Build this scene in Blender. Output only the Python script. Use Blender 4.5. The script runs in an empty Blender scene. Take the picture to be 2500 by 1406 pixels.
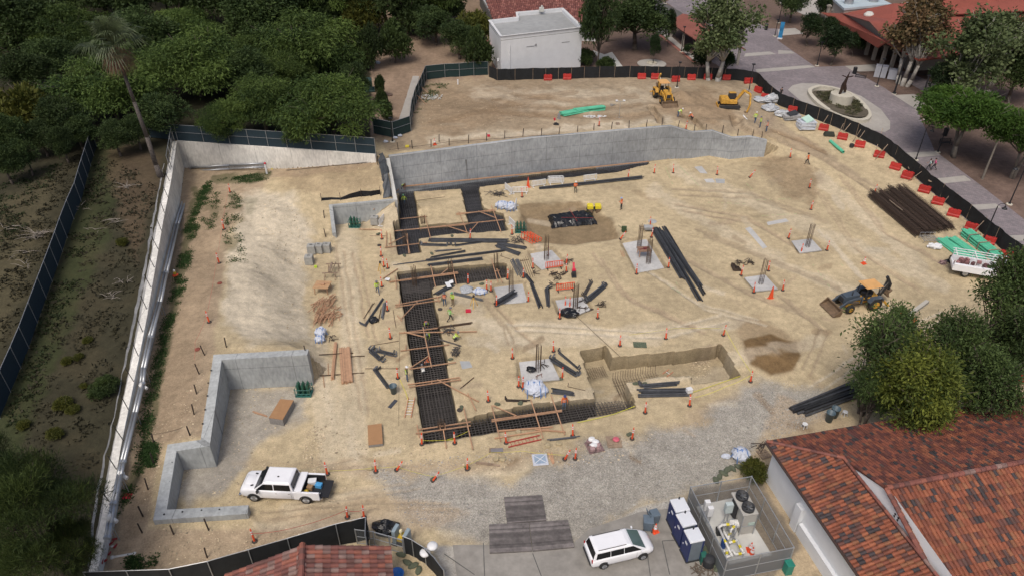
import bpy,bmesh,math,random
import numpy as np
from math import radians as R,pi as PI,sin,cos
from mathutils import Vector as V,Matrix
from mathutils.geometry import delaunay_2d_cdt
random.seed(7);rng=np.random.default_rng(7)
S=bpy.context.scene
COL=S.collection
FP,CX,CY,H,TH=1733.0,1250.0,703.0,44.0,R(34.2)
cam=bpy.data.objects.new('camera',bpy.data.cameras.new('camera'));COL.objects.link(cam)
cam.location=(0,0,H);cam.rotation_euler=(R(90)-TH,0,0)
cam.data.sensor_width=36;cam.data.lens=36*FP/2500;cam.data.clip_end=3000
S.camera=cam
SUN_EL,SUN_ROT=R(58),R(200)
S.world=bpy.data.worlds.new('World');S.world.use_nodes=True
wn=S.world.node_tree;bg=wn.nodes['Background']
sky=wn.nodes.new('ShaderNodeTexSky');sky.sky_type='NISHITA';sky.sun_disc=False
sky.sun_elevation=SUN_EL;sky.sun_rotation=SUN_ROT
sky.air_density=0.8;sky.dust_density=6.0;sky.ozone_density=1.0
wn.links.new(sky.outputs[0],bg.inputs[0]);bg.inputs[1].default_value=0.15
sl=bpy.data.lights.new('sun','SUN');sl.energy=1.7;sl.angle=R(18);sl.color=(1,.95,.87)
so=bpy.data.objects.new('sun',sl);COL.objects.link(so)
sd=V((sin(SUN_ROT)*cos(SUN_EL),cos(SUN_ROT)*cos(SUN_EL),sin(SUN_EL)))
so.rotation_euler=sd.to_track_quat('Z','Y').to_euler();so.location=(0,0,80)
S.view_settings.view_transform='Standard';S.view_settings.look='None'
S.view_settings.exposure=-0.25;S.view_settings.gamma=1
S.cycles.max_bounces=4;S.cycles.diffuse_bounces=2;S.cycles.transparent_max_bounces=12
FW,UP=V((0,cos(TH),-sin(TH))),V((0,sin(TH),cos(TH)))
ZO=dict(A=(0,0,2.929),B=(700,0,3.057),C=(1300,0,3.195),D=(1900,0,3.195),E=(0,440,3.057),F=(720,380,3.348),G=(1220,380,3.348),H=(1800,360,2.87),I=(0,880,2.673),J=(740,720,3.348),K=(1200,780,3.347),L=(1800,780,2.704),M=(560,1080,3.676),N=(1200,1080,3.289),X=(0,0,1))
def q(k,x,y):o=ZO[k];return(o[0]+x/o[2],o[1]+y/o[2])
def qs(k,*a):return[q(k,a[i],a[i+1])for i in range(0,len(a),2)]
def ray(px,py):return V(((px-CX)/FP,0,0))+FW-UP*((py-CY)/FP)
CAM=V((0,0,H))
def P(px,py,z=0.):d=ray(px,py);return CAM+d*((z-H)/d.z)
PLA,PLB=1.0,0.0565
def plz(Y):return PLA+(Y-64)*PLB
def Ppl(px,py):
 d=ray(px,py);t=(PLA-64*PLB-H)/(d.z-PLB*d.y);return CAM+d*t
def VP(px,py,A,B):
 d=ray(px,py);n=V((B[1]-A[1],A[0]-B[0],0));t=(V((A[0],A[1],0))-CAM).dot(n)/d.dot(n);return CAM+d*t
def proj(X,Y,Z):
 zc=Y*FW.y+(Z-H)*FW.z
 return CX+X/zc*FP,CY-(Y*UP.y+(Z-H)*UP.z)/zc*FP
MATS={}
def mat(name,col=(.5,.5,.5),rough=.8,var=.12,scale=4.,metal=0.,bump=0.,var2=0.,alpha=1.,island=0.,objv=0.,spec=.5,bs=None):
 if name in MATS:return MATS[name]
 m=bpy.data.materials.new(name);m.use_nodes=True;MATS[name]=m
 nt=m.node_tree;b=nt.nodes['Principled BSDF'];L=nt.links.new
 b.inputs['Roughness'].default_value=rough;b.inputs['Metallic'].default_value=metal
 b.inputs['Specular IOR Level'].default_value=spec
 tc=nt.nodes.new('ShaderNodeTexCoord')
 nz=nt.nodes.new('ShaderNodeTexNoise');nz.inputs['Scale'].default_value=scale;nz.inputs['Detail'].default_value=6
 nz.inputs['Roughness'].default_value=.65;L(tc.outputs['Object'],nz.inputs['Vector'])
 mr=nt.nodes.new('ShaderNodeMapRange');mr.inputs['From Min'].default_value=.25;mr.inputs['From Max'].default_value=.75
 mr.inputs['To Min'].default_value=1-var*1.6;mr.inputs['To Max'].default_value=1+var*1.2
 L(nz.outputs[0],mr.inputs[0]);fac=mr.outputs[0]
 def mul(a,src,amt):
  r=nt.nodes.new('ShaderNodeMapRange');r.inputs['To Min'].default_value=1-amt;r.inputs['To Max'].default_value=1+amt
  L(src,r.inputs[0]);k=nt.nodes.new('ShaderNodeMath');k.operation='MULTIPLY';L(a,k.inputs[0]);L(r.outputs[0],k.inputs[1]);return k.outputs[0]
 if island:g=nt.nodes.new('ShaderNodeNewGeometry');fac=mul(fac,g.outputs['Random Per Island'],island)
 if objv:oi=nt.nodes.new('ShaderNodeObjectInfo');fac=mul(fac,oi.outputs['Random'],objv)
 if var2:
  n2=nt.nodes.new('ShaderNodeTexNoise');n2.inputs['Scale'].default_value=scale*.12;n2.inputs['Detail'].default_value=4
  L(tc.outputs['Object'],n2.inputs['Vector']);fac=mul(fac,n2.outputs[0],var2*2)
 vm=nt.nodes.new('ShaderNodeVectorMath');vm.operation='SCALE';vm.inputs[0].default_value=col[:3]
 L(fac,vm.inputs['Scale']);L(vm.outputs[0],b.inputs['Base Color'])
 if bump:
  bp=nt.nodes.new('ShaderNodeBump');bp.inputs['Strength'].default_value=bump;bp.inputs['Distance'].default_value=.05
  if bs:nb=nt.nodes.new('ShaderNodeTexNoise');nb.inputs['Scale'].default_value=bs;nb.inputs['Detail'].default_value=5;L(tc.outputs['Object'],nb.inputs['Vector']);L(nb.outputs[0],bp.inputs['Height'])
  else:L(nz.outputs[0],bp.inputs['Height'])
  L(bp.outputs[0],b.inputs['Normal'])
 if alpha<1:b.inputs['Alpha'].default_value=alpha
 return m
def glass(name,col):return mat(name,col,.08,0.,1,spec=.8)
class MB:
 def __init__(s):s.v=[];s.f=[];s.mi=[];s.cur=0;s.M=Matrix()
 def add(s,vs,fs):
  o=len(s.v);s.v+=[tuple(s.M@V(p))for p in vs];s.f+=[tuple(i+o for i in f)for f in fs];s.mi+=[s.cur]*len(fs);return s
 def box(s,c,d,r=(0,0,0),tx=1,ty=1):
  from mathutils import Euler
  m=Euler(r).to_matrix();c=V(c);x,y,z=d[0]/2,d[1]/2,d[2]/2
  vs=[c+m@V((a*x*(tx if k>0 else 1),b*y*(ty if k>0 else 1),k*z))for k in(-1,1)for a,b in((-1,-1),(1,-1),(1,1),(-1,1))]
  return s.add(vs,[(3,2,1,0),(4,5,6,7),(0,1,5,4),(1,2,6,5),(2,3,7,6),(3,0,4,7)])
 def tube(s,a,b,r,n=6,r2=None,cap=True):
  a,b=V(a),V(b);d=b-a
  if d.length<1e-6:return s
  r2=r if r2 is None else r2;z=d.normalized();x=z.orthogonal().normalized();y=z.cross(x)
  vs=[p+(x*cos(2*PI*i/n+PI/n)+y*sin(2*PI*i/n+PI/n))*rr for p,rr in((a,r),(b,r2))for i in range(n)]
  fs=[(i,(i+1)%n,n+(i+1)%n,n+i)for i in range(n)]
  if cap:fs+=[tuple(range(n-1,-1,-1)),tuple(range(n,2*n))]
  return s.add(vs,fs)
 def path(s,pts,r,n=6):
  for a,b in zip(pts[:-1],pts[1:]):s.tube(a,b,r,n)
  return s
 def beam(s,a,b,w,h):
  a,b=V(a),V(b);d=(b-a).normalized();sx=d.cross(V((0,0,1)))
  sx=V((1,0,0))if sx.length<1e-4 else sx.normalized();u=sx.cross(d)
  vs=[p+sx*i*w/2+u*j*h/2 for p in(a,b)for i,j in((-1,-1),(1,-1),(1,1),(-1,1))]
  return s.add(vs,[(0,1,2,3),(7,6,5,4),(1,0,4,5),(2,1,5,6),(3,2,6,7),(0,3,7,4)])
 def prism(s,poly,z0,z1):
  n=len(poly);a=[z0]*n if not hasattr(z0,'__len__')else z0;b=[z1]*n if not hasattr(z1,'__len__')else z1
  vs=[(p[0],p[1],a[i])for i,p in enumerate(poly)]+[(p[0],p[1],b[i])for i,p in enumerate(poly)]
  return s.add(vs,[tuple(range(n-1,-1,-1)),tuple(range(n,2*n))]+[(i,(i+1)%n,n+(i+1)%n,n+i)for i in range(n)])
 def sidep(s,poly,y0,y1):
  n=len(poly)
  vs=[(p[0],y0,p[1])for p in poly]+[(p[0],y1,p[1])for p in poly]
  return s.add(vs,[tuple(range(n)),tuple(range(2*n-1,n-1,-1))]+[(i,n+i,n+(i+1)%n,(i+1)%n)for i in range(n)])
 def loft(s,secs,cap=True):
  n=len(secs[0]);vs=[p for r in secs for p in r];fs=[]
  for k in range(len(secs)-1):
   fs+=[(k*n+i,k*n+(i+1)%n,(k+1)*n+(i+1)%n,(k+1)*n+i)for i in range(n)]
  if cap:fs+=[tuple(range(n-1,-1,-1)),tuple(range((len(secs)-1)*n,len(secs)*n))]
  return s.add(vs,fs)
 def ell(s,c,r,n=10,m=6,jit=0.):
  if not hasattr(r,'__len__'):r=(r,r,r)
  secs=[]
  for j in range(1,m):
   t=PI*j/m
   secs.append([(c[0]+r[0]*sin(t)*cos(2*PI*i/n)*(1+random.uniform(-jit,jit)),c[1]+r[1]*sin(t)*sin(2*PI*i/n)*(1+random.uniform(-jit,jit)),c[2]-r[2]*cos(t)*(1+random.uniform(-jit,jit)))for i in range(n)])
  return s.loft(secs)
 def rev(s,c,prof,n=14):
  return s.loft([[(c[0]+max(r,.001)*cos(2*PI*i/n),c[1]+max(r,.001)*sin(2*PI*i/n),c[2]+z)for i in range(n)]for r,z in prof])
 def quad(s,a,b,c,d):return s.add([a,b,c,d],[(0,1,2,3)])
 def poly(s,pts):return s.add(pts,[tuple(range(len(pts)))])
 def mesh(s,name,mats,smooth=False):
  me=bpy.data.meshes.new(name);me.from_pydata(s.v,[],s.f)
  for m in(mats if isinstance(mats,(list,tuple))else[mats]):me.materials.append(m)
  if isinstance(mats,(list,tuple)):me.polygons.foreach_set('material_index',s.mi)
  if smooth:me.polygons.foreach_set('use_smooth',[True]*len(s.f))
  me.update();return me
 def build(s,name,mats,parent=None,smooth=False,bevel=0.,loc=None):
  o=bpy.data.objects.new(name,s.mesh(name,mats,smooth));COL.objects.link(o)
  if parent:o.parent=parent
  if loc is not None:o.location=loc
  if bevel:
   b=o.modifiers.new('bevel','BEVEL');b.width=bevel;b.segments=2;b.limit_method='ANGLE';b.angle_limit=R(40)
  return o
def tag(o,label=None,cat=None,group=None,kind=None):
 if label:o['label']=label
 if cat:o['category']=cat
 if group:o['group']=group
 if kind:o['kind']=kind
 return o
def thing(name,label,cat,loc=(0,0,0),rz=0.,group=None):
 o=bpy.data.objects.new(name,None);COL.objects.link(o);o.empty_display_size=.2
 o.location=loc;o.rotation_euler=(0,0,rz);return tag(o,label,cat,group)
def kids(o):return[c for c in ALLK.get(o.name,[])]if False else list(o.children)
def dup(root,loc,rz=0.,label=None,group=None,sc=None,tilt=None):
 r=root.copy();COL.objects.link(r);r.location=loc;r.rotation_euler=(tilt[0],tilt[1],rz)if tilt else(0,0,rz)
 if sc:r.scale=sc if hasattr(sc,'__len__')else(sc,)*3
 if label:r['label']=label
 if group:r['group']=group
 for ch in list(root.children):
  c=ch.copy();COL.objects.link(c);c.parent=r
  for g in list(ch.children):d=g.copy();COL.objects.link(d);d.parent=c
 return r
def inpoly(x,y,poly):
 ins=np.zeros(np.shape(x),bool);n=len(poly);j=n-1
 for i in range(n):
  xi,yi,xj,yj=poly[i][0],poly[i][1],poly[j][0],poly[j][1]
  if yi!=yj:ins^=((yi>y)!=(yj>y))&(x<(xj-xi)*(y-yi)/(yj-yi)+xi)
  j=i
 return ins
def pdist(x,y,pl,closed=False):
 d=np.full(np.shape(x),1e9);n=len(pl)
 for i in range(n if closed else n-1):
  ax,ay=pl[i][:2];bx,by=pl[(i+1)%n][:2];L2=(bx-ax)**2+(by-ay)**2+1e-9
  t=np.clip(((x-ax)*(bx-ax)+(y-ay)*(by-ay))/L2,0,1)
  d=np.minimum(d,np.hypot(x-ax-t*(bx-ax),y-ay-t*(by-ay)))
 return d
_pt=[rng.integers(0,1<<30)for _ in range(4)]
def vnoise(x,y,s):
 x=x/s;y=y/s;xi=np.floor(x).astype(np.int64);yi=np.floor(y).astype(np.int64);fx=x-xi;fy=y-yi
 def h(a,b):
  n=(a*374761393+b*668265263)&0xffffffff;n=((n^(n>>13))*1274126177)&0xffffffff
  return((n^(n>>16))&0xffff)/65535.
 fx=fx*fx*(3-2*fx);fy=fy*fy*(3-2*fy)
 return(h(xi,yi)*(1-fx)+h(xi+1,yi)*fx)*(1-fy)+(h(xi,yi+1)*(1-fx)+h(xi+1,yi+1)*fx)*fy
def fbm(x,y,s,o=4):return sum(vnoise(x+17*k,y+31*k,s/2**k)/2**k for k in range(o))/sum(.5**k for k in range(o))-.5
CP=[]
def cp(*a):
 for i in range(0,len(a),3):p=P(a[i],a[i+1],a[i+2]);CP.append((p.x,p.y,p.z))
EDG=[]
def mkwall(pts):return[(P(x,y,zt),zl,zh)for x,y,zt,zl,zh in pts]
W1=mkwall([(432,345,6.8,2.9,6.6),(418,440,6.6,2.9,6.4),(397,548,6.2,2.7,6.0),(360,767,5.0,2.5,4.8),(338,880,4.3,2.4,4.1),(295,1089,3.0,1.7,2.8),(269,1254,2.1,1.0,1.9),(236,1400,1.4,.6,1.2),(228,1440,1.2,.5,1.0)])
W2=mkwall([(432,345,6.8,2.9,6.6),(560,354,6.6,3.1,6.4),(700,363,6.4,3.5,6.1),(820,371,6.2,4.3,5.9),(916,378,6.0,4.9,5.7)])
_a,_b=P(950,383,5.2),P(1638,309,5.2)
W3=[(_a,-.3,5.0),(P(1300,338,5.2),-.3,5.0),(_b,0.,5.0)]
W3+=mkwall([(1690,324,4.4,.3,4.15),(1740,321,4.6,.8,4.3),(1790,338,3.9,.6,3.65),(1834,335,3.8,.6,3.5),(1873,344,3.3,.7,3.0)])
W4=mkwall([(951,386,5.1,-.3,4.9),(961,440,3.9,-.2,4.2),(970,488,2.7,-.1,2.5)])
W5=mkwall([(970,488,2.7,-.1,2.5),(890,496,2.7,0,2.4),(812,503,2.7,.0,2.3),(817,545,1.6,.0,1.3),(820,568,.8,0.,.3)])
W6=mkwall([(750,866,3.6,.0,3.1),(541,878,3.5,.0,3.1),(512,1088,2.4,.0,2.0),(431,1100,2.2,.0,1.9),(407,1243,1.7,0.,1.2),(607,1232,.9,.1,.35)])
def side(pl,off):
 out=[]
 for i,p in enumerate(pl):
  a=pl[max(i-1,0)];b=pl[min(i+1,len(pl)-1)]
  d0=V((p[0]-a[0],p[1]-a[1]))if i else V((b[0]-p[0],b[1]-p[1]));d1=V((b[0]-p[0],b[1]-p[1]))if i<len(pl)-1 else d0
  d0.normalize();d1.normalize();n0=V((-d0.y,d0.x));n1=V((-d1.y,d1.x));m=(n0+n1);m.normalize();k=off/max(.35,m.dot(n1))
  out.append(V((p[0]+m.x*k,p[1]+m.y*k)))
 return out
def rows(w,t,hs):
 pl=[x[0]for x in w];lo=side(pl,hs*t*.25);hi=side(pl,hs*t*.75)
 for r,zi in((lo,1),(hi,2)):
  i0=len(CP)
  for k,p in enumerate(r):CP.append((p.x,p.y,w[k][zi]))
  EDG.extend((i0+k,i0+k+1)for k in range(len(r)-1))
rows(W1,.6,-1);rows(W2,.5,1);rows(W3,.6,1)
rows([W4[0][:1]+(-.3,4.9)]+W4[1:],.5,-1);rows(W5[:],.45,-1);rows(W6,.8,-1)
cp(800,620,0,800,800,0,780,1000,0,620,1000,0,600,1180,0,480,1170,0,700,1280,.1,900,1320,0,900,1100,0,1000,580,0,1100,800,0,1300,520,0,1300,700,0,1300,900,0,1300,1150,0,1500,500,0,1500,700,0,1500,1200,0,1700,480,0,1700,700,0,1700,950,0,1750,1150,0,1900,600,.1,1900,800,0,2000,900,0,2050,1050,0,2100,700,.2,2300,800,.3,1600,1300,0,1300,1350,0,1000,1400,0,1900,1390,0,2300,1250,0,2500,1000,.4,2400,750,.5,2600,900,.6,1600,430,.1,900,560,0,1000,1000,0,1250,470,0,1700,430,.4,1850,430,.5,1960,460,.5,2000,405,1.3,1950,355,2.3,1905,325,3.1,2100,480,.8,2100,425,1.5,2200,540,.9,2300,620,.8,2250,510,1.2,2000,330,2.9,2000,500,.4)
cp(762,845,.6,768,868,0,770,900,0,768,930,0,790,850,0,800,900,0,790,815,.1,740,838,2.9)
cp(1890,392,.9,1800,402,.4,1750,402,.4,1905,362,2.0)
cp(960,345,5.1,1100,325,5.1,1300,318,5.1,1500,305,5.1,1640,290,5.05,1700,305,4.7,1780,315,4.2,1850,320,3.6,1100,250,5.3,1300,225,5.3,1500,225,5.2,1700,230,4.9,1800,250,4.4,1850,280,3.9,1740,280,4.6,1041,195,5.5,1190,186,5.4,1300,196,5.3,1572,190,5.1,1700,193,4.9,1250,160,5.4,1450,100,5.6,1600,50,6,1650,160,5.3,930,385,5.3,940,340,5.3)
FENB=qs('C',1740,652,1850,768)+qs('D',5,826,200,900,400,975,600,1062,800,1160,900,1238)+qs('H',1250,215,1330,290,1500,420,1700,590,1880,735,2040,850)+[(2600,760)]
i0=len(CP)
for x,y in FENB:p=Ppl(x,y);CP.append(tuple(p))
EDG.extend((i0+k,i0+k+1)for k in range(len(FENB)-1))
cp(218,345,7.2,0,500,7,100,700,5.5,0,1000,4,0,1300,2.6,200,1000,3.8,150,1250,2.2,0,1450,2,300,380,7,380,430,6.7,1000,150,6,950,200,5.7,900,100,7,960,262,5.5,880,300,6,650,250,7,400,200,7.4)
cp(520,480,3.1,560,560,3.2,530,700,3.3,500,800,3.4,620,838,3.4,460,700,2.7,440,900,2.7,400,1040,2.1,470,1040,2.4,330,1150,1.4,300,1300,.9,400,1310,1.0,560,1290,.4,650,1290,.1,775,590,.5,742,650,.1,745,740,0,762,800,0,600,500,3.3,640,600,2.3,600,700,2.9,690,700,1.,680,800,1.6,700,500,3.1,790,470,3.2,880,440,4.0,780,430,4.2,650,440,3.5,930,430,4.6,780,530,2.,800,600,.3,765,880,.1,700,600,1.4,740,560,1.5)
for x,y,z in((-160,260,12),(0,260,9),(-200,120,10),(-60,140,7),(-110,60,6.5),(-70,20,3),(0,18,0),(60,18,0),(90,40,1),(-60,190,9),(0,175,6.4),(-600,700,20),(600,700,12),(-600,-50,5),(600,-50,1),(90,60,1),(200,200,6)):
 CP.append((x,y,z))
_r=delaunay_2d_cdt([V(c[:2])for c in CP],EDG,[],0,1e-4)
tv,tf,ov=_r[0],_r[2],_r[3]
tz=[np.mean([CP[i][2]for i in o])if o else 0. for o in ov]
for k,o in enumerate(ov):
 if not o:n=min(range(len(CP)),key=lambda i:(CP[i][0]-tv[k].x)**2+(CP[i][1]-tv[k].y)**2);tz[k]=CP[n][2]
def spaced(lo,a,b,hi,st,g=1.16):
 c=list(np.arange(a,b,st));d=st;x=a;l=[]
 while x>lo:d*=g;x-=d;l.append(x)
 d=st;x=c[-1];r=[]
 while x<hi:d*=g;x+=d;r.append(x)
 return np.array(l[::-1]+c+r)
GA=R(12.4);GC,GS=cos(GA),sin(GA)
GX=spaced(-500,-40,77,560,.19,1.12);GY=spaced(-30,22,113,600,.17,1.09)
UU,WW=np.meshgrid(GX,GY,indexing='xy');XX=UU*GC-WW*GS;YY=UU*GS+WW*GC;ZZ=np.zeros_like(XX)
for f in tf:
 a,b,c=[(tv[i].x*GC+tv[i].y*GS,tv[i].y*GC-tv[i].x*GS,tz[i])for i in f]
 x0,x1=min(a[0],b[0],c[0]),max(a[0],b[0],c[0]);y0,y1=min(a[1],b[1],c[1]),max(a[1],b[1],c[1])
 i0,i1=np.searchsorted(GX,x0),np.searchsorted(GX,x1,'right');j0,j1=np.searchsorted(GY,y0),np.searchsorted(GY,y1,'right')
 if i1<=i0 or j1<=j0:continue
 X,Y=UU[j0:j1,i0:i1],WW[j0:j1,i0:i1];D=(b[0]-a[0])*(c[1]-a[1])-(c[0]-a[0])*(b[1]-a[1])
 if abs(D)<1e-9:continue
 u=((X-a[0])*(c[1]-a[1])-(c[0]-a[0])*(Y-a[1]))/D;v=((b[0]-a[0])*(Y-a[1])-(X-a[0])*(b[1]-a[1]))/D
 m=(u>=-1e-6)&(v>=-1e-6)&(u+v<=1+1e-6)
 ZZ[j0:j1,i0:i1][m]=(a[2]+u*(b[2]-a[2])+v*(c[2]-a[2]))[m]
fenw=[Ppl(x,y)for x,y in FENB]
dw=np.full(XX.shape,1e9)
for w in(W1,W2,W3,W4,W5,W6):dw=np.minimum(dw,pdist(XX,YY,[x[0]for x in w]))
def blur(Z,k):
 for ax in(0,1):
  c=np.cumsum(np.insert(np.pad(Z,[(k,k)if i==ax else(0,0)for i in(0,1)],'edge'),0,0,axis=ax),axis=ax)
  Z=(np.take(c,range(2*k+1,c.shape[ax]),ax)-np.take(c,range(0,c.shape[ax]-2*k-1),ax))/(2*k+1)
 return Z
for k in(8,5):
 w=np.clip((dw-1.9)/1.6,0,1);ZZ=ZZ*(1-w)+blur(ZZ,k)*w
plazaP=[tuple(p[:2])for p in fenw]+[(600,fenw[-1].y),(600,600),(22,600),(30,152),(38,128)]
PLZ=inpoly(XX,YY,plazaP);dfe=pdist(XX,YY,[p[:2]for p in fenw])
ZP=np.minimum(16.0,PLA+(YY-64)*PLB)
ZZ=np.where(PLZ,ZP,ZZ)
site=~PLZ
PX,PY=proj(XX,YY,ZZ)
NZ=fbm(XX,YY,3.0,5)*.16+fbm(XX+50,YY,.9,3)*.05
rough=np.where(site,1.,0.)*np.clip(dfe/1.0,0,1)
terr=(PX>905)&(PX<1900)&(PY<335)&(PY>180)
slp=(PX>560)&(PX<775)&(PY>465)&(PY<850)
ZZ+=NZ*rough*np.where(terr,2.5,np.where(slp,3.4,.8))*np.clip(dw/.8,.15,1)
def bump(px,py,rx,ry,h,z=0.):
 c=P(px,py,z);global ZZ
 ZZ=ZZ+h*np.exp(-(((XX-c.x)/rx)**2+((YY-c.y)/ry)**2))*(1+1.2*fbm(XX,YY,1.2,3))
for b in((1870,868,2.6,2.4,.55),(1900,430,3.5,2.2,.35,.4),(1940,400,2.5,1.6,.4,.8),(1668,240,2.6,1.6,.9,5),(1600,262,2.,1.2,.3,5),(1480,222,1.6,.7,.4,5.2),(1715,868,1.,.8,.5),(1700,268,3,1.2,.5,4.8),(1760,300,2.,1.,.5,4.5),(1820,300,1.6,1.2,.5,4.1),(680,520,3,2,.3,3),(700,640,1.5,4,-.2,1.2),(790,445,3,2,.3,4)):bump(*b)
_rw=[P(x,y,0)[:2]for x,y in((1268,520),(1330,500),(1440,490),(1500,545),(1515,585),(1400,598),(1300,592))];_d=pdist(XX,YY,_rw,True);_d=np.where(inpoly(XX,YY,_rw),_d,0);ZZ=ZZ-.5*np.clip(_d/.9,0,1)**2*(3-2*np.clip(_d/.9,0,1))
Z0=ZZ.copy()
def zat(x,y,Z=None):
 Z=Z0 if Z is None else Z;x,y=x*GC+y*GS,y*GC-x*GS
 i=min(max(np.searchsorted(GX,x)-1,0),len(GX)-2);j=min(max(np.searchsorted(GY,y)-1,0),len(GY)-2)
 u=(x-GX[i])/(GX[i+1]-GX[i]);v=(y-GY[j])/(GY[j+1]-GY[j])
 return float((Z[j,i]*(1-u)+Z[j,i+1]*u)*(1-v)+(Z[j+1,i]*(1-u)+Z[j+1,i+1]*u)*v)
def G(px,py,k=None,carved=False):
 if k:px,py=q(k,px,py)
 Z=ZC if carved else Z0;d=ray(px,py);t0=(10-H)/d.z;t1=(-3-H)/d.z;n=160;lo=t0
 for i in range(1,n+1):
  t=t0+(t1-t0)*i/n;p=CAM+d*t
  if p.z<zat(p.x,p.y,Z):break
  lo=t
 hi=t
 for _ in range(14):
  m=(lo+hi)/2;p=CAM+d*m
  if p.z<zat(p.x,p.y,Z):hi=m
  else:lo=m
 p=CAM+d*hi;p.z=zat(p.x,p.y,Z);return p
TR=dict(wall_strip=[(983,452),(1220,428),(1584,392),(1584,401),(1507,420),(1429,428),(1272,442),(1234,449),(1168,456),(1126,461),(1010,468),(976,472)],west_leg=[(974,468),(1010,468),(1025,553),(960,546),(974,536)],mid_leg=[(1126,460),(1168,455),(1180,512),(1228,523),(1144,541)],cross=[(959,543),(1025,552),(1144,541),(1177,508),(1228,523),(1238,562),(1070,574),(1021,583),(1026,617),(972,622)],north_arm=[(972,664),(1042,656),(1234,643),(1238,676),(1060,697),(1053,706),(980,712)],long_leg=[(972,664),(1044,656),(1053,706),(1118,1029),(1122,1068),(1036,1080)],south_arm=[(1030,1030),(1118,1029),(1200,1007),(1305,985),(1457,973),(1545,970),(1550,996),(1379,1031),(1200,1056),(1036,1080)],pit_leg=[(1417,856),(1479,846),(1496,875),(1524,935),(1548,985),(1460,985)],pit_arm=[(1479,862),(1496,873),(1630,861),(1714,850),(1762,841),(1806,919),(1690,938),(1688,917),(1618,915),(1524,935)])
TRW={k:[G(*p)for p in v]for k,v in TR.items()}
rimn=fbm(XX,YY,1.0,3)*.25
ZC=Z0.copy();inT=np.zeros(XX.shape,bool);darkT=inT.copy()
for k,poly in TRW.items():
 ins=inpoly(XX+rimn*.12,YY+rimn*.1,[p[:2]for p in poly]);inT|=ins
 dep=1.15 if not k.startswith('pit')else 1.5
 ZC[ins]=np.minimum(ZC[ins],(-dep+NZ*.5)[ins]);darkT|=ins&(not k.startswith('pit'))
for pl,w,d in((qs('C',930,840,985,900,1005,955),.6,.8),(qs('C',1180,905,1260,930,1330,1000),.6,.8),(qs('C',1590,910,1605,985,1680,1010),.9,.9),(qs('C',700,900,900,885,960,880),.5,.25)):
 pw=[G(*p)for p in pl];dd=pdist(XX,YY,[p[:2]for p in pw]);ZC-=d*np.exp(-(dd/w)**4)
PADS=[(qs('F',1925,790,2100,760,2200,870,2020,920,1950,860),'square concrete footing pad behind the red barricade with column rebar'),(qs('F',1625,1065,1860,1035,1900,1180,1680,1200),'concrete footing pad with dark foam tubes lying on its front corner'),(qs('G',455,1175,680,1145,740,1250,640,1290,500,1290),'concrete footing pad holding the black plastic heap at its front edge'),(qs('G',1005,705,1200,672,1345,905,1130,945),'largest concrete footing pad carrying the small brown work table'),(qs('H',380,650,520,635,595,715,440,735),'concrete footing pad nearest the long dark rebar stacks'),(qs('H',50,905,195,885,285,985,130,1000),'concrete footing pad between the loader backhoe and steel buckets'),(qs('K',225,340,480,310,560,480,250,505),'concrete footing pad behind the blue and white sacks')]
padm=np.zeros(XX.shape,bool)
for pts,_ in PADS:
 w=[G(*p)[:2]for p in pts];c_=np.mean(w,0);w=[(c_[0]+(a-c_[0])*1.04,c_[1]+(b-c_[1])*1.04+.05)for a,b in w];d=pdist(XX,YY,w,True);ins=inpoly(XX,YY,w);e=np.where(ins,.30,np.clip(.30-(d/.35)*.30,0,.30));ZC=ZC-e;padm|=(e>.02)&(e<.29)
C0=dict(sand=(.455,.372,.238),pale=(.54,.475,.365),brown=(.235,.165,.10),dark=(.16,.105,.06),grey=(.30,.29,.27),field=(.045,.042,.026),green=(.04,.058,.018),terr=(.32,.255,.175),gravel=(.315,.298,.262),mulch=(.15,.105,.085),conc=(.37,.36,.335),plain=(.30,.27,.20),rust=(.22,.14,.08),bench=(.365,.285,.195),asph=(.07,.068,.065),pinkd=(.26,.19,.135))
CC=np.zeros(XX.shape+(3,));CC[:]=C0['sand']
n1=fbm(XX,YY,9,5);n2=fbm(XX+100,YY+7,2.2,4);n3=fbm(XX-40,YY,.7,3)
def paint(poly,col,soft=8.,amt=1.,nz=14.,band=None):
 global CC
 ex,ey=PX+(n2*nz*2+n3*nz),PY+(fbm(XX,YY+60,2,4)*nz*2)
 if band:d=pdist(ex,ey,poly);m=np.clip(1-(d-band)/soft,0,1)
 else:
  ins=inpoly(ex,ey,poly);d=pdist(ex,ey,poly,True);m=np.clip(.5+np.where(ins,d,-d)/soft,0,1)
 m=(m*m*(3-2*m)*amt)[...,None];c=np.array(C0[col]if isinstance(col,str)else col);CC=CC*(1-m)+c*m
far=[(-9000,-9000),(9000,-9000),(9000,9000),(-9000,9000)]
paint([(905,185),(1200,180),(1900,190),(1880,335),(1640,300),(950,378),(905,340)],'terr',12)
paint([(1020,215),(1200,195),(1330,200),(1330,270),(1150,320),(1040,330)],'brown',60,.55,40)
paint([(1150,215),(1600,215),(1650,250),(1300,262),(1180,250)],'pale',30,.4,30)
paint([(1050,335),(1640,290),(1640,303),(1050,350)],'pale',14,.6)
paint([(905,-900),(1190,-900),(1190,190),(1040,200),(1000,330),(880,340),(850,200)],'pinkd',10)
paint([(-3000,-3000),(900,-3000),(905,350),(430,330),(425,345),(236,1400),(220,3000),(-3000,3000)],'field',6,1,3)
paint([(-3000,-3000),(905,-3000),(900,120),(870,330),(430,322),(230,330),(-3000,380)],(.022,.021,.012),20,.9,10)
paint([(432,350),(916,380),(940,400),(860,420),(660,440),(560,560),(520,850),(500,1060),(400,1080),(360,1290),(600,1290),(900,1262),(560,1420),(240,1400),(330,900)],'bench',14,1,10)
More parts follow.
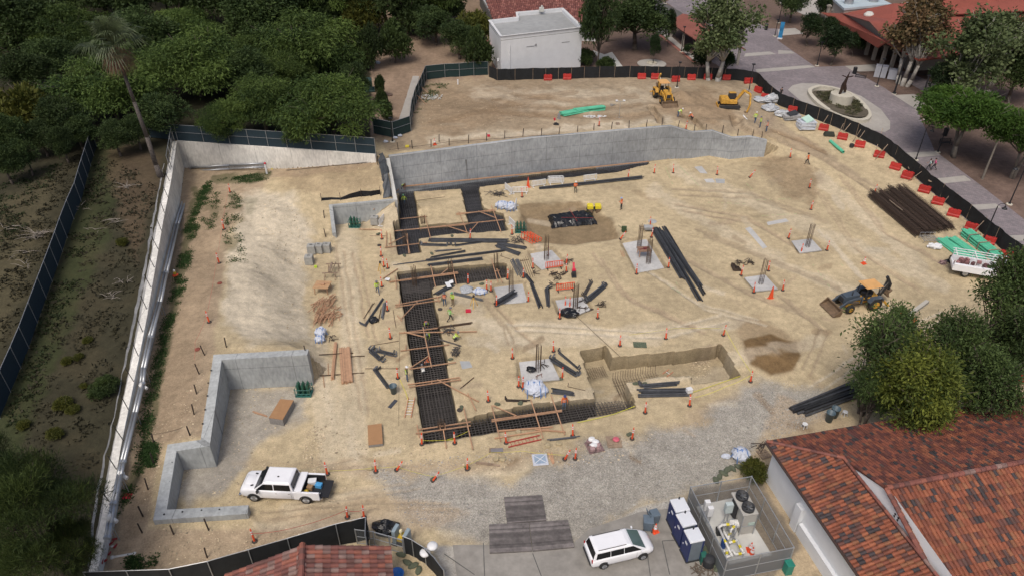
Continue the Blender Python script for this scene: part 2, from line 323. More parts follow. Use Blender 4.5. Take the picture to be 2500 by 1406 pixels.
paint([(455,440),(560,470),(540,640),(500,790),(470,1000),(380,1150),(330,1350),(280,1350),(350,1000),(420,600)],'brown',30,.28,20)
paint([(600,470),(720,480),(770,560),(745,640),(735,720),(750,830),(620,840),(540,790),(560,600)],'pale',30,.9,22)
paint([(690,420),(930,400),(945,470),(820,480),(700,470)],'brown',30,.35,25)
paint([(560,950),(760,935),(740,1010),(620,1100),(540,1200),(450,1240),(445,1120),(530,1100)],'grey',30,.75,22)
paint([(850,560),(800,500),(970,500),(975,560)],'grey',12,.25)
for pl in([(1270,500),(1420,490),(1500,540),(1510,580),(1400,600),(1300,590),(1262,560)],):paint(pl,(.20,.145,.085),10,.85,7)
paint([(1790,780),(1850,770),(1960,840),(1940,900),(1880,912),(1820,880)],'brown',22,.55,12)
paint([(1815,835),(1880,815),(1945,838),(1950,880),(1935,905),(1880,916),(1835,895),(1815,860)],(.155,.098,.045),8,.92,6)
paint([(1830,400),(1960,385),(2010,430),(1985,500),(1900,470),(1860,430)],'brown',26,.6,24)
paint([(1610,235),(1720,215),(1790,250),(1800,300),(1700,300),(1600,275)],'brown',24,.6,20)
paint([(1800,330),(1900,315),(1995,350),(2010,375),(1950,360)],'brown',12,.4,8)
paint([(1880,280),(2600,760),(2600,850),(2450,700),(2250,520),(2080,430),(1850,300)],(.28,.22,.16),10,.6,8)
for pl in([(640,1280),(1260,1260)],[(700,1240),(1000,1190),(1300,1130)],[(1100,700),(1200,800),(1300,850)],[(1650,420),(2000,560),(2300,700)],[(1600,470),(1900,640),(2200,760)],[(1130,790),(1500,810),(1800,790)],[(1150,830),(1600,830)],[(2000,430),(2250,650)],[(1180,1030),(1700,900),(2000,830)]):paint(pl,'pale',14,.4,16,8)
for pl in([(800,900),(860,1140)],[(770,840),(800,1120)],[(840,560),(880,1100)]):paint(pl,'pale',22,.4,14,14)
paint([(560,1120),(780,1130),(1000,1120),(1500,1095),(1600,1060),(1700,1000),(1800,960),(1860,950),(1700,1040),(1500,1100),(1000,1180),(800,1150)],'bench',24,.6,24)
paint([(900,1140),(1250,1180),(1420,1090),(1700,1030),(1860,930),(2000,940),(2050,1010),(1880,1070),(1750,1180),(1620,1230),(1540,1250),(1440,1300),(1400,1325),(1190,1330),(1130,1300),(1000,1285)],'gravel',46,.97,30)
paint([(1900,960),(2080,1030),(2200,1040),(2600,900),(2600,1500),(1800,1500),(1750,1240),(1860,1080)],'bench',16,.6,14)
paint([(600,1260),(900,1300),(1000,1320),(1150,1250),(900,1210)],'bench',30,.6,20)
rt=random.Random(3)
def tracks(pts,gap=26,col='terr',a=.5,wd=1.6):
 for o in(0,gap):pp_=[(x+o*.75,y+o*.55)for x,y in pts];paint(pp_,col,3.2,a,4,wd);dd_=pdist(PX+n2*8,PY,pp_);ZC[:]=ZC-.07*np.exp(-(dd_/3.2)**2)+.035*np.exp(-((dd_-6.5)/2.5)**2)
for pts in([(1650,620),(1800,700),(1950,760)],[(1700,560),(1900,640),(2050,700)],[(2050,430),(2150,560),(2300,640)],[(1990,460),(2080,600),(2230,700)],[(1880,330),(2000,380),(2120,460)],[(1550,640),(1700,740),(1850,780)],[(1640,460),(1820,470),(2000,530)],[(1650,500),(1820,530),(1960,610)],[(820,600),(850,800),(880,1000)],[(860,620),(900,820)],[(1150,700),(1230,800),(1240,840)],[(1180,720),(1290,830)],[(640,1250),(900,1225),(1100,1230)],[(700,1215),(1000,1180)],[(860,1120),(700,1150)],[(1900,720),(2000,800),(1960,900)],[(2000,560),(2120,700)],[(1450,620),(1520,720),(1700,800)],[(1980,940),(2150,830),(2300,760)],[(1240,790),(1600,810),(1760,770)]):tracks(pts,col=rt.choice(['terr','pale','bench']),a=rt.uniform(.45,.8))
for pts in([(1250,230),(1400,245),(1550,232)],[(1200,250),(1400,265),(1560,255)],[(1180,270),(1350,285)],[(1050,300),(1250,250),(1400,222)],[(1300,275),(1500,285),(1600,275)],[(1880,318),(1950,340),(2010,372)]):tracks(pts,10,'brown',.45,2.2)
for _ in range(70):
 x,y=rt.uniform(780,2200),rt.uniform(430,1150);an=rt.gauss(.35,.5);l=rt.uniform(15,70);paint([(x,y),(x+l*cos(an),y+l*sin(an)*.7)],rt.choice(['brown','terr','pale','pale','bench']),6,rt.uniform(.25,.6),8,rt.uniform(1,5))
paint([(1060,1330),(1190,1330),(1400,1330),(1440,1300),(1560,1240),(1640,1220),(1700,1300),(1790,1500),(1120,1500)],'conc',8,.85,6)
paint([(1450,1370),(1700,1350),(1760,1500),(1300,1500)],(.2,.195,.18),50,.5,20)
paint([(1640,1260),(1700,1190),(1850,1165),(1960,1340),(1790,1500),(1700,1400)],(.16,.14,.115),10,.8,8)
paint([(215,350),(300,345),(260,600),(130,900),(0,1200),(-40,1040),(60,900),(150,640)],'green',26,.45,18)
paint([(250,350),(400,380),(390,440),(330,640),(300,560)],(.12,.085,.055),26,.6,20)
paint([(-60,520),(150,420),(60,700),(-40,900)],(.11,.095,.055),40,.6,24)
for pl in([(480,470),(452,600),(425,720),(398,860),(370,1010),(350,1130),(300,1230)],[(530,440),(650,432)]):paint(pl,'green',8,.6,12,7)
for x,y in((575,490),(560,600),(610,500),(520,520),(500,500),(470,560)):paint([(x-14,y-18),(x+14,y-14),(x+10,y+22),(x-12,y+18)],'green',12,.35,16)
paint([(1200,-900),(1900,-900),(1900,160),(1640,185),(1200,190)],'mulch',3,1,2)
w=(PLZ&(dfe>.3));CC[w]=np.array(C0['mulch'])*(1+.3*n2[w])[:,None]
CC[padm]*=.72
CC*=(1+n1*.36+n2*.38+n3*.24)[...,None]
mt=np.clip(n2*4,0,1)[...,None]*.35;fld=(PX<430)|(PY<100)
CC=np.where(fld[...,None],CC*(1-mt)+np.array((.065,.052,.030))*mt,CC)
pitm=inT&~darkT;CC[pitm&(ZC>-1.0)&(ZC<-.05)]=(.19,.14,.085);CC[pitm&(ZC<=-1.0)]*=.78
CC[darkT&(ZC<-.5)&~((PX>1457)&(PY>960))]=(.022,.02,.018);CC[darkT&(ZC<-.05)&(ZC>=-.5)]*=.6  # rebar trenches: deep shade painted into the damp soil colour, floor near-black, sides dimmed
nx,ny=len(GX),len(GY)
me=bpy.data.meshes.new('ground');me.vertices.add(nx*ny);me.vertices.foreach_set('co',np.stack([XX+fbm(XX+3,YY,.9,3)*.22,YY+fbm(XX,YY+8,.9,3)*.22,ZC],-1).astype(np.float32).ravel())
idx=np.arange(nx*ny).reshape(ny,nx);Q=np.stack([idx[:-1,:-1],idx[:-1,1:],idx[1:,1:],idx[1:,:-1]],-1).reshape(-1,4)
me.loops.add(Q.size);me.loops.foreach_set('vertex_index',Q.ravel().astype(np.int32));me.polygons.add(len(Q));me.polygons.foreach_set('loop_start',(np.arange(len(Q))*4).astype(np.int32))
zq=ZC.ravel()[Q];me.polygons.foreach_set('use_smooth',(zq.max(1)-zq.min(1))<.3);me.update(calc_edges=True)
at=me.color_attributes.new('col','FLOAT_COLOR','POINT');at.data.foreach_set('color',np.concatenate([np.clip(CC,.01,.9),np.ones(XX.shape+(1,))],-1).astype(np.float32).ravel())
gr=np.zeros(XX.shape);
def maskp(poly,soft,nz):
 ex,ey=PX+n2*nz*2+n3*nz,PY+fbm(XX,YY+60,2,4)*nz*2;ins=inpoly(ex,ey,poly);d=pdist(ex,ey,poly,True);return np.clip(.5+np.where(ins,d,-d)/soft,0,1)
gr=np.maximum(gr,maskp([(900,1140),(1250,1180),(1420,1090),(1700,1030),(1860,930),(2000,940),(2050,1010),(1880,1070),(1750,1180),(1620,1230),(1540,1250),(1440,1300),(1400,1325),(1190,1330),(1130,1300),(1000,1285)],80,34)*.8)
gr=np.maximum(gr,np.where(PY>820,.18,.1)*site)
a2=me.attributes.new('stones','FLOAT','POINT');a2.data.foreach_set('value',gr.astype(np.float32).ravel())
gm=bpy.data.materials.new('earth');gm.use_nodes=True;nt=gm.node_tree;b=nt.nodes['Principled BSDF'];b.inputs['Roughness'].default_value=.95;b.inputs['Specular IOR Level'].default_value=.15;LK=nt.links.new
def N(t,**k):
 n=nt.nodes.new(t)
 for a,v_ in k.items():n.inputs[a.replace('_',' ')].default_value=v_
 return n
at1=N('ShaderNodeAttribute');at1.attribute_name='col';at2=N('ShaderNodeAttribute');at2.attribute_name='stones';tc=N('ShaderNodeTexCoord')
nA=N('ShaderNodeTexNoise',Scale=1.6,Detail=8,Roughness=.7);nB=N('ShaderNodeTexNoise',Scale=9,Detail=4);vo=N('ShaderNodeTexVoronoi',Scale=15)
for n in(nA,nB,vo):LK(tc.outputs['Object'],n.inputs['Vector'])
ma=N('ShaderNodeMapRange',From_Min=.3,From_Max=.7,To_Min=.78,To_Max=1.2);LK(nA.outputs[0],ma.inputs[0])
mb=N('ShaderNodeMapRange',From_Min=.3,From_Max=.7,To_Min=.86,To_Max=1.14);LK(nB.outputs[0],mb.inputs[0])
mm=N('ShaderNodeMath');mm.operation='MULTIPLY';LK(ma.outputs[0],mm.inputs[0]);LK(mb.outputs[0],mm.inputs[1])
sep=N('ShaderNodeSeparateColor');LK(vo.outputs['Color'],sep.inputs[0])
ms=N('ShaderNodeMapRange',From_Min=0,From_Max=1,To_Min=.62,To_Max=1.4);LK(sep.outputs[0],ms.inputs[0])
mx=N('ShaderNodeMix');mx.data_type='FLOAT';LK(at2.outputs['Fac'],mx.inputs[0]);mx.inputs[2].default_value=1;LK(ms.outputs[0],mx.inputs[3])
m3=N('ShaderNodeMath');m3.operation='MULTIPLY';LK(mm.outputs[0],m3.inputs[0]);LK(mx.outputs[0],m3.inputs[1])
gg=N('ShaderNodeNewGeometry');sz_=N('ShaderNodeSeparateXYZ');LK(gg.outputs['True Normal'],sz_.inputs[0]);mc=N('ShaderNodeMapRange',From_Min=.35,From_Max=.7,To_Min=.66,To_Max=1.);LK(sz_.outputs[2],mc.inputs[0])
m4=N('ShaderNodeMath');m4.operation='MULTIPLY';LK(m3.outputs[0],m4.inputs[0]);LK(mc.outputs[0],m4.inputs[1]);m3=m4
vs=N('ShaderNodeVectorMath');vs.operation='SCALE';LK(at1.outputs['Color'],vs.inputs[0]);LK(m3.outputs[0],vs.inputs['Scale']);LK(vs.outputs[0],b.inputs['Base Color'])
bp=N('ShaderNodeBump',Strength=.55,Distance=.12);LK(nA.outputs[0],bp.inputs['Height']);LK(bp.outputs[0],b.inputs['Normal'])
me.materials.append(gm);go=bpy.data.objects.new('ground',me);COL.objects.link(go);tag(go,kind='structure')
# ================================================================ setting: walls, paving, fences, buildings
M_conc=mat('concrete',(.36,.375,.38),.85,.10,1.2,var2=.22,bump=.15)
M_conc_lt=mat('pale_concrete',(.50,.50,.47),.85,.08,1.5,var2=.15)
M_oldwall=mat('old_white_wall',(.56,.54,.49),.85,.14,.9,var2=.22)
M_plaster=mat('white_plaster',(.66,.68,.70),.8,.04,1,var2=.06)
M_dark=mat('black_metal',(.018,.018,.02),.5,.1,5)
M_rust=mat('rusty_steel',(.05,.036,.028),.85,.3,8,objv=.3)
M_galv=mat('galvanised_steel',(.42,.44,.46),.4,.08,8,metal=.6)
M_wood=mat('new_lumber',(.42,.25,.15),.75,.15,3,island=.18,objv=.12)
M_woodo=mat('weathered_wood',(.28,.21,.15),.85,.2,3,island=.2,objv=.2)
def wallmesh(name,w,t,hs,depth=.6,mt=None,label=None,cat='wall',par=None,ramp=True):
 pl=[x[0]for x in w];o=side(pl,hs*t);m=MB();n=len(pl);vs=[]
 for k in range(n):
  zb=min(w[k][1],w[k][2])-depth-(1.3 if name=='concrete_retaining_wall' else 0);zt=w[k][0].z
  vs+=[(pl[k].x,pl[k].y,zb),(pl[k].x,pl[k].y,zt),(o[k].x,o[k].y,zt),(o[k].x,o[k].y,zb)]
 fs=[]
 for k in range(n-1):
  a=4*k;b2=a+4
  for i in range(4):fs.append((a+i,a+(i+1)%4,b2+(i+1)%4,b2+i))
 fs+=[(0,3,2,1),(4*n-4,4*n-3,4*n-2,4*n-1)]
 m.add(vs,fs);ob=m.build(name,mt or M_conc,par)
 bmx=bmesh.new();bmx.from_mesh(ob.data);bmesh.ops.recalc_face_normals(bmx,faces=bmx.faces);bmx.to_mesh(ob.data);bmx.free()
 if label:tag(ob,label,cat)
 return ob
def formed(name,col,hz,sc=1.):
 m=mat(name,col,.85,.13,.9*sc,var2=.3,bump=.1);nt=m.node_tree;b=nt.nodes['Principled BSDF'];src=b.inputs['Base Color'].links[0].from_socket;LK=nt.links.new
 tc=nt.nodes.new('ShaderNodeTexCoord');sx=nt.nodes.new('ShaderNodeSeparateXYZ');LK(tc.outputs['Object'],sx.inputs[0])
 def line(sock,per,wd):
  a=nt.nodes.new('ShaderNodeMath');a.operation='PINGPONG';a.inputs[1].default_value=per/2;LK(sock,a.inputs[0])
  c=nt.nodes.new('ShaderNodeMath');c.operation='LESS_THAN';c.inputs[1].default_value=wd;LK(a.outputs[0],c.inputs[0]);return c.outputs[0]
 a=line(sx.outputs[2],hz,.03);c=line(sx.outputs[0],4.9,.03)
 mxx=nt.nodes.new('ShaderNodeMath');mxx.operation='MAXIMUM';LK(a,mxx.inputs[0]);LK(c,mxx.inputs[1])
 st=nt.nodes.new('ShaderNodeTexNoise');mp=nt.nodes.new('ShaderNodeMapping');mp.inputs['Scale'].default_value=(.9,.9,.3);LK(tc.outputs['Object'],mp.inputs[0]);LK(mp.outputs[0],st.inputs[0]);st.inputs['Detail'].default_value=5
 r=nt.nodes.new('ShaderNodeMapRange');r.inputs['From Min'].default_value=.3;r.inputs['From Max'].default_value=.7;r.inputs['To Min'].default_value=.82;r.inputs['To Max'].default_value=1.12;LK(st.outputs[0],r.inputs[0])
 k=nt.nodes.new('ShaderNodeMath');k.operation='MULTIPLY_ADD';LK(mxx.outputs[0],k.inputs[0]);k.inputs[1].default_value=-.34;LK(r.outputs[0],k.inputs[2])
 v=nt.nodes.new('ShaderNodeVectorMath');v.operation='SCALE';LK(src,v.inputs[0]);LK(k.outputs[0],v.inputs['Scale']);LK(v.outputs[0],b.inputs['Base Color']);return m
M_formed=formed('formed_concrete',(.315,.335,.35),1.75)
M_formed2=formed('formed_concrete_new',(.38,.40,.40),2.4)
M_oldf=formed('old_painted_concrete',(.70,.685,.635),9.)
ob=wallmesh('concrete_retaining_wall',W3,.6,1,label='long tall grey concrete retaining wall with stepped top below the upper terrace')
cap=MB();pl=[x[0]for x in W3];o_=side(pl,.42)
for k in range(len(pl)-1):cap.beam(V((*((pl[k].xy+o_[k])/2+(pl[k].xy-o_[k])*.42),pl[k].z+.004)),V((*((pl[k+1].xy+o_[k+1])/2+(pl[k+1].xy-o_[k+1])*.42),pl[k+1].z+.004)),.12,.02)
cap.build('chamfer_strip',M_conc_lt,ob)
ob.data.materials[0]=M_formed
fb=MB();A3,B3=W3[0][0],W3[2][0]
pts=[VP(x,y,A3,B3)for x,y in((985,455),(1220,431),(1400,413),(1584,394))]
n3d=(B3.xy-A3.xy).normalized();nrm=V((n3d.y,-n3d.x,0))
for a,b_ in zip(pts[:-1],pts[1:]):fb.beam(a+nrm*.1,b_+nrm*.1,.12,.14)
tag(fb.build('form_board',M_wood),'long timber form board along the foot of the main concrete wall','board')
w4=wallmesh('cross_wall',W4,.5,-1,label='narrow pale-topped concrete wall descending toward the pit beside black plastic',mt=M_conc_lt)
w5=wallmesh("low_concrete_wall",W5,.45,-1,label="low grey concrete wall with short return sheltering the green gas bottle rack",mt=M_formed2)
w6=wallmesh('stepped_concrete_wall',W6,.8,-1,label='thick zigzag grey concrete wall around the pit behind the white pickup',mt=M_formed2)
hm=MB()
def w6z(p):
 best=(1e9,0)
 for(a,_,_),(b_,_,_)in zip(W6[:-1],W6[1:]):
  L2=(b_.xy-a.xy).length_squared;u=min(1,max(0,(p.xy-a.xy).dot(b_.xy-a.xy)/L2));d=(a.xy.lerp(b_.xy,u)-p.xy).length
  if d<best[0]:best=(d,a.z+(b_.z-a.z)*u)
 return best[1]
for x,y in((1377,62),(1358,143),(1352,227),(1338,317),(1322,409),(1311,518),(1140,545),(1125,660),(1104,784),(1083,911),(1070,1000),(1190,984),(1315,974),(1432,969)):
 z=2.
 for _ in range(12):p=P(*q('I',x,y),z);z=w6z(p)
 hm.tube(p+V((0,0,-.05)),p+V((0,0,.01)),.07,10)
hm.build('tie_socket',M_dark,w6)
w1=wallmesh('old_boundary_wall',W1,.55,-1,label='long pale weathered concrete wall carrying the two silver pipes',mt=M_oldf)
w2=wallmesh('white_back_wall',W2,.4,1,label='whitewashed tapering wall under the screened fence near the palm',mt=M_oldf)
ch=MB();ins_=[(418,440),(397,548),(360,767),(338,880),(295,1089),(269,1254),(236,1400)]
outp=[(400,400),(392,440),(356,636),(327,777),(305,880),(275,1030),(243,1172),(226,1262),(215,1400)]
oo=[G(*p)for p in outp];wi=side([x[0]for x in W1],-.58);zz=[x[0].z for x in W1]
def zw(y):ys=[x[0].y for x in W1];return float(np.interp(y,ys[::-1],[z for z in zz][::-1]))
def xw(y):ys=[p.y for p in wi];return float(np.interp(y,ys[::-1],[p.x for p in wi][::-1]))
chv=[];NS=60;y0,y1=oo[0].y,oo[-1].y
for k in range(NS+1):
 y=y0+(y1-y0)*k/NS;xo=float(np.interp(y,[p.y for p in oo][::-1],[p.x for p in oo][::-1]))+.1*sin(k*2.1)*random.random();xi=xw(y);z=zw(y)
 chv+=[(xo-.02,y,z-.5),(xo,y,z-.02),(xo*.55+xi*.45,y,z-.22),(xi,y,z-.08)]
ch.add(chv,[(4*k+i,4*k+4+i,4*k+5+i,4*k+1+i)for k in range(NS)for i in range(3)])
M_swale=mat('swale_concrete',(.30,.30,.295),.9,.3,1.1,var2=.3,bump=.2)
tag(ch.build('drainage_channel',M_swale),kind='structure')
PO=.03
def plpoly(name,pts,mt,dz=PO,par=None):
 m=MB();m.poly([(p.x,p.y,p.z+dz)for p in[Ppl(*a)for a in pts]]);o=m.build(name,mt);tag(o,kind='structure');return o
def pavers(name,col,ang,sz=.22):
 m=mat(name,col,.85,.10,2.0,var2=.18);nt=m.node_tree;b=nt.nodes['Principled BSDF'];src=b.inputs['Base Color'].links[0].from_socket;LK=nt.links.new
 tc=nt.nodes.new('ShaderNodeTexCoord');mp=nt.nodes.new('ShaderNodeMapping');mp.inputs['Rotation'].default_value=(0,0,ang);LK(tc.outputs['Object'],mp.inputs[0])
 br=nt.nodes.new('ShaderNodeTexBrick');br.inputs['Scale'].default_value=1;br.inputs['Brick Width'].default_value=sz*2;br.inputs['Row Height'].default_value=sz;br.inputs['Mortar Size'].default_value=.012
 br.inputs['Color1'].default_value=(.82,.82,.82,1);br.inputs['Color2'].default_value=(1.18,1.1,1.1,1);br.inputs['Mortar'].default_value=(.6,.6,.6,1);LK(mp.outputs[0],br.inputs['Vector'])
 v=nt.nodes.new('ShaderNodeVectorMath');v.operation='MULTIPLY';LK(src,v.inputs[0]);LK(br.outputs['Color'],v.inputs[1]);LK(v.outputs[0],b.inputs['Base Color']);return m
M_pav=pavers('plaza_pavers',(.215,.195,.205),.6)
M_pavc=mat('plaza_concrete',(.36,.34,.31),.85,.08,1.5,var2=.12)
plaza=qs('C',1040,20,1180,-60,1500,-60,1640,110,1830,225)+qs('D',0,228,130,222,195,268,0,283,0,322,290,525,520,518,830,690,1085,865,1220,1180)+qs('H',1715,275,2009,505)+[(2700,640),(2700,850)]+FENB[::-1][1:]+qs('C',1740,640,1350,505,1300,480,1240,160)
plaza_ob=plpoly('plaza_pavement',plaza,M_pav,.02)
for i,pts in enumerate([qs('D',0,395,100,400,130,420,0,425),qs('D',0,530,240,512,295,527,0,556),qs('D',0,232,130,222,200,265,0,285),qs('D',900,745,1060,738,1240,848,1085,862),qs('D',1000,1195,1220,1185,1270,1215,1050,1235),qs('H',1400,220,1590,200,1640,235,1450,255),qs('H',1640,405,1810,395,1850,425,1690,440),qs('H',1900,620,2040,615,2080,650,1950,660),qs('C',1660,420,1850,405,1900,425,1650,445),qs('C',1740,545,1917,530,1960,552,1750,568),qs('D',520,518,750,505,900,555,590,563)]):
 plpoly('paving_band',pts,M_pavc,.028)
plpoly('side_path',qs('D',880,560,1000,560,1300,690,1420,770,1240,850,1130,715,1000,640),M_pav,.024)
plpoly('upper_path',[(1880,-60),(1990,-60),(2008,20),(1990,50),(1905,10)],M_pavc,.012)
plpoly('walkway_concrete',[(1330,100),(1400,120),(1520,163),(1560,165),(1500,120),(1440,90)],M_pavc,.02)if False else None
def gsheet(name,pts,mt,dz=.035,res=.5,par=None):
 w=[G(*p)for p in pts];bmx=bmesh.new();f=bmx.faces.new([bmx.verts.new((p.x,p.y,0))for p in w])
 xs=[p.x for p in w];ys=[p.y for p in w]
 for a,lo,hi in((0,min(xs),max(xs)),(1,min(ys),max(ys))):
  c=lo+res
  while c<hi:
   no=(1,0,0)if a==0 else(0,1,0);bmesh.ops.bisect_plane(bmx,geom=bmx.verts[:]+bmx.edges[:]+bmx.faces[:],plane_co=(c,0,0)if a==0 else(0,c,0),plane_no=no);c+=res
 for v in bmx.verts:v.co.z=zat(v.co.x,v.co.y)+dz
 bmesh.ops.recalc_face_normals(bmx,faces=bmx.faces);me=bpy.data.meshes.new(name);bmx.to_mesh(me);bmx.free();me.materials.append(mt)
 o=bpy.data.objects.new(name,me);COL.objects.link(o);return o
tag(gsheet('sidewalk',qs('B',940,572,990,572,918,870,880,885,835,900,866,810),M_pavc,.06),kind='structure')
tag(gsheet('walkway',qs('C',470,395,560,430,620,410,705,525,560,525),M_conc_lt,.06),kind='structure')
tag(gsheet('service_road',qs('C',930,0,1000,10,1160,100,1240,160,1000,290,880,200,760,60),mat('old_asphalt',(.10,.095,.09),.9,.15,2,var2=.2),.05,1.),kind='structure')
tag(gsheet('brick_edging',qs('C',985,280,1003,275,1275,490,1262,500),mat('red_brick_edging',(.30,.12,.09),.85),.06),kind='structure')
tag(gsheet('concrete_strip',qs('C',1005,268,1040,250,1300,480,1278,492),M_pavc,.055),kind='structure')
tag(gsheet('driveway_slab',[(1105,1330),(1190,1330),(1400,1325),(1440,1290),(1560,1250),(1640,1240),(1700,1290),(1760,1410),(1700,1440),(1120,1440)],mat('driveway_concrete',(.265,.25,.225),.85,.16,1.3,var2=.3),.03),kind='structure')
lm=MB()
for k,(a,b_)in enumerate(((q('N',1370,790),q('N',1430,1060)),(q('N',1250,890),q('N',1275,1072)),(q('N',330,890),q('N',400,1072)),(q('M',1930,1000),q('M',2200,1185)),(q('M',2280,900),q('M',2290,1199)),(q('N',1370,790),q('N',1520,780)))):
 p0,p1=G(*a),G(*b_);lm.beam(p0+V((0,0,.036)),p1+V((0,0,.036)),.06,.012)
tag(lm.build('expansion_joint',mat('joint_tar',(.10,.10,.095),.9)),kind='structure')
M_pad=mat('fresh_concrete',(.47,.47,.46),.85,.12,2.5,var2=.2)
def pad(pts,label,rb=None,par=None):
 o=gsheet('footing_pad',pts,M_pad,.02,.8)
 m=o.modifiers.new('thick','SOLIDIFY');m.thickness=.12;m.offset=-1
 return tag(o,label,'concrete pad','poured concrete footing pads')
for pts,l in PADS:pad(pts,l).location.z=-.24
for pts,l in((qs('H',205,525,340,500,362,520,215,548),'small pale concrete patch lying right of the slim patch'),(qs('H',55,570,90,558,210,700,180,712),'slim diagonal strip of pale concrete in the sand'),(qs('G',1590,95,1650,88,1700,150,1640,145),'white cement splash near the right end of main wall'),(qs('G',1670,195,1740,190,1760,222,1690,222),'pale cement spill beside the grey spill'),(qs('G',1760,190,1840,195,1838,230,1770,225),'dark grey cement spill near the right wall end'),(qs('J',1280,540,1360,540,1385,590,1300,605),'round damp concrete patch right of the long trench')):
 tag(gsheet('concrete_patch',pts,M_conc if 'dark' in l or 'damp' in l else M_pad,.012,.6),l,'concrete patch','concrete patches in the sand')
M_scr_g=mat('dark_green_screen',(.010,.030,.030),.9,.15,3)
M_scr_b=mat('blue_green_screen',(.013,.030,.042),.9,.12,3)
M_scr_k=mat('black_screen',(.010,.012,.014),.85,.3,1.5,bump=.5)
def fence(name,pts,h,mt,label,step=3.,mid=False,gk=None,wob=0.,postm=None,post=True,braces=None,toprail=True,pr=.035,cat='fence',hh=None):
 w=[G(*p)if not isinstance(p,V)else p for p in pts];root=thing(name,label,cat,w[0]);o0=V(w[0]);hs=hh or[h]*len(w)
 sub=[];
 for i,(a,b)in enumerate(zip(w[:-1],w[1:])):
  n=max(1,round((b-a).length/step))
  for k in range(n+(i==len(w)-2)):
   t=k/n;p=a.lerp(b,t);p.z=zat(p.x,p.y)if not isinstance(pts[0],V)else p.z;sub.append((p,hs[i]*(1-t)+hs[i+1]*t))
 sc=MB();fine=[]
 for(a,ha),(b,hb)in zip(sub[:-1],sub[1:]):
  for k in range(4):
   t=k/4;p=a.lerp(b,t);d=(b-a).cross(V((0,0,1))).normalized()*wob*random.uniform(-1,1);fine.append((p+d,(ha*(1-t)+hb*t)-wob*.6*random.random()))
 fine.append(sub[-1]);vs=[];T=.015
 for p,hgt in fine:
  for z,o in((.03,0),(hgt*.5,random.uniform(-1,1)*wob*.5),(hgt-.02,0)):vs.append(p-o0+V((o,0,z)))
 f=[(3*k+i,3*k+3+i,3*k+4+i,3*k+1+i)for k in range(len(fine)-1)for i in(0,1)]
 sc.add(vs,f);so_=sc.build('screen',mt,root,smooth=False);md=so_.modifiers.new('s','SOLIDIFY');md.thickness=T
 pm=postm or M_galv;fr=MB()
 if toprail:
  for(a,ha),(b,hb)in zip(sub[:-1],sub[1:]):fr.tube(a-o0+V((0,0,ha+.02)),b-o0+V((0,0,hb+.02)),pr*.8,5)
 if mid:
  for(a,ha),(b,hb)in zip(sub[:-1],sub[1:]):fr.tube(a-o0+V((0,-.05,ha*.55)),b-o0+V((0,-.05,hb*.55)),pr*.7,5)
 if toprail or mid:fr.build('rail',pm,root)
 if post:
  for k,(p,hgt)in enumerate(sub):
   pb=MB();off=V((.06 if name!='field_fence' else .08,-.05,0));pb.tube(p-o0+V((0,0,-.3))+off,p-o0+V((0,0,hgt+.05))+off,pr,6);pb.build('post',pm,root)
 return root,sub
fence('screened_fence',qs('A',690,1050)+qs('E',605,160,550,290,500,430,430,640,345,880,280,1065,215,1250,155,1400)+[(0,1020)],2.3,M_scr_b,'long chain-link fence with blue-green screening across the dark field',3.0)
w2o=side([x[0]for x in W2],.2);fpts=[V((p.x,p.y,W2[k][0].z))for k,p in enumerate(w2o)]
fence('wall_top_fence',[V((fpts[0].x-4,fpts[0].y+.8,6.9))]+fpts,2.2,M_scr_b,'screened chain-link fence standing on the whitewashed wall below the trees',3.0,mid=True)
fence('green_fence',[(912,327),(960,337),(1003,322),(1007,285),(1016,252),(1030,222),(1041,195)]+[(1086,190),(1191,184)],2.3,M_scr_g,'dark green screened fence bending around the dirt terrace corner',2.6,mid=True)
fence('black_fence',[(1193,189),(1213,197),(1300,195),(1362,194),(1425,192),(1572,190),(1700,193),(1800,197)]+[q('C',1740,655)]+FENB[1:],2.0,M_scr_k,'long black fabric fence curving round the site between red barriers and plaza',2.6,wob=.09,postm=M_woodo,toprail=False,pr=.03)
ft=[(202,1396),(411,1389),(505,1370),(700,1314),(818,1279),(892,1262)]
fw_=[]
for x,y in ft:
 p=P(x,y,2.5 if x>600 else 3.0);fw_.append(V((p.x,p.y,p.z-2.4)))
fence('front_black_fence',fw_,2.4,M_scr_k,'black windscreen fence behind the small red tiled roof',2.6,wob=.05)
p=fw_[-1];pe=G(*q('M',1235,905))
fence('corner_screen',[V(p),V((p.x+.25,p.y-1.6,p.z))],2.4,M_scr_k,'short black return panel closing the end of the front fence',1.6,wob=.04)
fence('curved_black_fence',[G(*q('M',1572,990)),G(*q('M',1650,1020)),G(*q('M',1760,1090)),G(*q('M',1850,1180)),G(*q('M',1930,1290))],1.9,M_scr_k,'curved black screened fence right of the small tiled roof',1.8,wob=.03)
def chain(name,alpha=.5,col=(.35,.37,.38),sc=1.):
 m=bpy.data.materials.new(name);m.use_nodes=True;nt=m.node_tree;b=nt.nodes['Principled BSDF'];b.inputs['Base Color'].default_value=(*col,1);b.inputs['Roughness'].default_value=.6
 b.inputs['Alpha'].default_value=alpha
 return m
M_chain=chain('chain_link',.26,(.20,.22,.24));M_slat=chain('slatted_chain_link',.62,(.15,.17,.19))
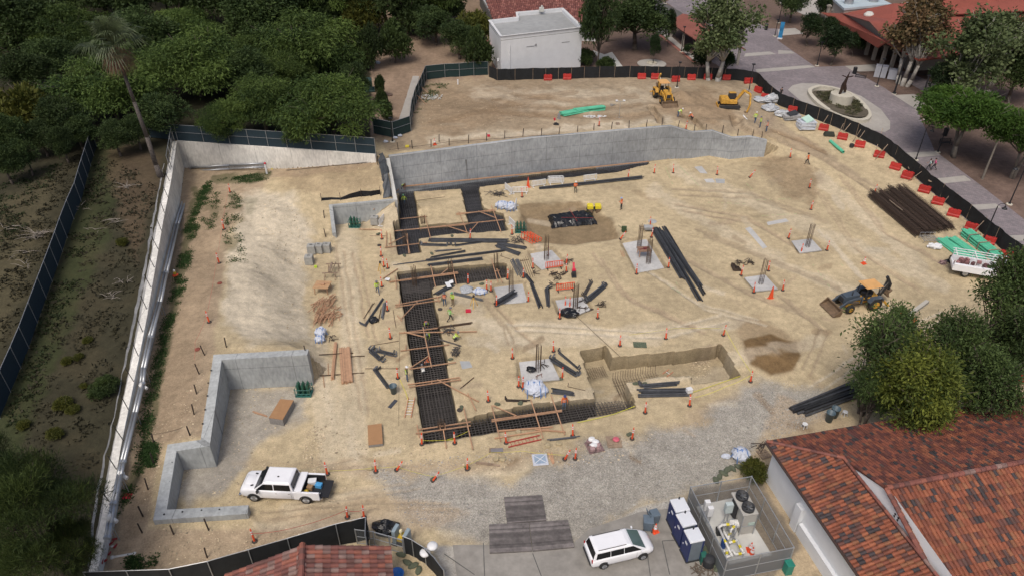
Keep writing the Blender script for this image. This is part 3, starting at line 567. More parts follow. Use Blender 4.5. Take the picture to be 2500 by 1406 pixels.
def wire_fence(name,w,h,label,mt,step=2.4,slat=None,gate=None,closed=False):
 root=thing(name,label,'fence',w[0]);o0=V(w[0]);n_=len(w)
 for i in range(n_ if closed else n_-1):
  a,b=w[i]-o0,w[(i+1)%n_]-o0;s=MB();s.add([a+V((0,0,.08)),b+V((0,0,.08)),b+V((0,0,h)),a+V((0,0,h))],[(0,1,2,3)]);s.build('mesh_panel',slat if(slat and i in gate)else mt,root)
  r=MB();r.tube(a+V((0,0,h)),b+V((0,0,h)),.035,6).tube(a+V((0,0,h*.52)),b+V((0,0,h*.52)),.025,6).tube(a+V((0,0,.1)),b+V((0,0,.1)),.025,6);r.build('rail',M_galv,root)
  k=max(1,round((b-a).length/step))
  for j in range(k+(0 if closed else(i==n_-2))):p=a.lerp(b,j/k);MB().tube(p+V((0,0,-.1)),p+V((0,0,h+.06)),.045,8).build('post',M_galv,root)
 return root
hE=2.35;ec=[P(*q('N',x,y),hE)for x,y in((1600,355),(2090,270),(2430,840),(1895,945))];ew=[V((p.x,p.y,0))for p in ec]
wire_fence('equipment_enclosure',ew,hE,'grey chain-link cage enclosing the rooftop-style cooling unit and pipework',M_chain,2.3,M_slat,(2,3),True)
cw=[G(*q('M',1150,905)),G(*q('M',1310,925)),G(*q('M',1450,965)),G(*q('M',1570,1000))]
wire_fence('chain_link_gate',cw,1.6,'bare chain-link fence section beside the generator boxes',M_chain,1.8)
wt=side([x[0]for x in W1],-.3)
uw=[V((wt[i].x,wt[i].y,W1[i][0].z))for i in(0,1)];wire_fence('wall_corner_fence',[uw[0],uw[0].lerp(uw[1],.75)],1.9,'chain-link fence on the boundary wall beside the palm foot',M_chain,3)
pz=[(1190,1290,0),]
for k,(x,y)in enumerate([q('A',1230,1200),q('A',1215,1300)]+qs('E',1255,130,1230,250,1207,380,1183,518,1155,655,1130,805,1098,965,1068,1135,1035,1315)+qs('I',875,140,840,320,803,515,763,712,718,925)):
 yy=P(x,y,3).y
 for _ in range(6):yy=P(x,y,zw(yy)).y
 p=P(x,y,zw(yy)-.05);m=MB();m.tube((0,0,-.1),(-.25,.1,1.5),.035,6)
 w_=('beside the palm foot','just below the palm')
 if k==0:sp0=m.build('steel_post',M_dark,loc=p);o=sp0
 else:o=sp0.copy();COL.objects.link(o);o.location=p;o.rotation_euler=(0,random.uniform(-.08,.08),random.uniform(-.2,.2))
 tag(o,'slender dark steel post leaning on the gutter of the long boundary wall','post','leaning posts along the boundary wall')
# ================================================================ buildings
def tilemat(name,cols,rough=.8):
 m=bpy.data.materials.new(name);m.use_nodes=True;nt=m.node_tree;b=nt.nodes['Principled BSDF'];b.inputs['Roughness'].default_value=rough
 g=nt.nodes.new('ShaderNodeNewGeometry');cr=nt.nodes.new('ShaderNodeValToRGB');cr.color_ramp.interpolation='CONSTANT';e=cr.color_ramp.elements
 for i,(p,c)in enumerate(cols):
  x=e[i]if i<2 else e.new(p);x.position=p;x.color=(*c,1)
 nt.links.new(g.outputs['Random Per Island'],cr.inputs[0])
 tc=nt.nodes.new('ShaderNodeTexCoord');nz=nt.nodes.new('ShaderNodeTexNoise');nz.inputs['Scale'].default_value=1.4;nz.inputs['Detail'].default_value=6;nt.links.new(tc.outputs['Object'],nz.inputs[0])
 r=nt.nodes.new('ShaderNodeMapRange');r.inputs['From Min'].default_value=.3;r.inputs['From Max'].default_value=.7;r.inputs['To Min'].default_value=.7;r.inputs['To Max'].default_value=1.25;nt.links.new(nz.outputs[0],r.inputs[0])
 v=nt.nodes.new('ShaderNodeVectorMath');v.operation='SCALE';nt.links.new(cr.outputs[0],v.inputs[0]);nt.links.new(r.outputs[0],v.inputs['Scale']);nt.links.new(v.outputs[0],b.inputs['Base Color']);return m
M_tile=tilemat('clay_tile_blend',[(0,(.245,.078,.041)),(.22,(.19,.062,.036)),(.42,(.275,.095,.048)),(.56,(.12,.050,.038)),(.70,(.23,.095,.048)),(.82,(.050,.040,.042)),(.92,(.105,.055,.045))])
M_tile_dk=tilemat('clay_tile_dark',[(0,(.20,.064,.038)),(.3,(.14,.05,.034)),(.55,(.24,.085,.045)),(.66,(.10,.036,.03)),(.84,(.04,.034,.036)),(.94,(.08,.05,.042))])
M_tile_pk=tilemat('clay_tile_pink',[(0,(.21,.078,.06)),(.3,(.155,.062,.052)),(.5,(.26,.095,.065)),(.65,(.18,.11,.095)),(.8,(.23,.15,.13)),(.9,(.13,.06,.05))])
M_tile_far=tilemat('clay_tile_far',[(0,(.18,.062,.05)),(.3,(.24,.09,.072)),(.6,(.16,.055,.045)),(.85,(.34,.15,.12))])
M_under=mat('roof_underlay',(.09,.035,.025),.9)
def tileplane(name,poly,eave,mt,par,tw=.27,tl=.42,th=.07,row_shift=0.):
 poly=[V(p)for p in poly];nrm=(poly[1]-poly[0]).cross(poly[2]-poly[0]);nrm.normalize();nrm=nrm if nrm.z>0 else-nrm
 u=V(eave).normalized();v=nrm.cross(u).normalized();v=v if v.z>0 else-v;o=poly[0];uv=[((p-o).dot(u),(p-o).dot(v))for p in poly]
 base=MB();base.poly([p+nrm*-.06 for p in poly]);bo=base.build(name,M_under,par);md=bo.modifiers.new('s','SOLIDIFY');md.thickness=.12;md.offset=-1 if(poly[1]-poly[0]).cross(poly[2]-poly[0]).z>0 else 1
 t=MB();u0,u1=min(a for a,_ in uv),max(a for a,_ in uv);v0,v1=min(b for _,b in uv),max(b for _,b in uv);n=4
 US,VS=np.meshgrid(np.arange(u0+tw/2,u1,tw),np.arange(v0+tl/2,v1,tl));ok=inpoly(US,VS,uv)
 for a,b in zip(US[ok],VS[ok]):
  j=random.uniform(-.012,.012);vs=[]
  for e,(bb,r,lift)in enumerate(((b-tl*.52,tw*.54,.035),(b+tl*.52,tw*.44,0))):
   for k in range(n+1):
    an=PI*k/n;vs.append(o+u*(a+j-r*cos(an))+v*bb+nrm*(lift-.05+(th+.05)*sin(an)))
  t.add(vs,[(k,k+1,n+2+k,n+1+k)for k in range(n)]+[tuple(range(n,-1,-1))])
 t.build('roof_tiles',mt,bo,smooth=False);return bo
def ridgecap(name,a,b,mt,par,r=.15,st=.42):
 m=MB();n=max(1,int((b-a).length/st))
 for k in range(n):m.tube(a.lerp(b,k/n),a.lerp(b,(k+1.08)/n),r,8,r*.86)
 return m.build(name,mt,par)
ze=3.9;C0=P(1872,1078,ze);We=P(2001,1300,ze);Nn=P(2500,970,ze)
dN=(Nn-C0).normalized();dW0=(We-C0).normalized();dW=V((dN.y,-dN.x,0));dW=dW if dW.dot(dW0)>0 else-dW
inN=dW.copy();inW=dN.copy();PT=math.tan(R(19))
def planehit(px,py,o,n):d=ray(px,py);return CAM+d*((o-CAM).dot(n)/d.dot(n))
nN=V((-inN.x*PT,-inN.y*PT,1));nW=V((-inW.x*PT,-inW.y*PT,1))
R0=planehit(2164,1190,C0,nN);R1=planehit(2500,1130,C0,nN);zr=(R0.z+R1.z)/2;L0=(zr-ze)/PT
r0u=(R0-C0).dot(dN);R0=C0+dN*r0u+inN*L0+V((0,0,zr-ze));R1=C0+dN*45+inN*L0+V((0,0,zr-ze))
hw=(planehit(2092,1130,C0,nW)-C0).dot(dN);hw=max(2.,min(hw,r0u-.2));P1=C0+dN*hw+inN*hw+V((0,0,hw*PT))
bld=thing('tiled_building','large white stucco building with mottled red clay tile roofs beside the equipment cage','building',C0*1)
bld.location=(C0.x,C0.y,0);O=V((C0.x,C0.y,0))
def sh(*p):return[x-O for x in p]
WE=C0+dW*34;WT=P1+dW*34;NE=C0+dN*45
tileplane('north_roof',sh(C0,NE,R1,R0,P1),dN,M_tile_dk,bld)
tileplane('west_roof',sh(C0,P1,WT,WE),dW,M_tile,bld)
LS=2*L0;SE=[R0,R1,R1+dW*LS-V((0,0,LS*PT)),R0+dW*LS-V((0,0,LS*PT))]
rk=R0-dN*.1
SE[0]=rk;SE[3]=rk+dW*LS-V((0,0,LS*PT));tileplane('south_roof',sh(*SE),dN,M_tile,bld,.30,.45)
ridgecap('hip_cap',C0-O+V((0,0,.08)),P1-O+V((0,0,.08)),M_tile_pk,bld,.13);ridgecap('ridge_cap',rk-O+V((0,0,.1)),R1-O+V((0,0,.1)),M_tile_pk,bld,.2)
ridgecap('west_ridge_cap',P1-O+V((0,0,.05)),WT-O+V((0,0,.05)),M_tile_pk,bld,.12);ridgecap('rake_cap',rk-O+V((0,0,.06)),SE[3]-O+V((0,0,.06)),M_tile_pk,bld,.16)
gw=MB();gp=[P1-V((0,0,.3)),R0-V((0,0,.15)),SE[3]+dN*.2-V((0,0,.15))];x0=gp[0]
for p in():pass
a=P1+dN*.12;bq=R0+dN*.12;gw.add([(*(a-O).xy,a.z-.4),(*(bq-O).xy,bq.z-.12),*[(V(((p:=bq+dW*(LS*t))-O).xy.to_tuple()+(bq.z-.12-LS*t*PT,)))for t in(.5,1)],(*(bq+dW*LS-O).xy,P1.z-.4)],[(0,1,2,3,4)])
go_=gw.build('gable_wall',M_plaster,bld);md=go_.modifiers.new('s','SOLIDIFY');md.thickness=.2;md.offset=0
vt=MB()
for k in range(4):c=R0+dW*(1.3+.32*(k%2))+V((0,0,-1.0-.2*(k//2)))+dN*.0;vt.tube(c-O-dN*.03,c-O+dN*.14,.08,8)
vt.build('vent_hole',M_dark,go_)
wl=MB();i0_=.45;A_=C0+dN*i0_+dW*i0_;
wl.prism([(A_-O).xy,(A_+dW*33-O).xy,(A_+dW*33+dN*44-O).xy,(A_+dN*44-O).xy],-.2,ze-.12)
bx=wl.build('stucco_wall',M_plaster,bld)
pil=MB();c=A_+dW*4.2;pil.prism([(c-dN*.35-O).xy,(c-dN*.35+dW*.7-O).xy,(c+dN*.05+dW*.7-O).xy,(c+dN*.05-O).xy],-.1,2.4)
for t0,hgt in((5,.55),):c=A_+dW*t0;pil.prism([(c-dN*.3-O).xy,(c-dN*.3+dW*28-O).xy,(c+dN*.05+dW*28-O).xy,(c+dN*.05-O).xy],-.1,1.1)
pil.build('wall_ledge',M_plaster,bld)
gu=MB();gu.beam(C0-O-dN*.06+V((0,0,-.08)),WE-O-dN*.06+V((0,0,-.08)),.14,.14);gu.beam(C0-O-dW*.06+V((0,0,-.08)),NE-O-dW*.06+V((0,0,-.08)),.14,.14);gu.build('gutter',mat('brown_gutter',(.07,.045,.04),.5),bld)
zr2=4.4;Ra=P(739,1329,zr2);Rb=P(736,1406,zr2);dR=(Rb-Ra).normalized();dP=V((-dR.y,dR.x,0));dP=dP if dP.x>0 else-dP;T2=math.tan(R(17))
def solve(sgn,tx):
 w=1.
 while w<12 and(proj(*(Ra+dP*sgn*w-V((0,0,w*T2))))[0]-tx)*sgn<0:w+=.05
 return w
wr,wl_=solve(1,953),solve(-1,552)
hut=thing('small_tiled_hut','small building seen as a pink and red tile roof behind the black fence','building',(Ra.x,Ra.y,0));O=V((Ra.x,Ra.y,0));Rl=Ra+dR*14
for sgn,w,nm in((1,wr,'right_roof'),(-1,wl_,'left_roof')):
 e0=Ra+dP*sgn*w-V((0,0,w*T2));e1=Rl+dP*sgn*w-V((0,0,w*T2));tileplane('roof_slope',sh(e0,e1,Rl,Ra),dR,M_tile_pk,hut,.34,.5,.09)
ridgecap('ridge_cap',Ra-O+V((0,0,.1)),Rl-O+V((0,0,.1)),M_tile_pk,hut,.2)
hb=MB();a,b=Ra-dP*(wl_-.5)+dR*.5,Ra+dP*(wr-.5)+dR*.5;zt=zr2-max(wr,wl_)*T2-.1
hb.prism([(a-O).xy,(a+dR*13-O).xy,(b+dR*13-O).xy,(b-O).xy],-.2,zt);hb.build('stucco_wall',M_plaster,hut)
gb=MB();mid=Ra+dR*.5;gb.add([((a-O).x,(a-O).y,zt-.05),((b-O).x,(b-O).y,zt-.05),((mid-O).x,(mid-O).y,zr2-.25)],[(0,1,2)]);gb.build('gable_wall',M_plaster,hut)
zt=12.2;wp=[P(x,y,zt)for x,y in((1223,90),(1422,67),(1373.5,21),(1298,28),(1261,31),(1263,43),(1194,51))]
O=V((wp[0].x,wp[0].y,5));wb=thing('white_block_building','plain white two-storey flat-roofed building behind the fence','building',O)
m=MB();m.prism([(p-O).xy for p in wp],0,zt-.7-5);m.build('wall',M_plaster,wb)
M_roofg=mat('flat_roof_gravel',(.30,.31,.31),.95,.10,1,var2=.1)
m=MB();m.prism([(p-O).xy for p in wp],zt-.7-5,zt-.6-5);m.build('flat_roof',M_roofg,wb)
m=MB();inn=[]
cl=wp+[wp[0]];nq=len(wp);inset=[((wp[k]-O).xy-V((0,0))+((sum((w_.xy for w_ in wp),V((0,0)))/nq)-wp[k].xy).normalized()*.2)for k in range(nq)];inset.append(inset[0])
for k in range(len(wp)):
 a,b=inset[k],inset[k+1];m.beam(V((a.x,a.y,zt-5-.32)),V((b.x,b.y,zt-5-.32)),.28,.68)
m.build('parapet',M_plaster,wb)
m=MB()
for k in range(len(wp)):
 a,b=wp[k]-O,cl[k+1]-O;m.beam(V((a.x,a.y,zt-5+.05)),V((b.x,b.y,zt-5+.045)),.33,.04)
m.build('coping',mat('white_coping',(.62,.63,.63),.7),wb)
m=MB();c=P(1322,28,zt)-O;m.box(c+V((0,0,.3)),(.9,.7,.7));m.tube(c+V((0,0,.6)),c+V((.1,0,1.)),.2,8);m.build('roof_vent',M_conc_lt,wb)
fx=(wp[1]-wp[0]).normalized();ny_=V((fx.y,-fx.x,0));m=MB()
for t in(.32,.34,.37,.40,.76,.78,.80,.83):m=MB();p=wp[0].lerp(wp[1],t)-O;m.box(p+ny_*.01+V((0,0,-2.2)),(.45,.06,.09),(0,0,math.atan2(fx.y,fx.x)));m.build('louvre',mat('vent_grey',(.25,.25,.26)),wb)
pass;m=MB();p=wp[0].lerp(wp[1],.42)-O;m.tube(p+V((0,0,-2.0)),p+ny_*.12+V((0,0,-2.0)),.16,8);m.build('wall_vent',mat('vent_grey',(.25,.25,.26)),wb)
m=MB();p=wp[0].lerp(wp[1],.10)-O;m.tube(V((p.x,p.y,0))+ny_*.1,V((p.x,p.y,zt-6.5))+ny_*.1,.07,6);m.build('downpipe',M_plaster,wb)
m=MB();p=wp[0].lerp(wp[6],.1)-O;m.tube(p+V((-.3,-.1,-4.3)),p+V((-.3,-.1,-3.9)),.15,8);m.ell(p+V((-.3,-.1,-4.3)),.17);m.build('security_camera',M_plaster,wb)
m=MB();a=P(1196,112,8.5)-O;m.box(a+V((-.4,1.5,0)),(1.6,3.,.15),(0,.5,0));m.build('canopy_roof',M_tile_far,wb);m=MB();m.box(a+V((.2,1.5,-2)),(.2,2.,3.4));m.build('doorway',M_dark,wb)
O=P(1320,40,6);O.z=6;tb=thing('low_tiled_building','long building with weathered red tile roof behind the white block','building',O)
e0,e1=P(1205,52,9.2),P(1466,58,9.2);r0,r1=P(1170,-45,12),P(1392,-45,12);tileplane('roof_slope',sh(e0,e1,r1,r0),(e1-e0),M_tile_far,tb,.42,.6,.1)
m=MB();m.prism([(p-O).xy for p in(e0+V((.5,.5,0)),e1+V((-.5,.5,0)),r1,r0)],-1,3.0);m.build('wall',M_plaster,tb)
m=MB();e=P(1203,30,9);m.prism([(p-O).xy for p in(e0,e0+V((.3,0,0)),r0+V((.3,0,0)),r0)],0,3.05);m.build('side_wall',mat('dark_grey_screen',(.10,.10,.10)),tb)  # side wall strip in one plain dark grey
M_red=mat('red_shingle_roof',(.25,.066,.045),.85,.10,2.5,var2=.15,bump=.2)
M_red2=mat('red_shingle_roof_dull',(.22,.075,.055),.85,.10,2.5,var2=.15)
M_beige=mat('beige_fascia',(.34,.31,.27),.85)
def D(x,y,z):return P(*q('D',x,y),z)
O=D(600,300,5);cb=thing('colonnade_building','wide building with smooth brick-red roof and colonnade at the plaza edge','building',O)
def slab(name,pts,mt,par,th=.25):
 m=MB();m.poly([p-O for p in pts]);o=m.build(name,mt,par);md=o.modifiers.new('s','SOLIDIFY');md.thickness=th;md.offset=-1 if(pts[1]-pts[0]).cross(pts[2]-pts[0]).z>0 else 1;return o
slab('porch_roof',[D(342,103,9.2),D(780,378,8.6),D(850,335,10.2),D(520,112,10.6)],M_red,cb)
slab('main_roof',[D(520,104,10.4),D(850,335,10.2),D(1100,470,9),D(2250,330,9),D(2250,-60,13),D(900,30,13)],M_red,cb)
slab('upper_roof',[D(1030,130,12),D(2250,70,12.4),D(2250,-90,14.5),D(1150,20,13.9)],M_red,cb)
pd=MB();a,b,c=D(490,104,10.5),D(715,172,12.2),D(862,330,10.3);pd.add([p-O for p in(a,b,c,a+V((0,0,-.25)),c+V((0,0,-.25)))],[(0,1,2),(0,2,4,3)]);pd.build('pediment',mat('pediment_stucco',(.26,.24,.22),.85),cb)
m=MB();m.beam(a-O,b-O,.25,.12);m.beam(b-O,c-O,.25,.12);m.build('pediment_trim',M_red2,cb)
slab('dormer_roof',[a,b,b+V((9,7,-.9)),a+V((9,7,.3))],M_red,cb,.1);slab('dormer_roof',[b,c,c+V((9,7,.3)),b+V((9,7,-.9))],M_red,cb,.1)
for x,y in((365,190),(400,225),(458,262),(510,290),(560,330),(682,430),(738,470),(800,520),(870,560)):
 g=Ppl(*q('D',x,y))-O;m=MB();m.box(g+V((0,0,1.9)),(.55,.55,3.9));m.box(g+V((0,0,3.6)),(.8,.8,.25));m.build('column',M_beige,cb)
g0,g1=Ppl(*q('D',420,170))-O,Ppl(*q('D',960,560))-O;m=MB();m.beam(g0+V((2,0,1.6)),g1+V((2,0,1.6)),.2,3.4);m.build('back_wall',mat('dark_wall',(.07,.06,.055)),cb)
a_,b_=Ppl(*q('D',1000,560)),Ppl(*q('D',2300,470));m=MB();m.prism([(p-O).xy for p in(a_,b_,b_+V((10,40,0)),a_+V((5,30,0)))],-3,4.0);m.build('rear_wall',M_beige,cb)
for x,y,z in((710,112,11.4),(806,140,11.2),(1215,106,12.4)):
 p=D(x,y,z)-O;m=MB();m.rev(p,[(.95,-.5),(.95,0),(.8,.1),(.5,.4),(.01,.5)],12);m.build('roof_ventilator',M_conc_lt,cb,smooth=True)
M_bluer=mat('pale_blue_roof',(.42,.50,.54),.6,.06,1)
O=D(650,30,5);fb_=thing('flat_roof_building','building with pale blue-grey flat roof and two vents beyond the red roofs','building',O)
m=MB();tp=[D(430,-5,11.5),D(515,68,11.5),D(885,32,11.5),D(720,-45,11.5)];m.prism([(p-O).xy for p in tp],6.1,6.5);m.build('flat_roof',M_bluer,fb_);m=MB();m.prism([(p-O).xy*1. for p in[t.lerp(tp[0]*.25+tp[1]*.25+tp[2]*.25+tp[3]*.25,.04)for t in tp]],-1,6.1);m.build('wall',M_beige,fb_)
for x,y in((548,30),(742,15)):p=D(x,y,11.5)-O;m=MB();m.tube(p,p+V((0,0,1.3)),.9,10,.8);m.rev(p+V((0,0,1.3)),[(1.1,0),(1.1,.25),(.6,.5)],10);m.build('roof_vent',M_galv,fb_)
def Cc(x,y,z):return P(*q('C',x,y),z)
O=Cc(1350,330,5);cw_=thing('covered_walkway','small red-roofed covered walkway behind the white-trunked sycamore','walkway roof',O)
rA,rB=Cc(1172,108,9.4),Cc(1500,300,9.0);eA,eB=Cc(1064,172,8.4),Cc(1400,400,8.0);fA,fB=rA*2-eA,rB*2-eB;fA.z=eA.z;fB.z=eB.z;fB2=Cc(1665,388,8)
slab('roof_slope',[eA,eB,rB,rA],M_red2,cw_,.2);slab('roof_slope',[rA,rB,fB2,fA],M_red2,cw_,.2)
for p in(eA,eA.lerp(eB,.33),eA.lerp(eB,.66),eB,fA,fA.lerp(fB2,.5),fB2):m=MB();c=p.lerp((rA+rB)/2,.12)-O;m.box((c.x,c.y,1.4),(.4,.4,3.2));m.build('column',M_beige,cw_)
# ================================================================ vegetation
def leafmat(name,c1,c2,tr=.25,rough=.7):
 m=bpy.data.materials.new(name);m.use_nodes=True;nt=m.node_tree;b=nt.nodes['Principled BSDF'];b.inputs['Roughness'].default_value=rough;b.inputs['Specular IOR Level'].default_value=.25;L=nt.links.new
 a=nt.nodes.new('ShaderNodeAttribute');a.attribute_name='tone';mx=nt.nodes.new('ShaderNodeMix');mx.data_type='RGBA';mx.inputs[6].default_value=(*c1,1);mx.inputs[7].default_value=(*c2,1);L(a.outputs['Fac'],mx.inputs[0])
 oi=nt.nodes.new('ShaderNodeObjectInfo');r=nt.nodes.new('ShaderNodeMapRange');r.inputs['To Min'].default_value=.8;r.inputs['To Max'].default_value=1.25;L(oi.outputs['Random'],r.inputs[0])
 v=nt.nodes.new('ShaderNodeVectorMath');v.operation='SCALE';L(mx.outputs[2],v.inputs[0]);L(r.outputs[0],v.inputs['Scale']);L(v.outputs[0],b.inputs['Base Color'])
 t=nt.nodes.new('ShaderNodeBsdfTranslucent');L(v.outputs[0],t.inputs[0]);ms=nt.nodes.new('ShaderNodeMixShader');ms.inputs[0].default_value=tr;out=nt.nodes['Material Output']
 L(b.outputs[0],ms.inputs[1]);L(t.outputs[0],ms.inputs[2]);L(ms.outputs[0],out.inputs[0]);return m
def leaves(name,lobes,n,size,droop=0.,up=.3,mt=None,shell=(.6,1.05),tones=None,wide=.45,rs=1):
 r=np.random.default_rng(rs);lob=np.array([l[:3]for l in lobes]);rad=np.array([l[3:6]if len(l)>5 else(l[3],)*3 for l in lobes]);w=rad.prod(1)**(2/3);w/=w.sum()
 k=r.choice(len(lobes),n,p=w);d=r.normal(size=(n,3));d[:,2]+=up;d/=np.linalg.norm(d,axis=1)[:,None]
 rr=r.uniform(*shell,n)*(1+.25*np.sin(d[:,0]*7+k)*np.cos(d[:,1]*6+k*2));c=lob[k]+d*rad[k]*rr[:,None]
 a=d+r.normal(size=(n,3))*.7;a[:,2]-=droop;a/=np.linalg.norm(a,axis=1)[:,None];q_=r.normal(size=(n,3));b=np.cross(a,q_);b/=np.linalg.norm(b,axis=1)[:,None]+1e-6
 s=size*r.uniform(.6,1.35,n)[:,None];co=np.stack([c-a*s*.2,c+b*s*wide*.5+a*s*.35,c+a*s,c-b*s*wide*.5+a*s*.35],1).reshape(-1,3)
 me=bpy.data.meshes.new(name);me.vertices.add(4*n);me.vertices.foreach_set('co',co.astype(np.float32).ravel());me.loops.add(4*n);me.loops.foreach_set('vertex_index',np.arange(4*n,dtype=np.int32))
 me.polygons.add(n);me.polygons.foreach_set('loop_start',np.arange(0,4*n,4,dtype=np.int32));me.update(calc_edges=True)
 lt=r.uniform(0,1,len(lobes));tone=np.clip(lt[k]*.6+r.uniform(0,.5,n)-.05,0,1);t=me.attributes.new('tone','FLOAT','POINT');t.data.foreach_set('value',np.repeat(tone,4).astype(np.float32));me.materials.append(mt);return me
def lobes_ball(n,R_,Hh,lr,rs,zc=0.,flat=1.,core=.35):
 r=random.Random(rs);out=[]
 for i in range(n):
  t=r.uniform(0,2*PI);u=r.uniform(-.55,1);rad=R_*math.sqrt(max(0,1-u*u))*r.uniform(core,1)*.82;s=lr*r.uniform(.65,1.3)
  out.append((rad*cos(t),rad*sin(t),zc+Hh*u*r.uniform(.6,.95),s,s*r.uniform(.8,1.1),s*flat*r.uniform(.8,1.1)))
 return out
def branchy(name,lobes,base_r,mt,zfork,rs=1,n=14,stems=1,thin=.045):
 r=random.Random(rs);m=MB()
 for s in range(stems):
  o=V((r.uniform(-.35,.35),r.uniform(-.35,.35),-.4))if stems>1 else V((0,0,-.4));f=V((o.x*2.2+r.uniform(-.3,.3),o.y*2.2+r.uniform(-.3,.3),zfork*r.uniform(.9,1.15)))
  mid=o.lerp(f,.5)+V((r.uniform(-.12,.12),r.uniform(-.12,.12),0));m.tube(o,mid,base_r*1.25,8,base_r).tube(mid,f,base_r,8,base_r*.75)
  for l in r.sample(lobes,min(n,len(lobes))):
   c=V(l[:3]);mm=f.lerp(c,.5)+V((r.uniform(-.3,.3),r.uniform(-.3,.3),r.uniform(-.1,.5)));m.tube(f,mm,base_r*.42,5,base_r*.25).tube(mm,c,base_r*.25,4,thin*.5)
   for _ in range(3):e=c+V((r.uniform(-1,1),r.uniform(-1,1),r.uniform(-.3,1)))*l[3];m.tube(mm.lerp(c,.6),e,thin,4,.012)
 return m.mesh(name,mt,True)
LM=dict(F=leafmat('feathery_leaf',(.024,.050,.014),(.125,.185,.040)),D=leafmat('dark_leaf',(.019,.038,.014),(.070,.105,.030)),S=leafmat('shrub_leaf',(.020,.035,.012),(.055,.085,.022)),Y=leafmat('yellow_green_leaf',(.035,.048,.010),(.115,.115,.02)),B=leafmat('bright_leaf',(.024,.058,.010),(.070,.130,.018)),P=leafmat('plane_leaf',(.055,.085,.032),(.17,.21,.09)),R=leafmat('russet_leaf',(.07,.07,.03),(.19,.115,.06)),O=leafmat('olive_leaf',(.038,.066,.016),(.20,.225,.036)),G=leafmat('near_dark_leaf',(.028,.052,.018),(.095,.14,.04)),N=leafmat('pine_needles',(.013,.028,.010),(.062,.088,.020)),C=leafmat('citrus_leaf',(.014,.030,.012),(.035,.060,.018)))
M_bark=mat('bark',(.10,.08,.065),.95,.25,3,bump=.4);M_barkw=mat('white_bark',(.40,.38,.34),.85,.35,2.2);M_barkg=mat('grey_bark',(.17,.15,.125),.9,.25,3)
PRO={}
def proto(k,R_,zc,me,tr):PRO.setdefault(k,[]).append((R_,zc,me,tr))
for i in range(3):
 l=lobes_ball(46,5.6,3.4,1.7,10+i,6.2,.62);proto('F',6.2,6.2,leaves('crown',l,34000,.31,.9,.5,LM['F'],(.45,1.15),wide=.33,rs=i),branchy('trunk',l,.28,M_bark,3.2,i))
for i in range(2):
 l=lobes_ball(40,4.6,3.6,1.5,30+i,5.5,.8);proto('D',5.2,5.5,leaves('crown',l,14000,.36,.1,.5,LM['D'],rs=20+i),branchy('trunk',l,.3,M_bark,2.8,i))
 l=lobes_ball(22,1.8,1.2,.75,40+i,1.5,.85);proto('S',2.3,1.5,leaves('crown',l,7000,.26,.1,.5,LM['S'],rs=30+i),branchy('trunk',l,.1,M_bark,.5,i))
l=lobes_ball(20,1.8,1.1,.75,45,1.4,.85);proto('Y',2.3,1.4,leaves('crown',l,5500,.26,.1,.5,LM['Y'],rs=33),branchy('trunk',l,.1,M_bark,.5,3))
l=[(x*1.,y,z,s,s,s2)for x,y,z,s,_,s2 in lobes_ball(48,6.4,2.2,1.7,50,6.4,.4)];proto('B',7.,6.4,leaves('crown',l,30000,.32,.35,.8,LM['B'],(.5,1.08),rs=40),branchy('trunk',l,.22,M_barkg,3.6,5,20,2))
for i,(k,lm_)in enumerate((('P','P'),('R','R'))):
 l=lobes_ball(40,3.7,5.8,1.2,60+i,8.2,1.,.2);proto(k,4.6,8.2,leaves('crown',l,10500,.30,.3,.3,LM[lm_],(.2,1.15),wide=.8,rs=50+i),branchy('trunk',l,.24,M_barkw,4.,7+i,22,3))
l=lobes_ball(26,1.9,1.5,.7,70,2.6,.9);proto('C',2.4,2.6,leaves('crown',l,6500,.24,.2,.5,LM['C'],rs=60),branchy('trunk',l,.11,M_bark,1.2,8))
l=lobes_ball(44,3.2,3.9,1.15,80,6.0,1.,.3);proto('O',4.1,6.,leaves('crown',l,18000,.25,.3,.4,LM['O'],(.3,1.12),wide=.5,rs=70),branchy('trunk',l,.2,M_bark,3,9,24,2))
for i in range(2):l=lobes_ball(44,3.4,4.2,1.15,82+i,6.2,1.,.25);proto('G',4.4,6.2,leaves('crown',l,14500,.24,.3,.4,LM['G'],(.25,1.15),wide=.5,rs=73+i),branchy('trunk',l,.2,M_bark,3,9+i,30,3))
l=lobes_ball(30,2.6,4.,1.0,90,5.6,1.,.2);proto('T',3.5,5.6,leaves('crown',l,6500,.22,.2,.2,LM['G'],(.1,1.5),wide=.5,rs=78),branchy('trunk',l,.1,M_bark,1.5,12,30,3,.02))
l=lobes_ball(60,5.2,4.4,1.15,95,6.,.8,.45);proto('N',6.,6.,leaves('crown',l,42000,.34,-.5,.8,LM['N'],(.55,1.1),wide=.10,rs=80),branchy('trunk',l,.3,M_bark,3,14))
_ti={}
TS=1.28
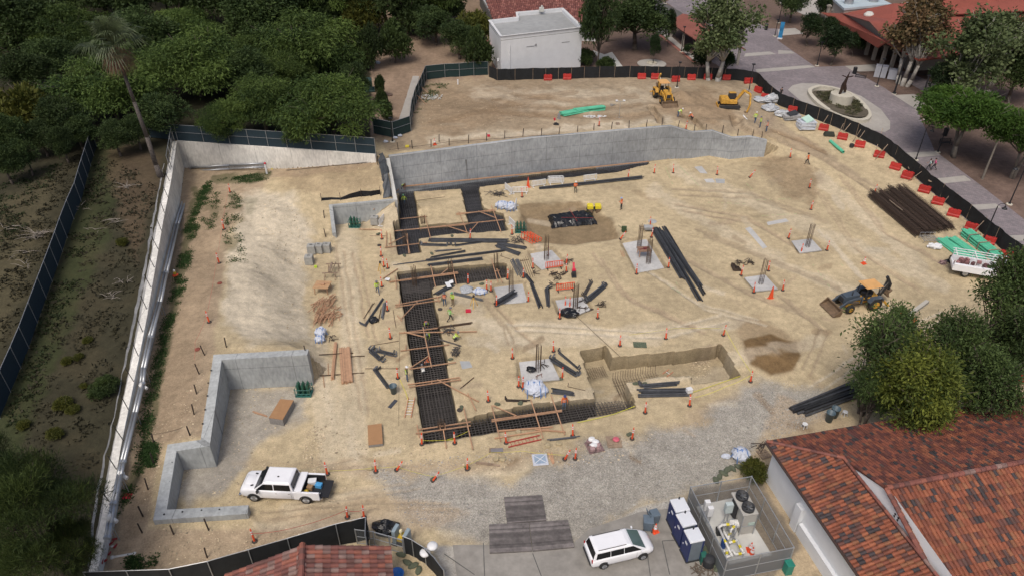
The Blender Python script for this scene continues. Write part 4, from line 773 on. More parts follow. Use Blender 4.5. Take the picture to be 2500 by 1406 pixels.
def tree(k,cx,cy,rpx,label,name='tree',group=None,sz=1.,hgt=None,cat='tree',base=None,vi=None):
 pr=PRO[k];i=_ti.get(k,0)if vi is None else vi;_ti[k]=i+1;R_,zc,me,tr=pr[i%len(pr)]
 rpx=rpx*TS;p=G(cx,cy);s=1.
 for _ in range(5):
  zg=zat(p.x,p.y)if base is None else base.z
  p=P(cx,cy,zg+(hgt or zc*s*sz));dist=(p-CAM).dot(FW);s=rpx/FP*dist/R_
 if base is None and cx<930 and cy<345 and k in 'FDSYB' and p.y<120:
  wx=[x[0].x for x in W2];wy=float(np.interp(p.x,wx,[x[0].y for x in W2]))+.4+R_*s*.28
  if p.y<wy and p.x>wx[0]-3:p=VP(cx,cy,(0,wy),(1,wy));hgt=max(2.2,p.z-zat(p.x,p.y));s=rpx/FP*(p-CAM).dot(FW)/R_
 if base is not None:p.x,p.y=base.x,base.y
 zg=zat(p.x,p.y);hh=hgt or zc*s*sz;zs=max(hh/zc,s*.8);root=thing(name,label,cat,(p.x,p.y,zg-(zs*zc-hh)),random.uniform(0,6.28),group);root.scale=(s,s,zs)
 for nm,d in(('trunk',tr),('crown',me)):o=bpy.data.objects.new(nm,d);COL.objects.link(o);o.parent=root
 return root
FG='wooded hillside trees'
for a in(('F',265,215,118,'large feathery green tree directly behind the tall palm trunk','feathery_tree'),('F',165,70,85,'feathery green tree left of the palm crown','feathery_tree'),('F',480,160,120,'feathery green tree rising right of the palm crown','feathery_tree'),('F',745,115,130,'broad feathery tree behind the brightest overhanging tree','feathery_tree'),('F',800,265,118,'bright feathery tree overhanging the right end of wall-top fence','feathery_tree'),('F',640,250,95,'feathery tree hanging over the middle of wall-top fence','feathery_tree'),('F',450,60,70,'light green feathery treetop above the other trees','feathery_tree'),('F',545,290,55,'small feathery tree leaning on the wall-top fence near the palm','feathery_tree'),('D',40,70,110,'very dark dense tree in the top corner of the wood','dark_tree'),('D',150,290,55,'low dark tree beside the pale shed roof','dark_tree'),('D',60,180,60,'dark bushy tree below the top corner tree','dark_tree'),('Y',55,270,70,'olive-yellow bushy tree left of the wooden stairs','bushy_tree'),('D',20,330,45,'dark shrub mass at the left picture edge above the field','dark_tree'),('D',350,90,75,'dark tree between palm crown and feathery trees','dark_tree'),('D',800,30,55,'dark conifer-like tree above the dirt path','dark_tree'),('D',610,50,90,'dark tree behind the feathery trees','dark_tree'),('Y',895,42,52,'yellow-green shrub above the bare hillside','bushy_tree'),('S',960,105,38,'low green shrub on the upper bank above the path','shrub'),('S',1000,40,52,'rounded green shrub at the top of the bank','shrub'),('D',1060,62,50,'rounded dark evergreen at the middle of the bank','dark_tree'),('D',1120,95,46,'dense dark evergreen nearest the green fence','dark_tree'),('Y',1150,75,46,'olive shrub beside the white block building','bushy_tree'),('S',1165,125,34,'bright low shrub against the white building corner','shrub'),('S',905,118,30,'low curved hedge shrub on the bare hillside','shrub'),('D',1085,10,55,'tall dark tree behind the bank shrubs','dark_tree'),('F',720,20,80,'feathery tree on the skyline of the wood','feathery_tree'),('D',545,350-40,40,'dark undergrowth tree by the fence under feathery branches','dark_tree'),('D',400,280,60,'dark shady tree filling the gap right of the palm trunk','dark_tree'),('D',720,320,40,'dark tree pressed against the wall-top fence','dark_tree'),('D',862,200,38,'dark tree above the green electrical box','dark_tree'),('D',120,150,60,'dark tree behind the wooden stairs','dark_tree'),('D',590,180,70,'dark tree in the middle of the wood','dark_tree')):
 tree(*a,group=FG,hgt=4.6 if a[0]=='F' and a[2]>140 else 3.6)
for x,y,r_ in((100,335,40),(190,322,46),(280,335,40),(10,400,38),(330,320,34),(60,380,30),(150,350,30),(620,120,60),(700,170,60),(330,180,60),(230,140,50)):tree('D' if x<500 else 'F',x,y,r_,'low dark shrub filling the understory of the wood','understory_shrub','understory shrubs of the wood',hgt=2.6,cat='shrub')
for i,x in enumerate(range(-60,1130,75)):
 for y in(-25,-95):tree('D' if(i+(y<-50))%3 else 'F',x+random.uniform(-25,25),y+random.uniform(-20,10),75,'dark tree in the dense back row of the wooded hillside','back_row_tree','back row trees of the wood')
tree('D',1552,52,82,'large dark evergreen in the mulch bed behind the fence','dark_tree',base=G(*q('C',800,390)),hgt=6.2)
t=tree('Y',1466,88,50,'tall twisted pine beside the white block building','pine_tree',base=G(*q('C',498,520)),hgt=7.2);
for c in t.children:
 if c.name.startswith('crown'):c.data=PRO['D'][1][2];c.scale=(.45,.45,.33);c.location.z=-.2
tree('D',1560,-40,60,'dark tree at the top edge behind the mulch bed','dark_tree')
tree('S',1478,157,20,'low clipped hedge against the white building','hedge',cat='shrub');tree('S',1430,140,22,'shrub at the corner of the white building','shrub',cat='shrub')
tree('C',1594,128,17,'young tree standing in a round concrete ring','young_tree',base=G(*q('C',940,500)),hgt=3.)
tree('C',1642,84,17,'slim dark young tree by the covered walkway','young_tree',base=G(*q('C',1055,370)),hgt=4.);tree('C',1679,120,12,'small bush by the walkway columns','small_tree')
tree('P',1755,82,84,'tall white-trunked sycamore growing inside the fence behind the barriers','sycamore',base=G(*q('C',1420,635)),hgt=8.6,vi=0)
tree('C',1715,140,30,'low leafy sucker growth left of the sycamore trunk','young_tree');tree('C',1775,150,24,'low leafy growth right of the sycamore trunk','young_tree')
for x,y,r_,l in((1980,68,32,'citrus tree at the left end of the colonnade bed'),(2042,105,40,'broadest citrus tree in front of the colonnade'),(2025,70,26,'citrus tree close behind the broad one'),(2090,105,24,'small citrus tree by the last visible columns')):tree('C',x,y,r_,l,'citrus_tree','citrus trees before the colonnade')
tree('R',2215,95,82,'russet-tinged sycamore in the planting bed beside the white utility boxes','sycamore',base=Ppl(*q('D',965,665)),hgt=9.,vi=0)
tree('P',2375,140,92,'wide green sycamore before the large red roof','sycamore',hgt=8.,vi=0);tree('P',2440,120,70,'green sycamore at the right edge before the red roof','sycamore',hgt=8.,vi=0);tree('C',2300,200,42,'low green tree behind the tall lamp posts','young_tree')
tree('D',2490,170,60,'dark tree at the right picture edge','dark_tree');tree('D',2500,100,50,'dark tree behind the right-edge sycamore','dark_tree')
tree('B',2395,285,122,'bright green spreading tree over the benches','spreading_tree',base=Ppl(*q('D',1370,1225)),hgt=6.6);tree('B',2520,330,85,'bright green spreading tree cut by the right edge','spreading_tree',base=Ppl(*q('D',1820,1390)),hgt=6.4)
for x,y in((1590,1400),):g=Ppl(*q('D',x,y));m=MB();m.tube((0,0,-.2),(.3,.4,5.5),.16,8,.1).tube((.3,.4,5.5),(1.5,1.2,7),.1,6,.05);tag(m.build('bare_tree',M_barkg,loc=g),'bare slanting grey trunk rising into the bright green canopy','tree')
tree('D',1940,0,40,'dark tree at the top edge before the blue-grey flat roof','dark_tree');tree('C',2010,15,24,'small tree beside the upper paved path','young_tree')
tree('D',2300,-20,60,'dark tree behind the big red roof','dark_tree')
tree('T',2050,900,104,'sparse slender tree with thin branches over the dark pipes','sparse_tree',base=G(2103,1015),hgt=6.3)
tree('O',2245,962,106,'olive-green leafy tree overhanging the tiled roof','leafy_tree',hgt=6.3)
tree('G',2385,745,98,'dark green tree standing over the white service truck','leafy_tree',base=G(2400,900),hgt=7.6);tree('G',2320,860,86,'dark green tree filling the middle of the tree group','leafy_tree',hgt=6.);tree('G',2185,850,78,'dark green tree behind the olive one','leafy_tree',hgt=5.6);tree('G',2490,850,95,'dark green tree at the right edge above the tiled roof','leafy_tree',hgt=6.2)
tree('G',2420,960,90,'dark leafy tree between the olive tree and the right edge','leafy_tree',hgt=5.5)
tree('G',2140,960,52,'dark lower tree between the sparse and the olive tree','leafy_tree',hgt=4.5)
tree('N',90,1290,165,'large dark green pine in the bottom corner outside the boundary wall','pine_tree',hgt=6.5);tree('N',-40,1180,110,'dark pine at the left edge behind the corner pine','pine_tree',hgt=5.)
tree('N',185,1340,62,'smaller pine nearest the foot of the boundary wall','pine_tree',hgt=4.)
tree('S',253,942,33,'small bright green bush in the dark field beside the wall','bush',sz=.45,cat='bush');tree('Y',1836,1147,34,'round green bush at the corner of the white building wall','bush',cat='bush',sz=.9)
for i,(x,y,r_)in enumerate(((155,985,22),(178,1000,16),(130,1060,20),(60,1035,16),(165,880,14),(215,830,12),(300,590,15),(190,870,12),(205,940,10))):tree('Y',x,y,r_,('grey-green scrub tuft growing in the dark field'),'scrub','scrub tufts in the dark field',cat='scrub',sz=.7)
for x,y,r_,l in((927,211,13,'topmost clipped ball tree beside the green box'),(932,244,14,'middle clipped ball tree of the three'),(943,272,16,'lowest clipped ball tree nearest the green fence')):tree('S',x,y,r_,l,'topiary_tree','clipped ball trees',hgt=1.7)
pb=G(*q('A',1150,1265));pb.z=zat(pb.x,pb.y);X1=pb+V((1,0,0));tp=VP(*q('A',850,420),pb,X1);tp2=VP(*q('A',800,230),pb,X1)
palm=thing('palm_tree','tall leaning fan palm with shaggy crown standing beside the long boundary wall','palm tree',pb)
m=MB();pp=[VP(*q('A',x,y),pb,X1)-pb for x,y in((1150,1265),(1115,1180),(1050,980),(960,730),(890,540),(850,420))];pp[0].z=-.3
rr=[.42,.27,.24,.21,.18,.17]
for k in range(5):m.tube(pp[k],pp[k+1],rr[k],12,rr[k+1])
m.build('trunk',mat('palm_bark',(.095,.082,.075),.95,.4,6,bump=.6),palm,True)
M_pf=mat('palm_frond',(.062,.085,.034),.6,.2,3,island=.35);M_pd=mat('dead_palm_frond',(.13,.07,.04),.8,.2,3,island=.3)
tc_=tp-pb+V((-.1,0,1.5));rp=random.Random(5)
def fronds(n,el0,el1,L_,m,dr):
 for i in range(n):
  az=rp.uniform(0,2*PI);el=rp.uniform(el0,el1);d=V((cos(az)*cos(el),sin(az)*cos(el),sin(el)));ln=L_*rp.uniform(.8,1.15);hub=tc_+d*ln*.55;m.tube(tc_,hub,.035,3)
  s=d.cross(V((0,0,1))).normalized()if abs(d.z)<.98 else V((1,0,0));u=s.cross(d)
  for k in range(17):
   a=(k-8)/8*1.45;e=(d*cos(a)+s*sin(a)).normalized();l=ln*.75*(1-.25*abs(a)/1.45);mid=hub+e*l*.55+u*.1;end=hub+e*l+V((0,0,-dr*l*(.55+.3*rp.random())));w=d.cross(e)if k!=8 else u;w=s*.045 if abs(a)<.7 else d*.045
   m.add([hub,mid+w,end,mid-w],[(0,1,2,3)])
m=MB();fronds(44,-.35,1.45,3.1,m,.5);m.build('crown',M_pf,palm);m=MB();fronds(22,-1.2,-.55,2.5,m,.3);m.build('dead_fronds',M_pd,palm)
def scatter(name,mt,areas,size,n,sz=.5,flat=False,hs=.6,kind='stuff'):
 r=np.random.default_rng(len(name));pts=[]
 for poly,k in areas:
  w=[G(*p)for p in poly];xs=[p.x for p in w];ys=[p.y for p in w];c=0
  while c<k:
   x=r.uniform(min(xs),max(xs),400);y=r.uniform(min(ys),max(ys),400);ok=inpoly(x,y,[p[:2]for p in w])&(fbm(x,y,1.3,3)>-.05)
   for a,b in zip(x[ok],y[ok]):pts.append((a,b));c+=1
   if not ok.any():c+=5
 co=[];n_=0;tone=[]
 for x,y in pts:
  z=zat(x,y)
  for _ in range(n):
   dx,dy=r.uniform(-1,1,2)*sz;a=r.normal(size=3);a[2]=abs(a[2])*hs;a/=np.linalg.norm(a);b=np.cross(a,r.normal(size=3));b/=np.linalg.norm(b);s=size*r.uniform(.5,1.4);c=np.array((x+dx,y+dy,z+.02))
   co+=[c,c+a*s*.5+b*s*.3,c+a*s,c+a*s*.5-b*s*.3];tone.append(r.random())
 n_=len(tone);me=bpy.data.meshes.new(name);me.from_pydata([tuple(c)for c in co],[],[(4*i,4*i+1,4*i+2,4*i+3)for i in range(n_)]);t=me.attributes.new('tone','FLOAT','POINT');t.data.foreach_set('value',np.repeat(tone,4).astype(np.float32));me.materials.append(mt)
 o=bpy.data.objects.new(name,me);COL.objects.link(o);tag(o,kind=kind);return o
scatter('weeds',leafmat('weed_leaf',(.03,.06,.018),(.055,.11,.03)),[([(500,445),(520,445),(470,600),(440,740),(405,860),(385,960),(360,1100),(325,1210),(285,1260),(300,1200),(335,1080),(360,960),(385,850),(425,700),(455,560)],900),([(530,440),(655,422),(650,440),(540,456)],110),([(560,470),(590,480),(585,560),(600,640),(560,640),(545,560)],60),([(480,470),(540,470),(520,560),(470,560)],40),([(350,1370-290),(385,1085),(375,1135),(355,1130)],30),([(290,1370),(380,1350),(370,1380),(300,1390)],60),([(1040,195),(1100,205),(1060,240),(1030,260),(1010,290)],60)],.14,16,.35)
scatter('dry_grass',leafmat('dry_grass_blade',(.034,.032,.018),(.075,.068,.040)),[([(0,520),(160,400),(215,360),(130,600),(0,860)],500),([(240,380),(385,440),(350,640),(300,900),(240,1130),(60,1180),(0,1100),(120,760)],850)],.30,4,.3)
scatter('green_grass',leafmat('grass_blade',(.026,.036,.014),(.042,.060,.022)),[([(235,400),(260,420),(180,700),(70,1000),(0,1100),(60,880),(150,640)],350),([(0,440),(150,400),(60,560),(0,620)],200)],.25,5,.3)
def stones(name,col,areas,rmin,rmax,seed):
 r=random.Random(seed);m=MB()
 for poly,k in areas:
  w=[G(*p)for p in poly];xs=[p.x for p in w];ys=[p.y for p in w];pl=[p[:2]for p in w];c=0;t=0
  while c<k and t<k*12:
   t+=1;x,y=r.uniform(min(xs),max(xs)),r.uniform(min(ys),max(ys))
   if not inpoly(np.array([x]),np.array([y]),pl)[0]:continue
   c+=1;s=r.uniform(rmin,rmax)*(1+1.5*(r.random()**8));z=zat(x,y,ZC);a=[V((x+r.uniform(-1,1)*s,y+r.uniform(-1,1)*s,z+s*.1+r.random()*.3*s))for _ in range(4)];b=V((x,y,z+s*.7))
   m.add([V((x-s,y-s*.5,z)),V((x+s*.8,y-s*r.uniform(.4,1),z)),V((x+s*.6,y+s,z)),V((x-s*r.uniform(.3,1),y+s*.8,z)),b+V((r.uniform(-.3,.3)*s,r.uniform(-.3,.3)*s,0))],[(0,1,4),(1,2,4),(2,3,4),(3,0,4)])
 return tag(m.build(name,mat(name+'_stone',col,.9,.1,3,island=.45)),kind='stuff')
GRV=[(900,1140),(1250,1180),(1420,1090),(1700,1030),(1860,930),(2000,940),(2050,1010),(1880,1070),(1750,1180),(1620,1230),(1500,1290),(1330,1240),(1180,1300),(1000,1290)]
stones('gravel',(.32,.31,.285),[(GRV,8000),([(1620,1230),(1800,1120),(1820,1090),(1860,1075),(1980,1000),(2000,1020),(1840,1110)],900),([(900,1130),(1000,1150),(1400,1110),(1420,1085),(1150,1110)],500)],.015,.042,3)
stones('rubble',(.46,.38,.26),[([(745,1040),(800,1040),(780,1170),(735,1150)],500),([(620,480),(760,520),(740,660),(640,660)],500),([(340,1080),(500,900),(480,1060),(360,1300)],400),([(600,940),(900,950),(860,1250),(500,1230)],900),([(860,1080),(1500,1080),(1800,960),(1500,1130),(900,1180)],900),([(640,500),(600,700),(740,850),(760,700),(740,560)],600),([(1690,855),(1740,850),(1745,890),(1700,900)],160),([(400,1270),(860,1290),(560,1380),(380,1400)],500),([(1000,240),(1300,215),(1280,300),(1010,330)],300),([(1850,280),(2450,680),(2480,720),(1860,300)],500),([(700,400),(930,400),(930,470),(720,470)],250)],.02,.06,4)
M_dead=mat('dead_wood',(.26,.23,.20),.9,.2,4)
for x,y,n,l,lab in((95,578,26,2.2,'big tangle of bleached dead branches left of the screened fence'),(310,460,14,2.4,'scattered pale dead palm fronds near the palm foot'),(280,545,8,2.,'dead forked branch in the dark field centre'),(20,560,5,2.4,'long bare branch at the left picture edge'),(65,655,5,2.,'curved dead branch beside the fence in the left field'),(55,625,4,2.2,'thin straight dead branch lying in the left field'),(300,690,10,1.2,'grey dead brush heap beside the wall channel'),(270,725,10,1.4,'low grey brush heap below the other heap'),(195,510,5,1.5,'dead branch at the foot of the screened fence'),(235,562,4,1.4,'small curved dead branch beside the fence foot')):
 g=G(x,y);m=MB();r=random.Random(int(x))
 for _ in range(n):a=V((r.uniform(-.6,.6),r.uniform(-.5,.5),.05+r.random()*.3));t=r.uniform(0,6.28);b=a+V((cos(t),sin(t)*.6,r.uniform(-.02,.2)))*l*r.uniform(.4,1);c=a.lerp(b,.5)+V((r.uniform(-.15,.15),r.uniform(-.15,.15),.1));m.tube(a,c,.03,4,.022).tube(c,b,.022,4,.008)
 tag(m.build('dead_branches',M_dead,loc=g),lab,'dead branches','dead branches in the field')
# ================================================================ rebar, boards, pipes, small site gear
M_bar=mat('rebar_steel',(.075,.068,.064),.75,.3,6,island=.3);M_barb=mat('blue_black_rebar',(.045,.047,.056),.65,.3,6,island=.3);M_epx=mat('rusty_rebar',(.085,.055,.035),.85,.3,6,island=.3)
M_foam=mat('black_pipe',(.062,.066,.074),.5,.35,2,island=.7);M_greyp=mat('grey_pipe',(.12,.125,.13),.55,.2,3,island=.3)
M_or=mat('orange_plastic',(.72,.085,.025),.5,.12,5,objv=.1);M_wh=mat('white_plastic',(.70,.71,.72),.5,.06,3);M_rub=mat('black_rubber',(.055,.045,.038),.85,.2,5)
M_red_b=mat('red_barrier_plastic',(.42,.028,.022),.55,.22,2.5,objv=.12);M_grn=mat('green_pvc',(.10,.46,.29),.45,.1,2,island=.1);M_yel=mat('yellow_tape',(.62,.58,.05),.6)
uA=(TRW['long_leg'][5]-TRW['long_leg'][0]);uA.z=0;uA.normalize();uB=V((-uA.y,uA.x,0));uB=uB if uB.x>0 else-uB
def clipline(poly,o,d):
 ts=[];n=V((-d.y,d.x));s=[(V(p[:2])-V(o[:2])).dot(n)for p in poly]
 for i in range(len(poly)):
  a,b=s[i],s[(i+1)%len(poly)]
  if(a>0)!=(b>0):p=V(poly[i][:2]).lerp(V(poly[(i+1)%len(poly)][:2]),a/(a-b));ts.append((p-V(o[:2])).dot(V(d[:2])))
 ts.sort();return list(zip(ts[::2],ts[1::2]))
def rebar_mat(key,label,da=None,sp=.29,levels=(-.32,-.62,-.9),r=.024,mt=None,extra=None,poly=None,zend=None):
 poly=poly or TRW[key];d1=(da or uA).normalized();d2=V((-d1.y,d1.x,0));o=sum((V(p)for p in poly),V())/len(poly);m=MB();loc=V((o.x,o.y,0))
 for lv,z in enumerate(levels):
  for d,e,sp_,dz in((d1,d2,sp,0),(d2,d1,sp*1.05,.045)):
   us=[(V(p)-o).dot(e)for p in poly];u=min(us)+.14+lv*.02
   while u<max(us)-.05:
    for a,b in clipline(poly,o+e*u,d):
     if b-a>.4:
      p0,p1=e*u+d*(a+.1),e*u+d*(b-.1);j=V((random.uniform(-.02,.02),random.uniform(-.02,.02),random.uniform(-.015,.015)));z_=z+dz;m.tube((p0.x,p0.y,z_),V((p1.x,p1.y,z_))+j,r,4,cap=False)
      if lv==0 and d is d2:
       for pp in(p0,p1):m.tube((pp.x,pp.y,z_),(pp.x,pp.y,levels[-1]),r*.8,4,cap=False)
    u+=sp_*random.uniform(.93,1.07)
 return tag(m.build('rebar_mat',mt or M_bar,loc=loc),label,'rebar cage','rebar cages in the footing trenches')
d3=(W3[2][0]-W3[0][0]);d3.z=0
rebar_mat('wall_strip','dark rebar cage filling the trench along the foot of the tall wall',d3,.27,mt=M_barb)
rebar_mat('west_leg','dark rebar cage in the short trench below the narrow cross wall',uA,mt=M_barb);rebar_mat('mid_leg','dark rebar cage in the branch trench right of the sand island',uA,mt=M_barb)
rebar_mat('cross','dark rebar cage under the timber frame left of the orange fencing',uB,mt=M_barb)
rebar_mat('north_arm','rebar cage in the trench running right from the top of the long cage',uB);rebar_mat('long_leg','longest dark rebar cage in the trench where workers stand',uA)
rebar_mat('south_arm','rebar cage in the front trench under the worker in jeans',uB,r=.02)
PL1=[G(*q('K',x,y))for x,y in((765,335),(925,310),(965,400),(805,430))];rebar_mat('','small set of loose bars on the far floor of the empty pit',uB,.2,(-.95,),.018,M_epx,poly=PL1)
PL2=[G(*q('K',x,y))for x,y in((870,625),(1050,595),(1130,690),(1080,760),(900,760))];rebar_mat('','loose bars spread over the near floor of the empty pit',uB,.3,(-.85,),.018,M_epx,poly=PL2)
m=MB();o=G(*q('K',1200,430))
for k in range(18):
 a=G(*q('K',1345-k*20.5,345+k*3.6));b=G(*q('K',1395-k*20,465+k*5));a.z=-.35;b.z=-1.0;c=a+V((-.05,-.35,0));c.z=-.95;m.path([a-o,c-o,b-o],.02,4)
for t in(.3,.8):a=G(*q('K',1010,500));b=G(*q('K',1390,430));a.z=b.z=-.94;d_=V((0,t*.9,0));m.tube(a-o+d_,b-o+d_,.018,4)
tag(m.build('bent_rebar_row',M_epx,loc=o),'row of bent bars leaning on the back bank of the empty pit','rebar cage')
m=MB();a,b=G(*q('K',1000,420)),G(*q('K',1160,720));o=V(a)
for k in range(4):m.tube(V((k*.22,0,-.9)),b-a+V((k*.22-.4,0,-.9)),.018,4)
tag(m.build('rebar_row',M_epx,loc=o),'four long bars along the right side of the pit branch','rebar')
M_red_c=M_epx
def colbars(k,x,y,label,h=3.0,n=8,w=.5,mt=None):
 p=G(x,y,k);m=MB()
 for i in range(n):a=2*PI*i/n;c=V((cos(a)*w/2,sin(a)*w/2,-1. if label.find('trench')>0 else-.3));m.tube(c,V((c.x+random.uniform(-.06,.06),c.y,h+random.uniform(-.12,.1))),.026,5)
 for z in(.4,.9):
  for i in range(n):a0,a1=2*PI*i/n,2*PI*(i+1)/n;m.tube((cos(a0)*w/2,sin(a0)*w/2,z),(cos(a1)*w/2,sin(a1)*w/2,z),.012,4)
 tag(m.build('column_rebar',mt or M_epx,loc=p),label,'column rebar','upright column rebar clusters')
for a in(('G',380,838,'upright rebar cluster on the pad behind the red barricade'),('G',1138,745,'taller rebar cluster behind the brown work table'),('G',1215,868,'rebar cluster on the front half of the largest pad'),('G',617,1240,'rebar cluster standing behind the black plastic heap'),('F',1767,1115,'rebar cluster on the pad with foam tubes'),('H',493,690,'rebar cluster on the pad nearest the dark rebar stacks'),('H',165,948,'rebar cluster on the pad beside the tall orange flag cone'),('K',380,410,'rebar cluster beside the leaning steel grate on a pad'),('F',978,1040,'rebar cluster rising from the corner of the long trench',2.2),('F',1275,965,'rebar cluster rising in the middle of the upper arm trench',1.8),('F',1645,920,'rebar cluster at the right end of the upper arm trench',2.),('F',900,700,'rebar cluster in the trench under the timber frame',1.5),('F',1047,560,'rebar cluster in the trench corner by the sand island',1.2),('J',1130,1090,'short rebar cluster in the trench at its near corner',.9)):colbars(*a[:4],**({'h':a[4]}if len(a)>4 else{}))
m=MB();p=G(*q('B',1338,1352));[m.tube((x,0,-1),(x,-.1,3.3),.04,5)for x in(-.22,-.1,.05,.2)];[m.tube((-.22,0,z),(.2,0,z),.02,4)for z in(.2,1.,2.)];tag(m.build('wall_rebar',M_bar,loc=p),'tall dark rebar bundle standing against the main concrete wall','column rebar')
m=MB();p=G(*q('B',808,1400));p.z=0;[m.tube((x,0,-1),(x-.1,.6,5.0),.05,5)for x in(-.2,0,.2)];tag(m.build('corner_rebar',M_bar,loc=p),'dark vertical bars in the corner between cross wall and main wall','column rebar')
def frame(label,k,segs,z=.14,cat='timber brace'):
 a0=G(*q(k,segs[0][0],segs[0][1]));o=V((a0.x,a0.y,0));root=thing('timber_brace',label,cat,o,0,'timber braces across the trenches')
 for i,s in enumerate(segs):
  kk=s[4]if len(s)>4 else k;zz_=z+.09*(i%2)+random.uniform(0,.01);a,b=P(*q(kk,s[0],s[1]),zz_)-o,P(*q(kk,s[2],s[3]),zz_)-o;m=MB();m.beam(a,b,.085,.085);m.build('plank',M_wood,root)
frame('large timber frame over the upper crossing of trenches','F',[(720,628,1705,525),(1320,485,1640,440),(1320,474,1640,452),(1605,410,1685,625),(1340,460,1410,635),(1240,575,1420,632),(1500,545,1430,625),(1500,455,1640,510),(860,612,1400,565)])
frame('timber frame at the left end of the upper trenches','F',[(740,530,1080,497),(1060,490,1110,680),(735,752,1080,712),(905,640,940,800),(918,640,930,800),(765,725,900,660),(770,540,785,740),(750,620,745,750)])
frame('timber frame across the trench arm with two standing rebar clusters','F',[(770,1035,1335,962),(775,1030,1330,952),(1110,900,1150,1075),(1280,870,1320,1055),(1195,970,1255,920),(1605,840,1660,1035),(1650,925,1695,1035),(1630,945,1672,938),(720,1005,840,925),(820,980,830,1085)])
frame('double timber beam across the long trench below the two plan readers','F',[(820,1220,1195,1150),(820,1235,1195,1180),(850,1230,862,1168),(870,1330,980,1215),(995,1185,998,1210),(1160,1150,1180,1195)])
frame('timber frame under the two bending workers in yellow and lime','J',[(785,308,1420,297),(825,300,990,342),(980,265,1040,535),(990,320,1050,590),(850,303,1100,270),(770,165,805,210)])
frame('timber beams crossing the long trench by the orange-vested worker','J',[(795,455,1195,403),(870,605,1250,548),(870,600,1030,495),(838,450,842,405)])
frame('timber frame with long diagonal brace near the white-hatted worker','J',[(855,730,1280,672),(865,750,1285,690),(1095,690,1435,870),(1280,675,1285,695),(1050,700,1052,720),(1345,800,1412,940)])
frame('timber frame over the near corner of the trenches','J',[(930,1100,1370,1035),(920,1130,1370,1065),(1145,1095,1170,1250),(1312,920,1387,1258),(930,1060,950,1160),(1118,1050,1122,1100),(1158,1048,1163,1100)])
frame('wide timber frame over the front trench beside the worker in jeans','K',[(0,818,575,738),(0,831,575,747),(0,700,75,995),(320,650,422,968),(485,615,598,938),(10,700,205,785)])
for s,l in(((25,975,470,905),'long loose timber lying in front of the front trench'),((45,915,500,882),'loose plank along the near lip of the front trench'),((355,902,605,922),'short loose plank right end of the front planks')):
 a,b=G(*q('K',*s[:2])),G(*q('K',*s[2:]));m=MB();m.beam(V((0,0,.1)),b-a+V((0,0,.1)),.12,.1);tag(m.build('plank',M_wood,loc=a),l,'plank')
def bundle(k,x0,y0,x1,y1,n,r,label,mt=None,name='pipe_bundle',hook=0,cat='pipes',lay=2,jit=.25,group=None,z=0.,w=None):
 a,b=G(x0,y0,k),G(x1,y1,k);d=(b-a);L_=d.length;d.normalize();s=V((-d.y,d.x,0)).normalized();m=MB();i=0;per=max(1,math.ceil(n/lay));w=w or r*2.5;m.beam(V((0,0,.03))+s*(per*w*.4)+d*.5,V((0,0,.03))-s*(per*w*.4)+d*.5,.06,.05)if n>3 else None
 for la in range(lay):
  for j in range(per):
   if i>=n:break
   i+=1;off=s*((j-(per-1)/2)*w+la*r)+V((0,0,r+la*r*1.75+z));e0,e1=random.uniform(-jit,jit),random.uniform(-jit,jit);sk=s*random.uniform(-.06,.06)
   p0,p1=off+d*e0-sk,off+d*(L_+e1)+sk+V((0,0,b.z-a.z));m.tube(p0,p1,r,6)
   if hook:
    for p_,sg in((p0,1),(p1,-1))[:(2 if hook>0 else 1)]:m.tube(p_,p_+s*abs(hook)*(1 if j%2 else .8)+V((0,0,.25)),r,5)
 o=m.build(name,mt or M_foam,loc=a);return tag(o,label,cat,group)
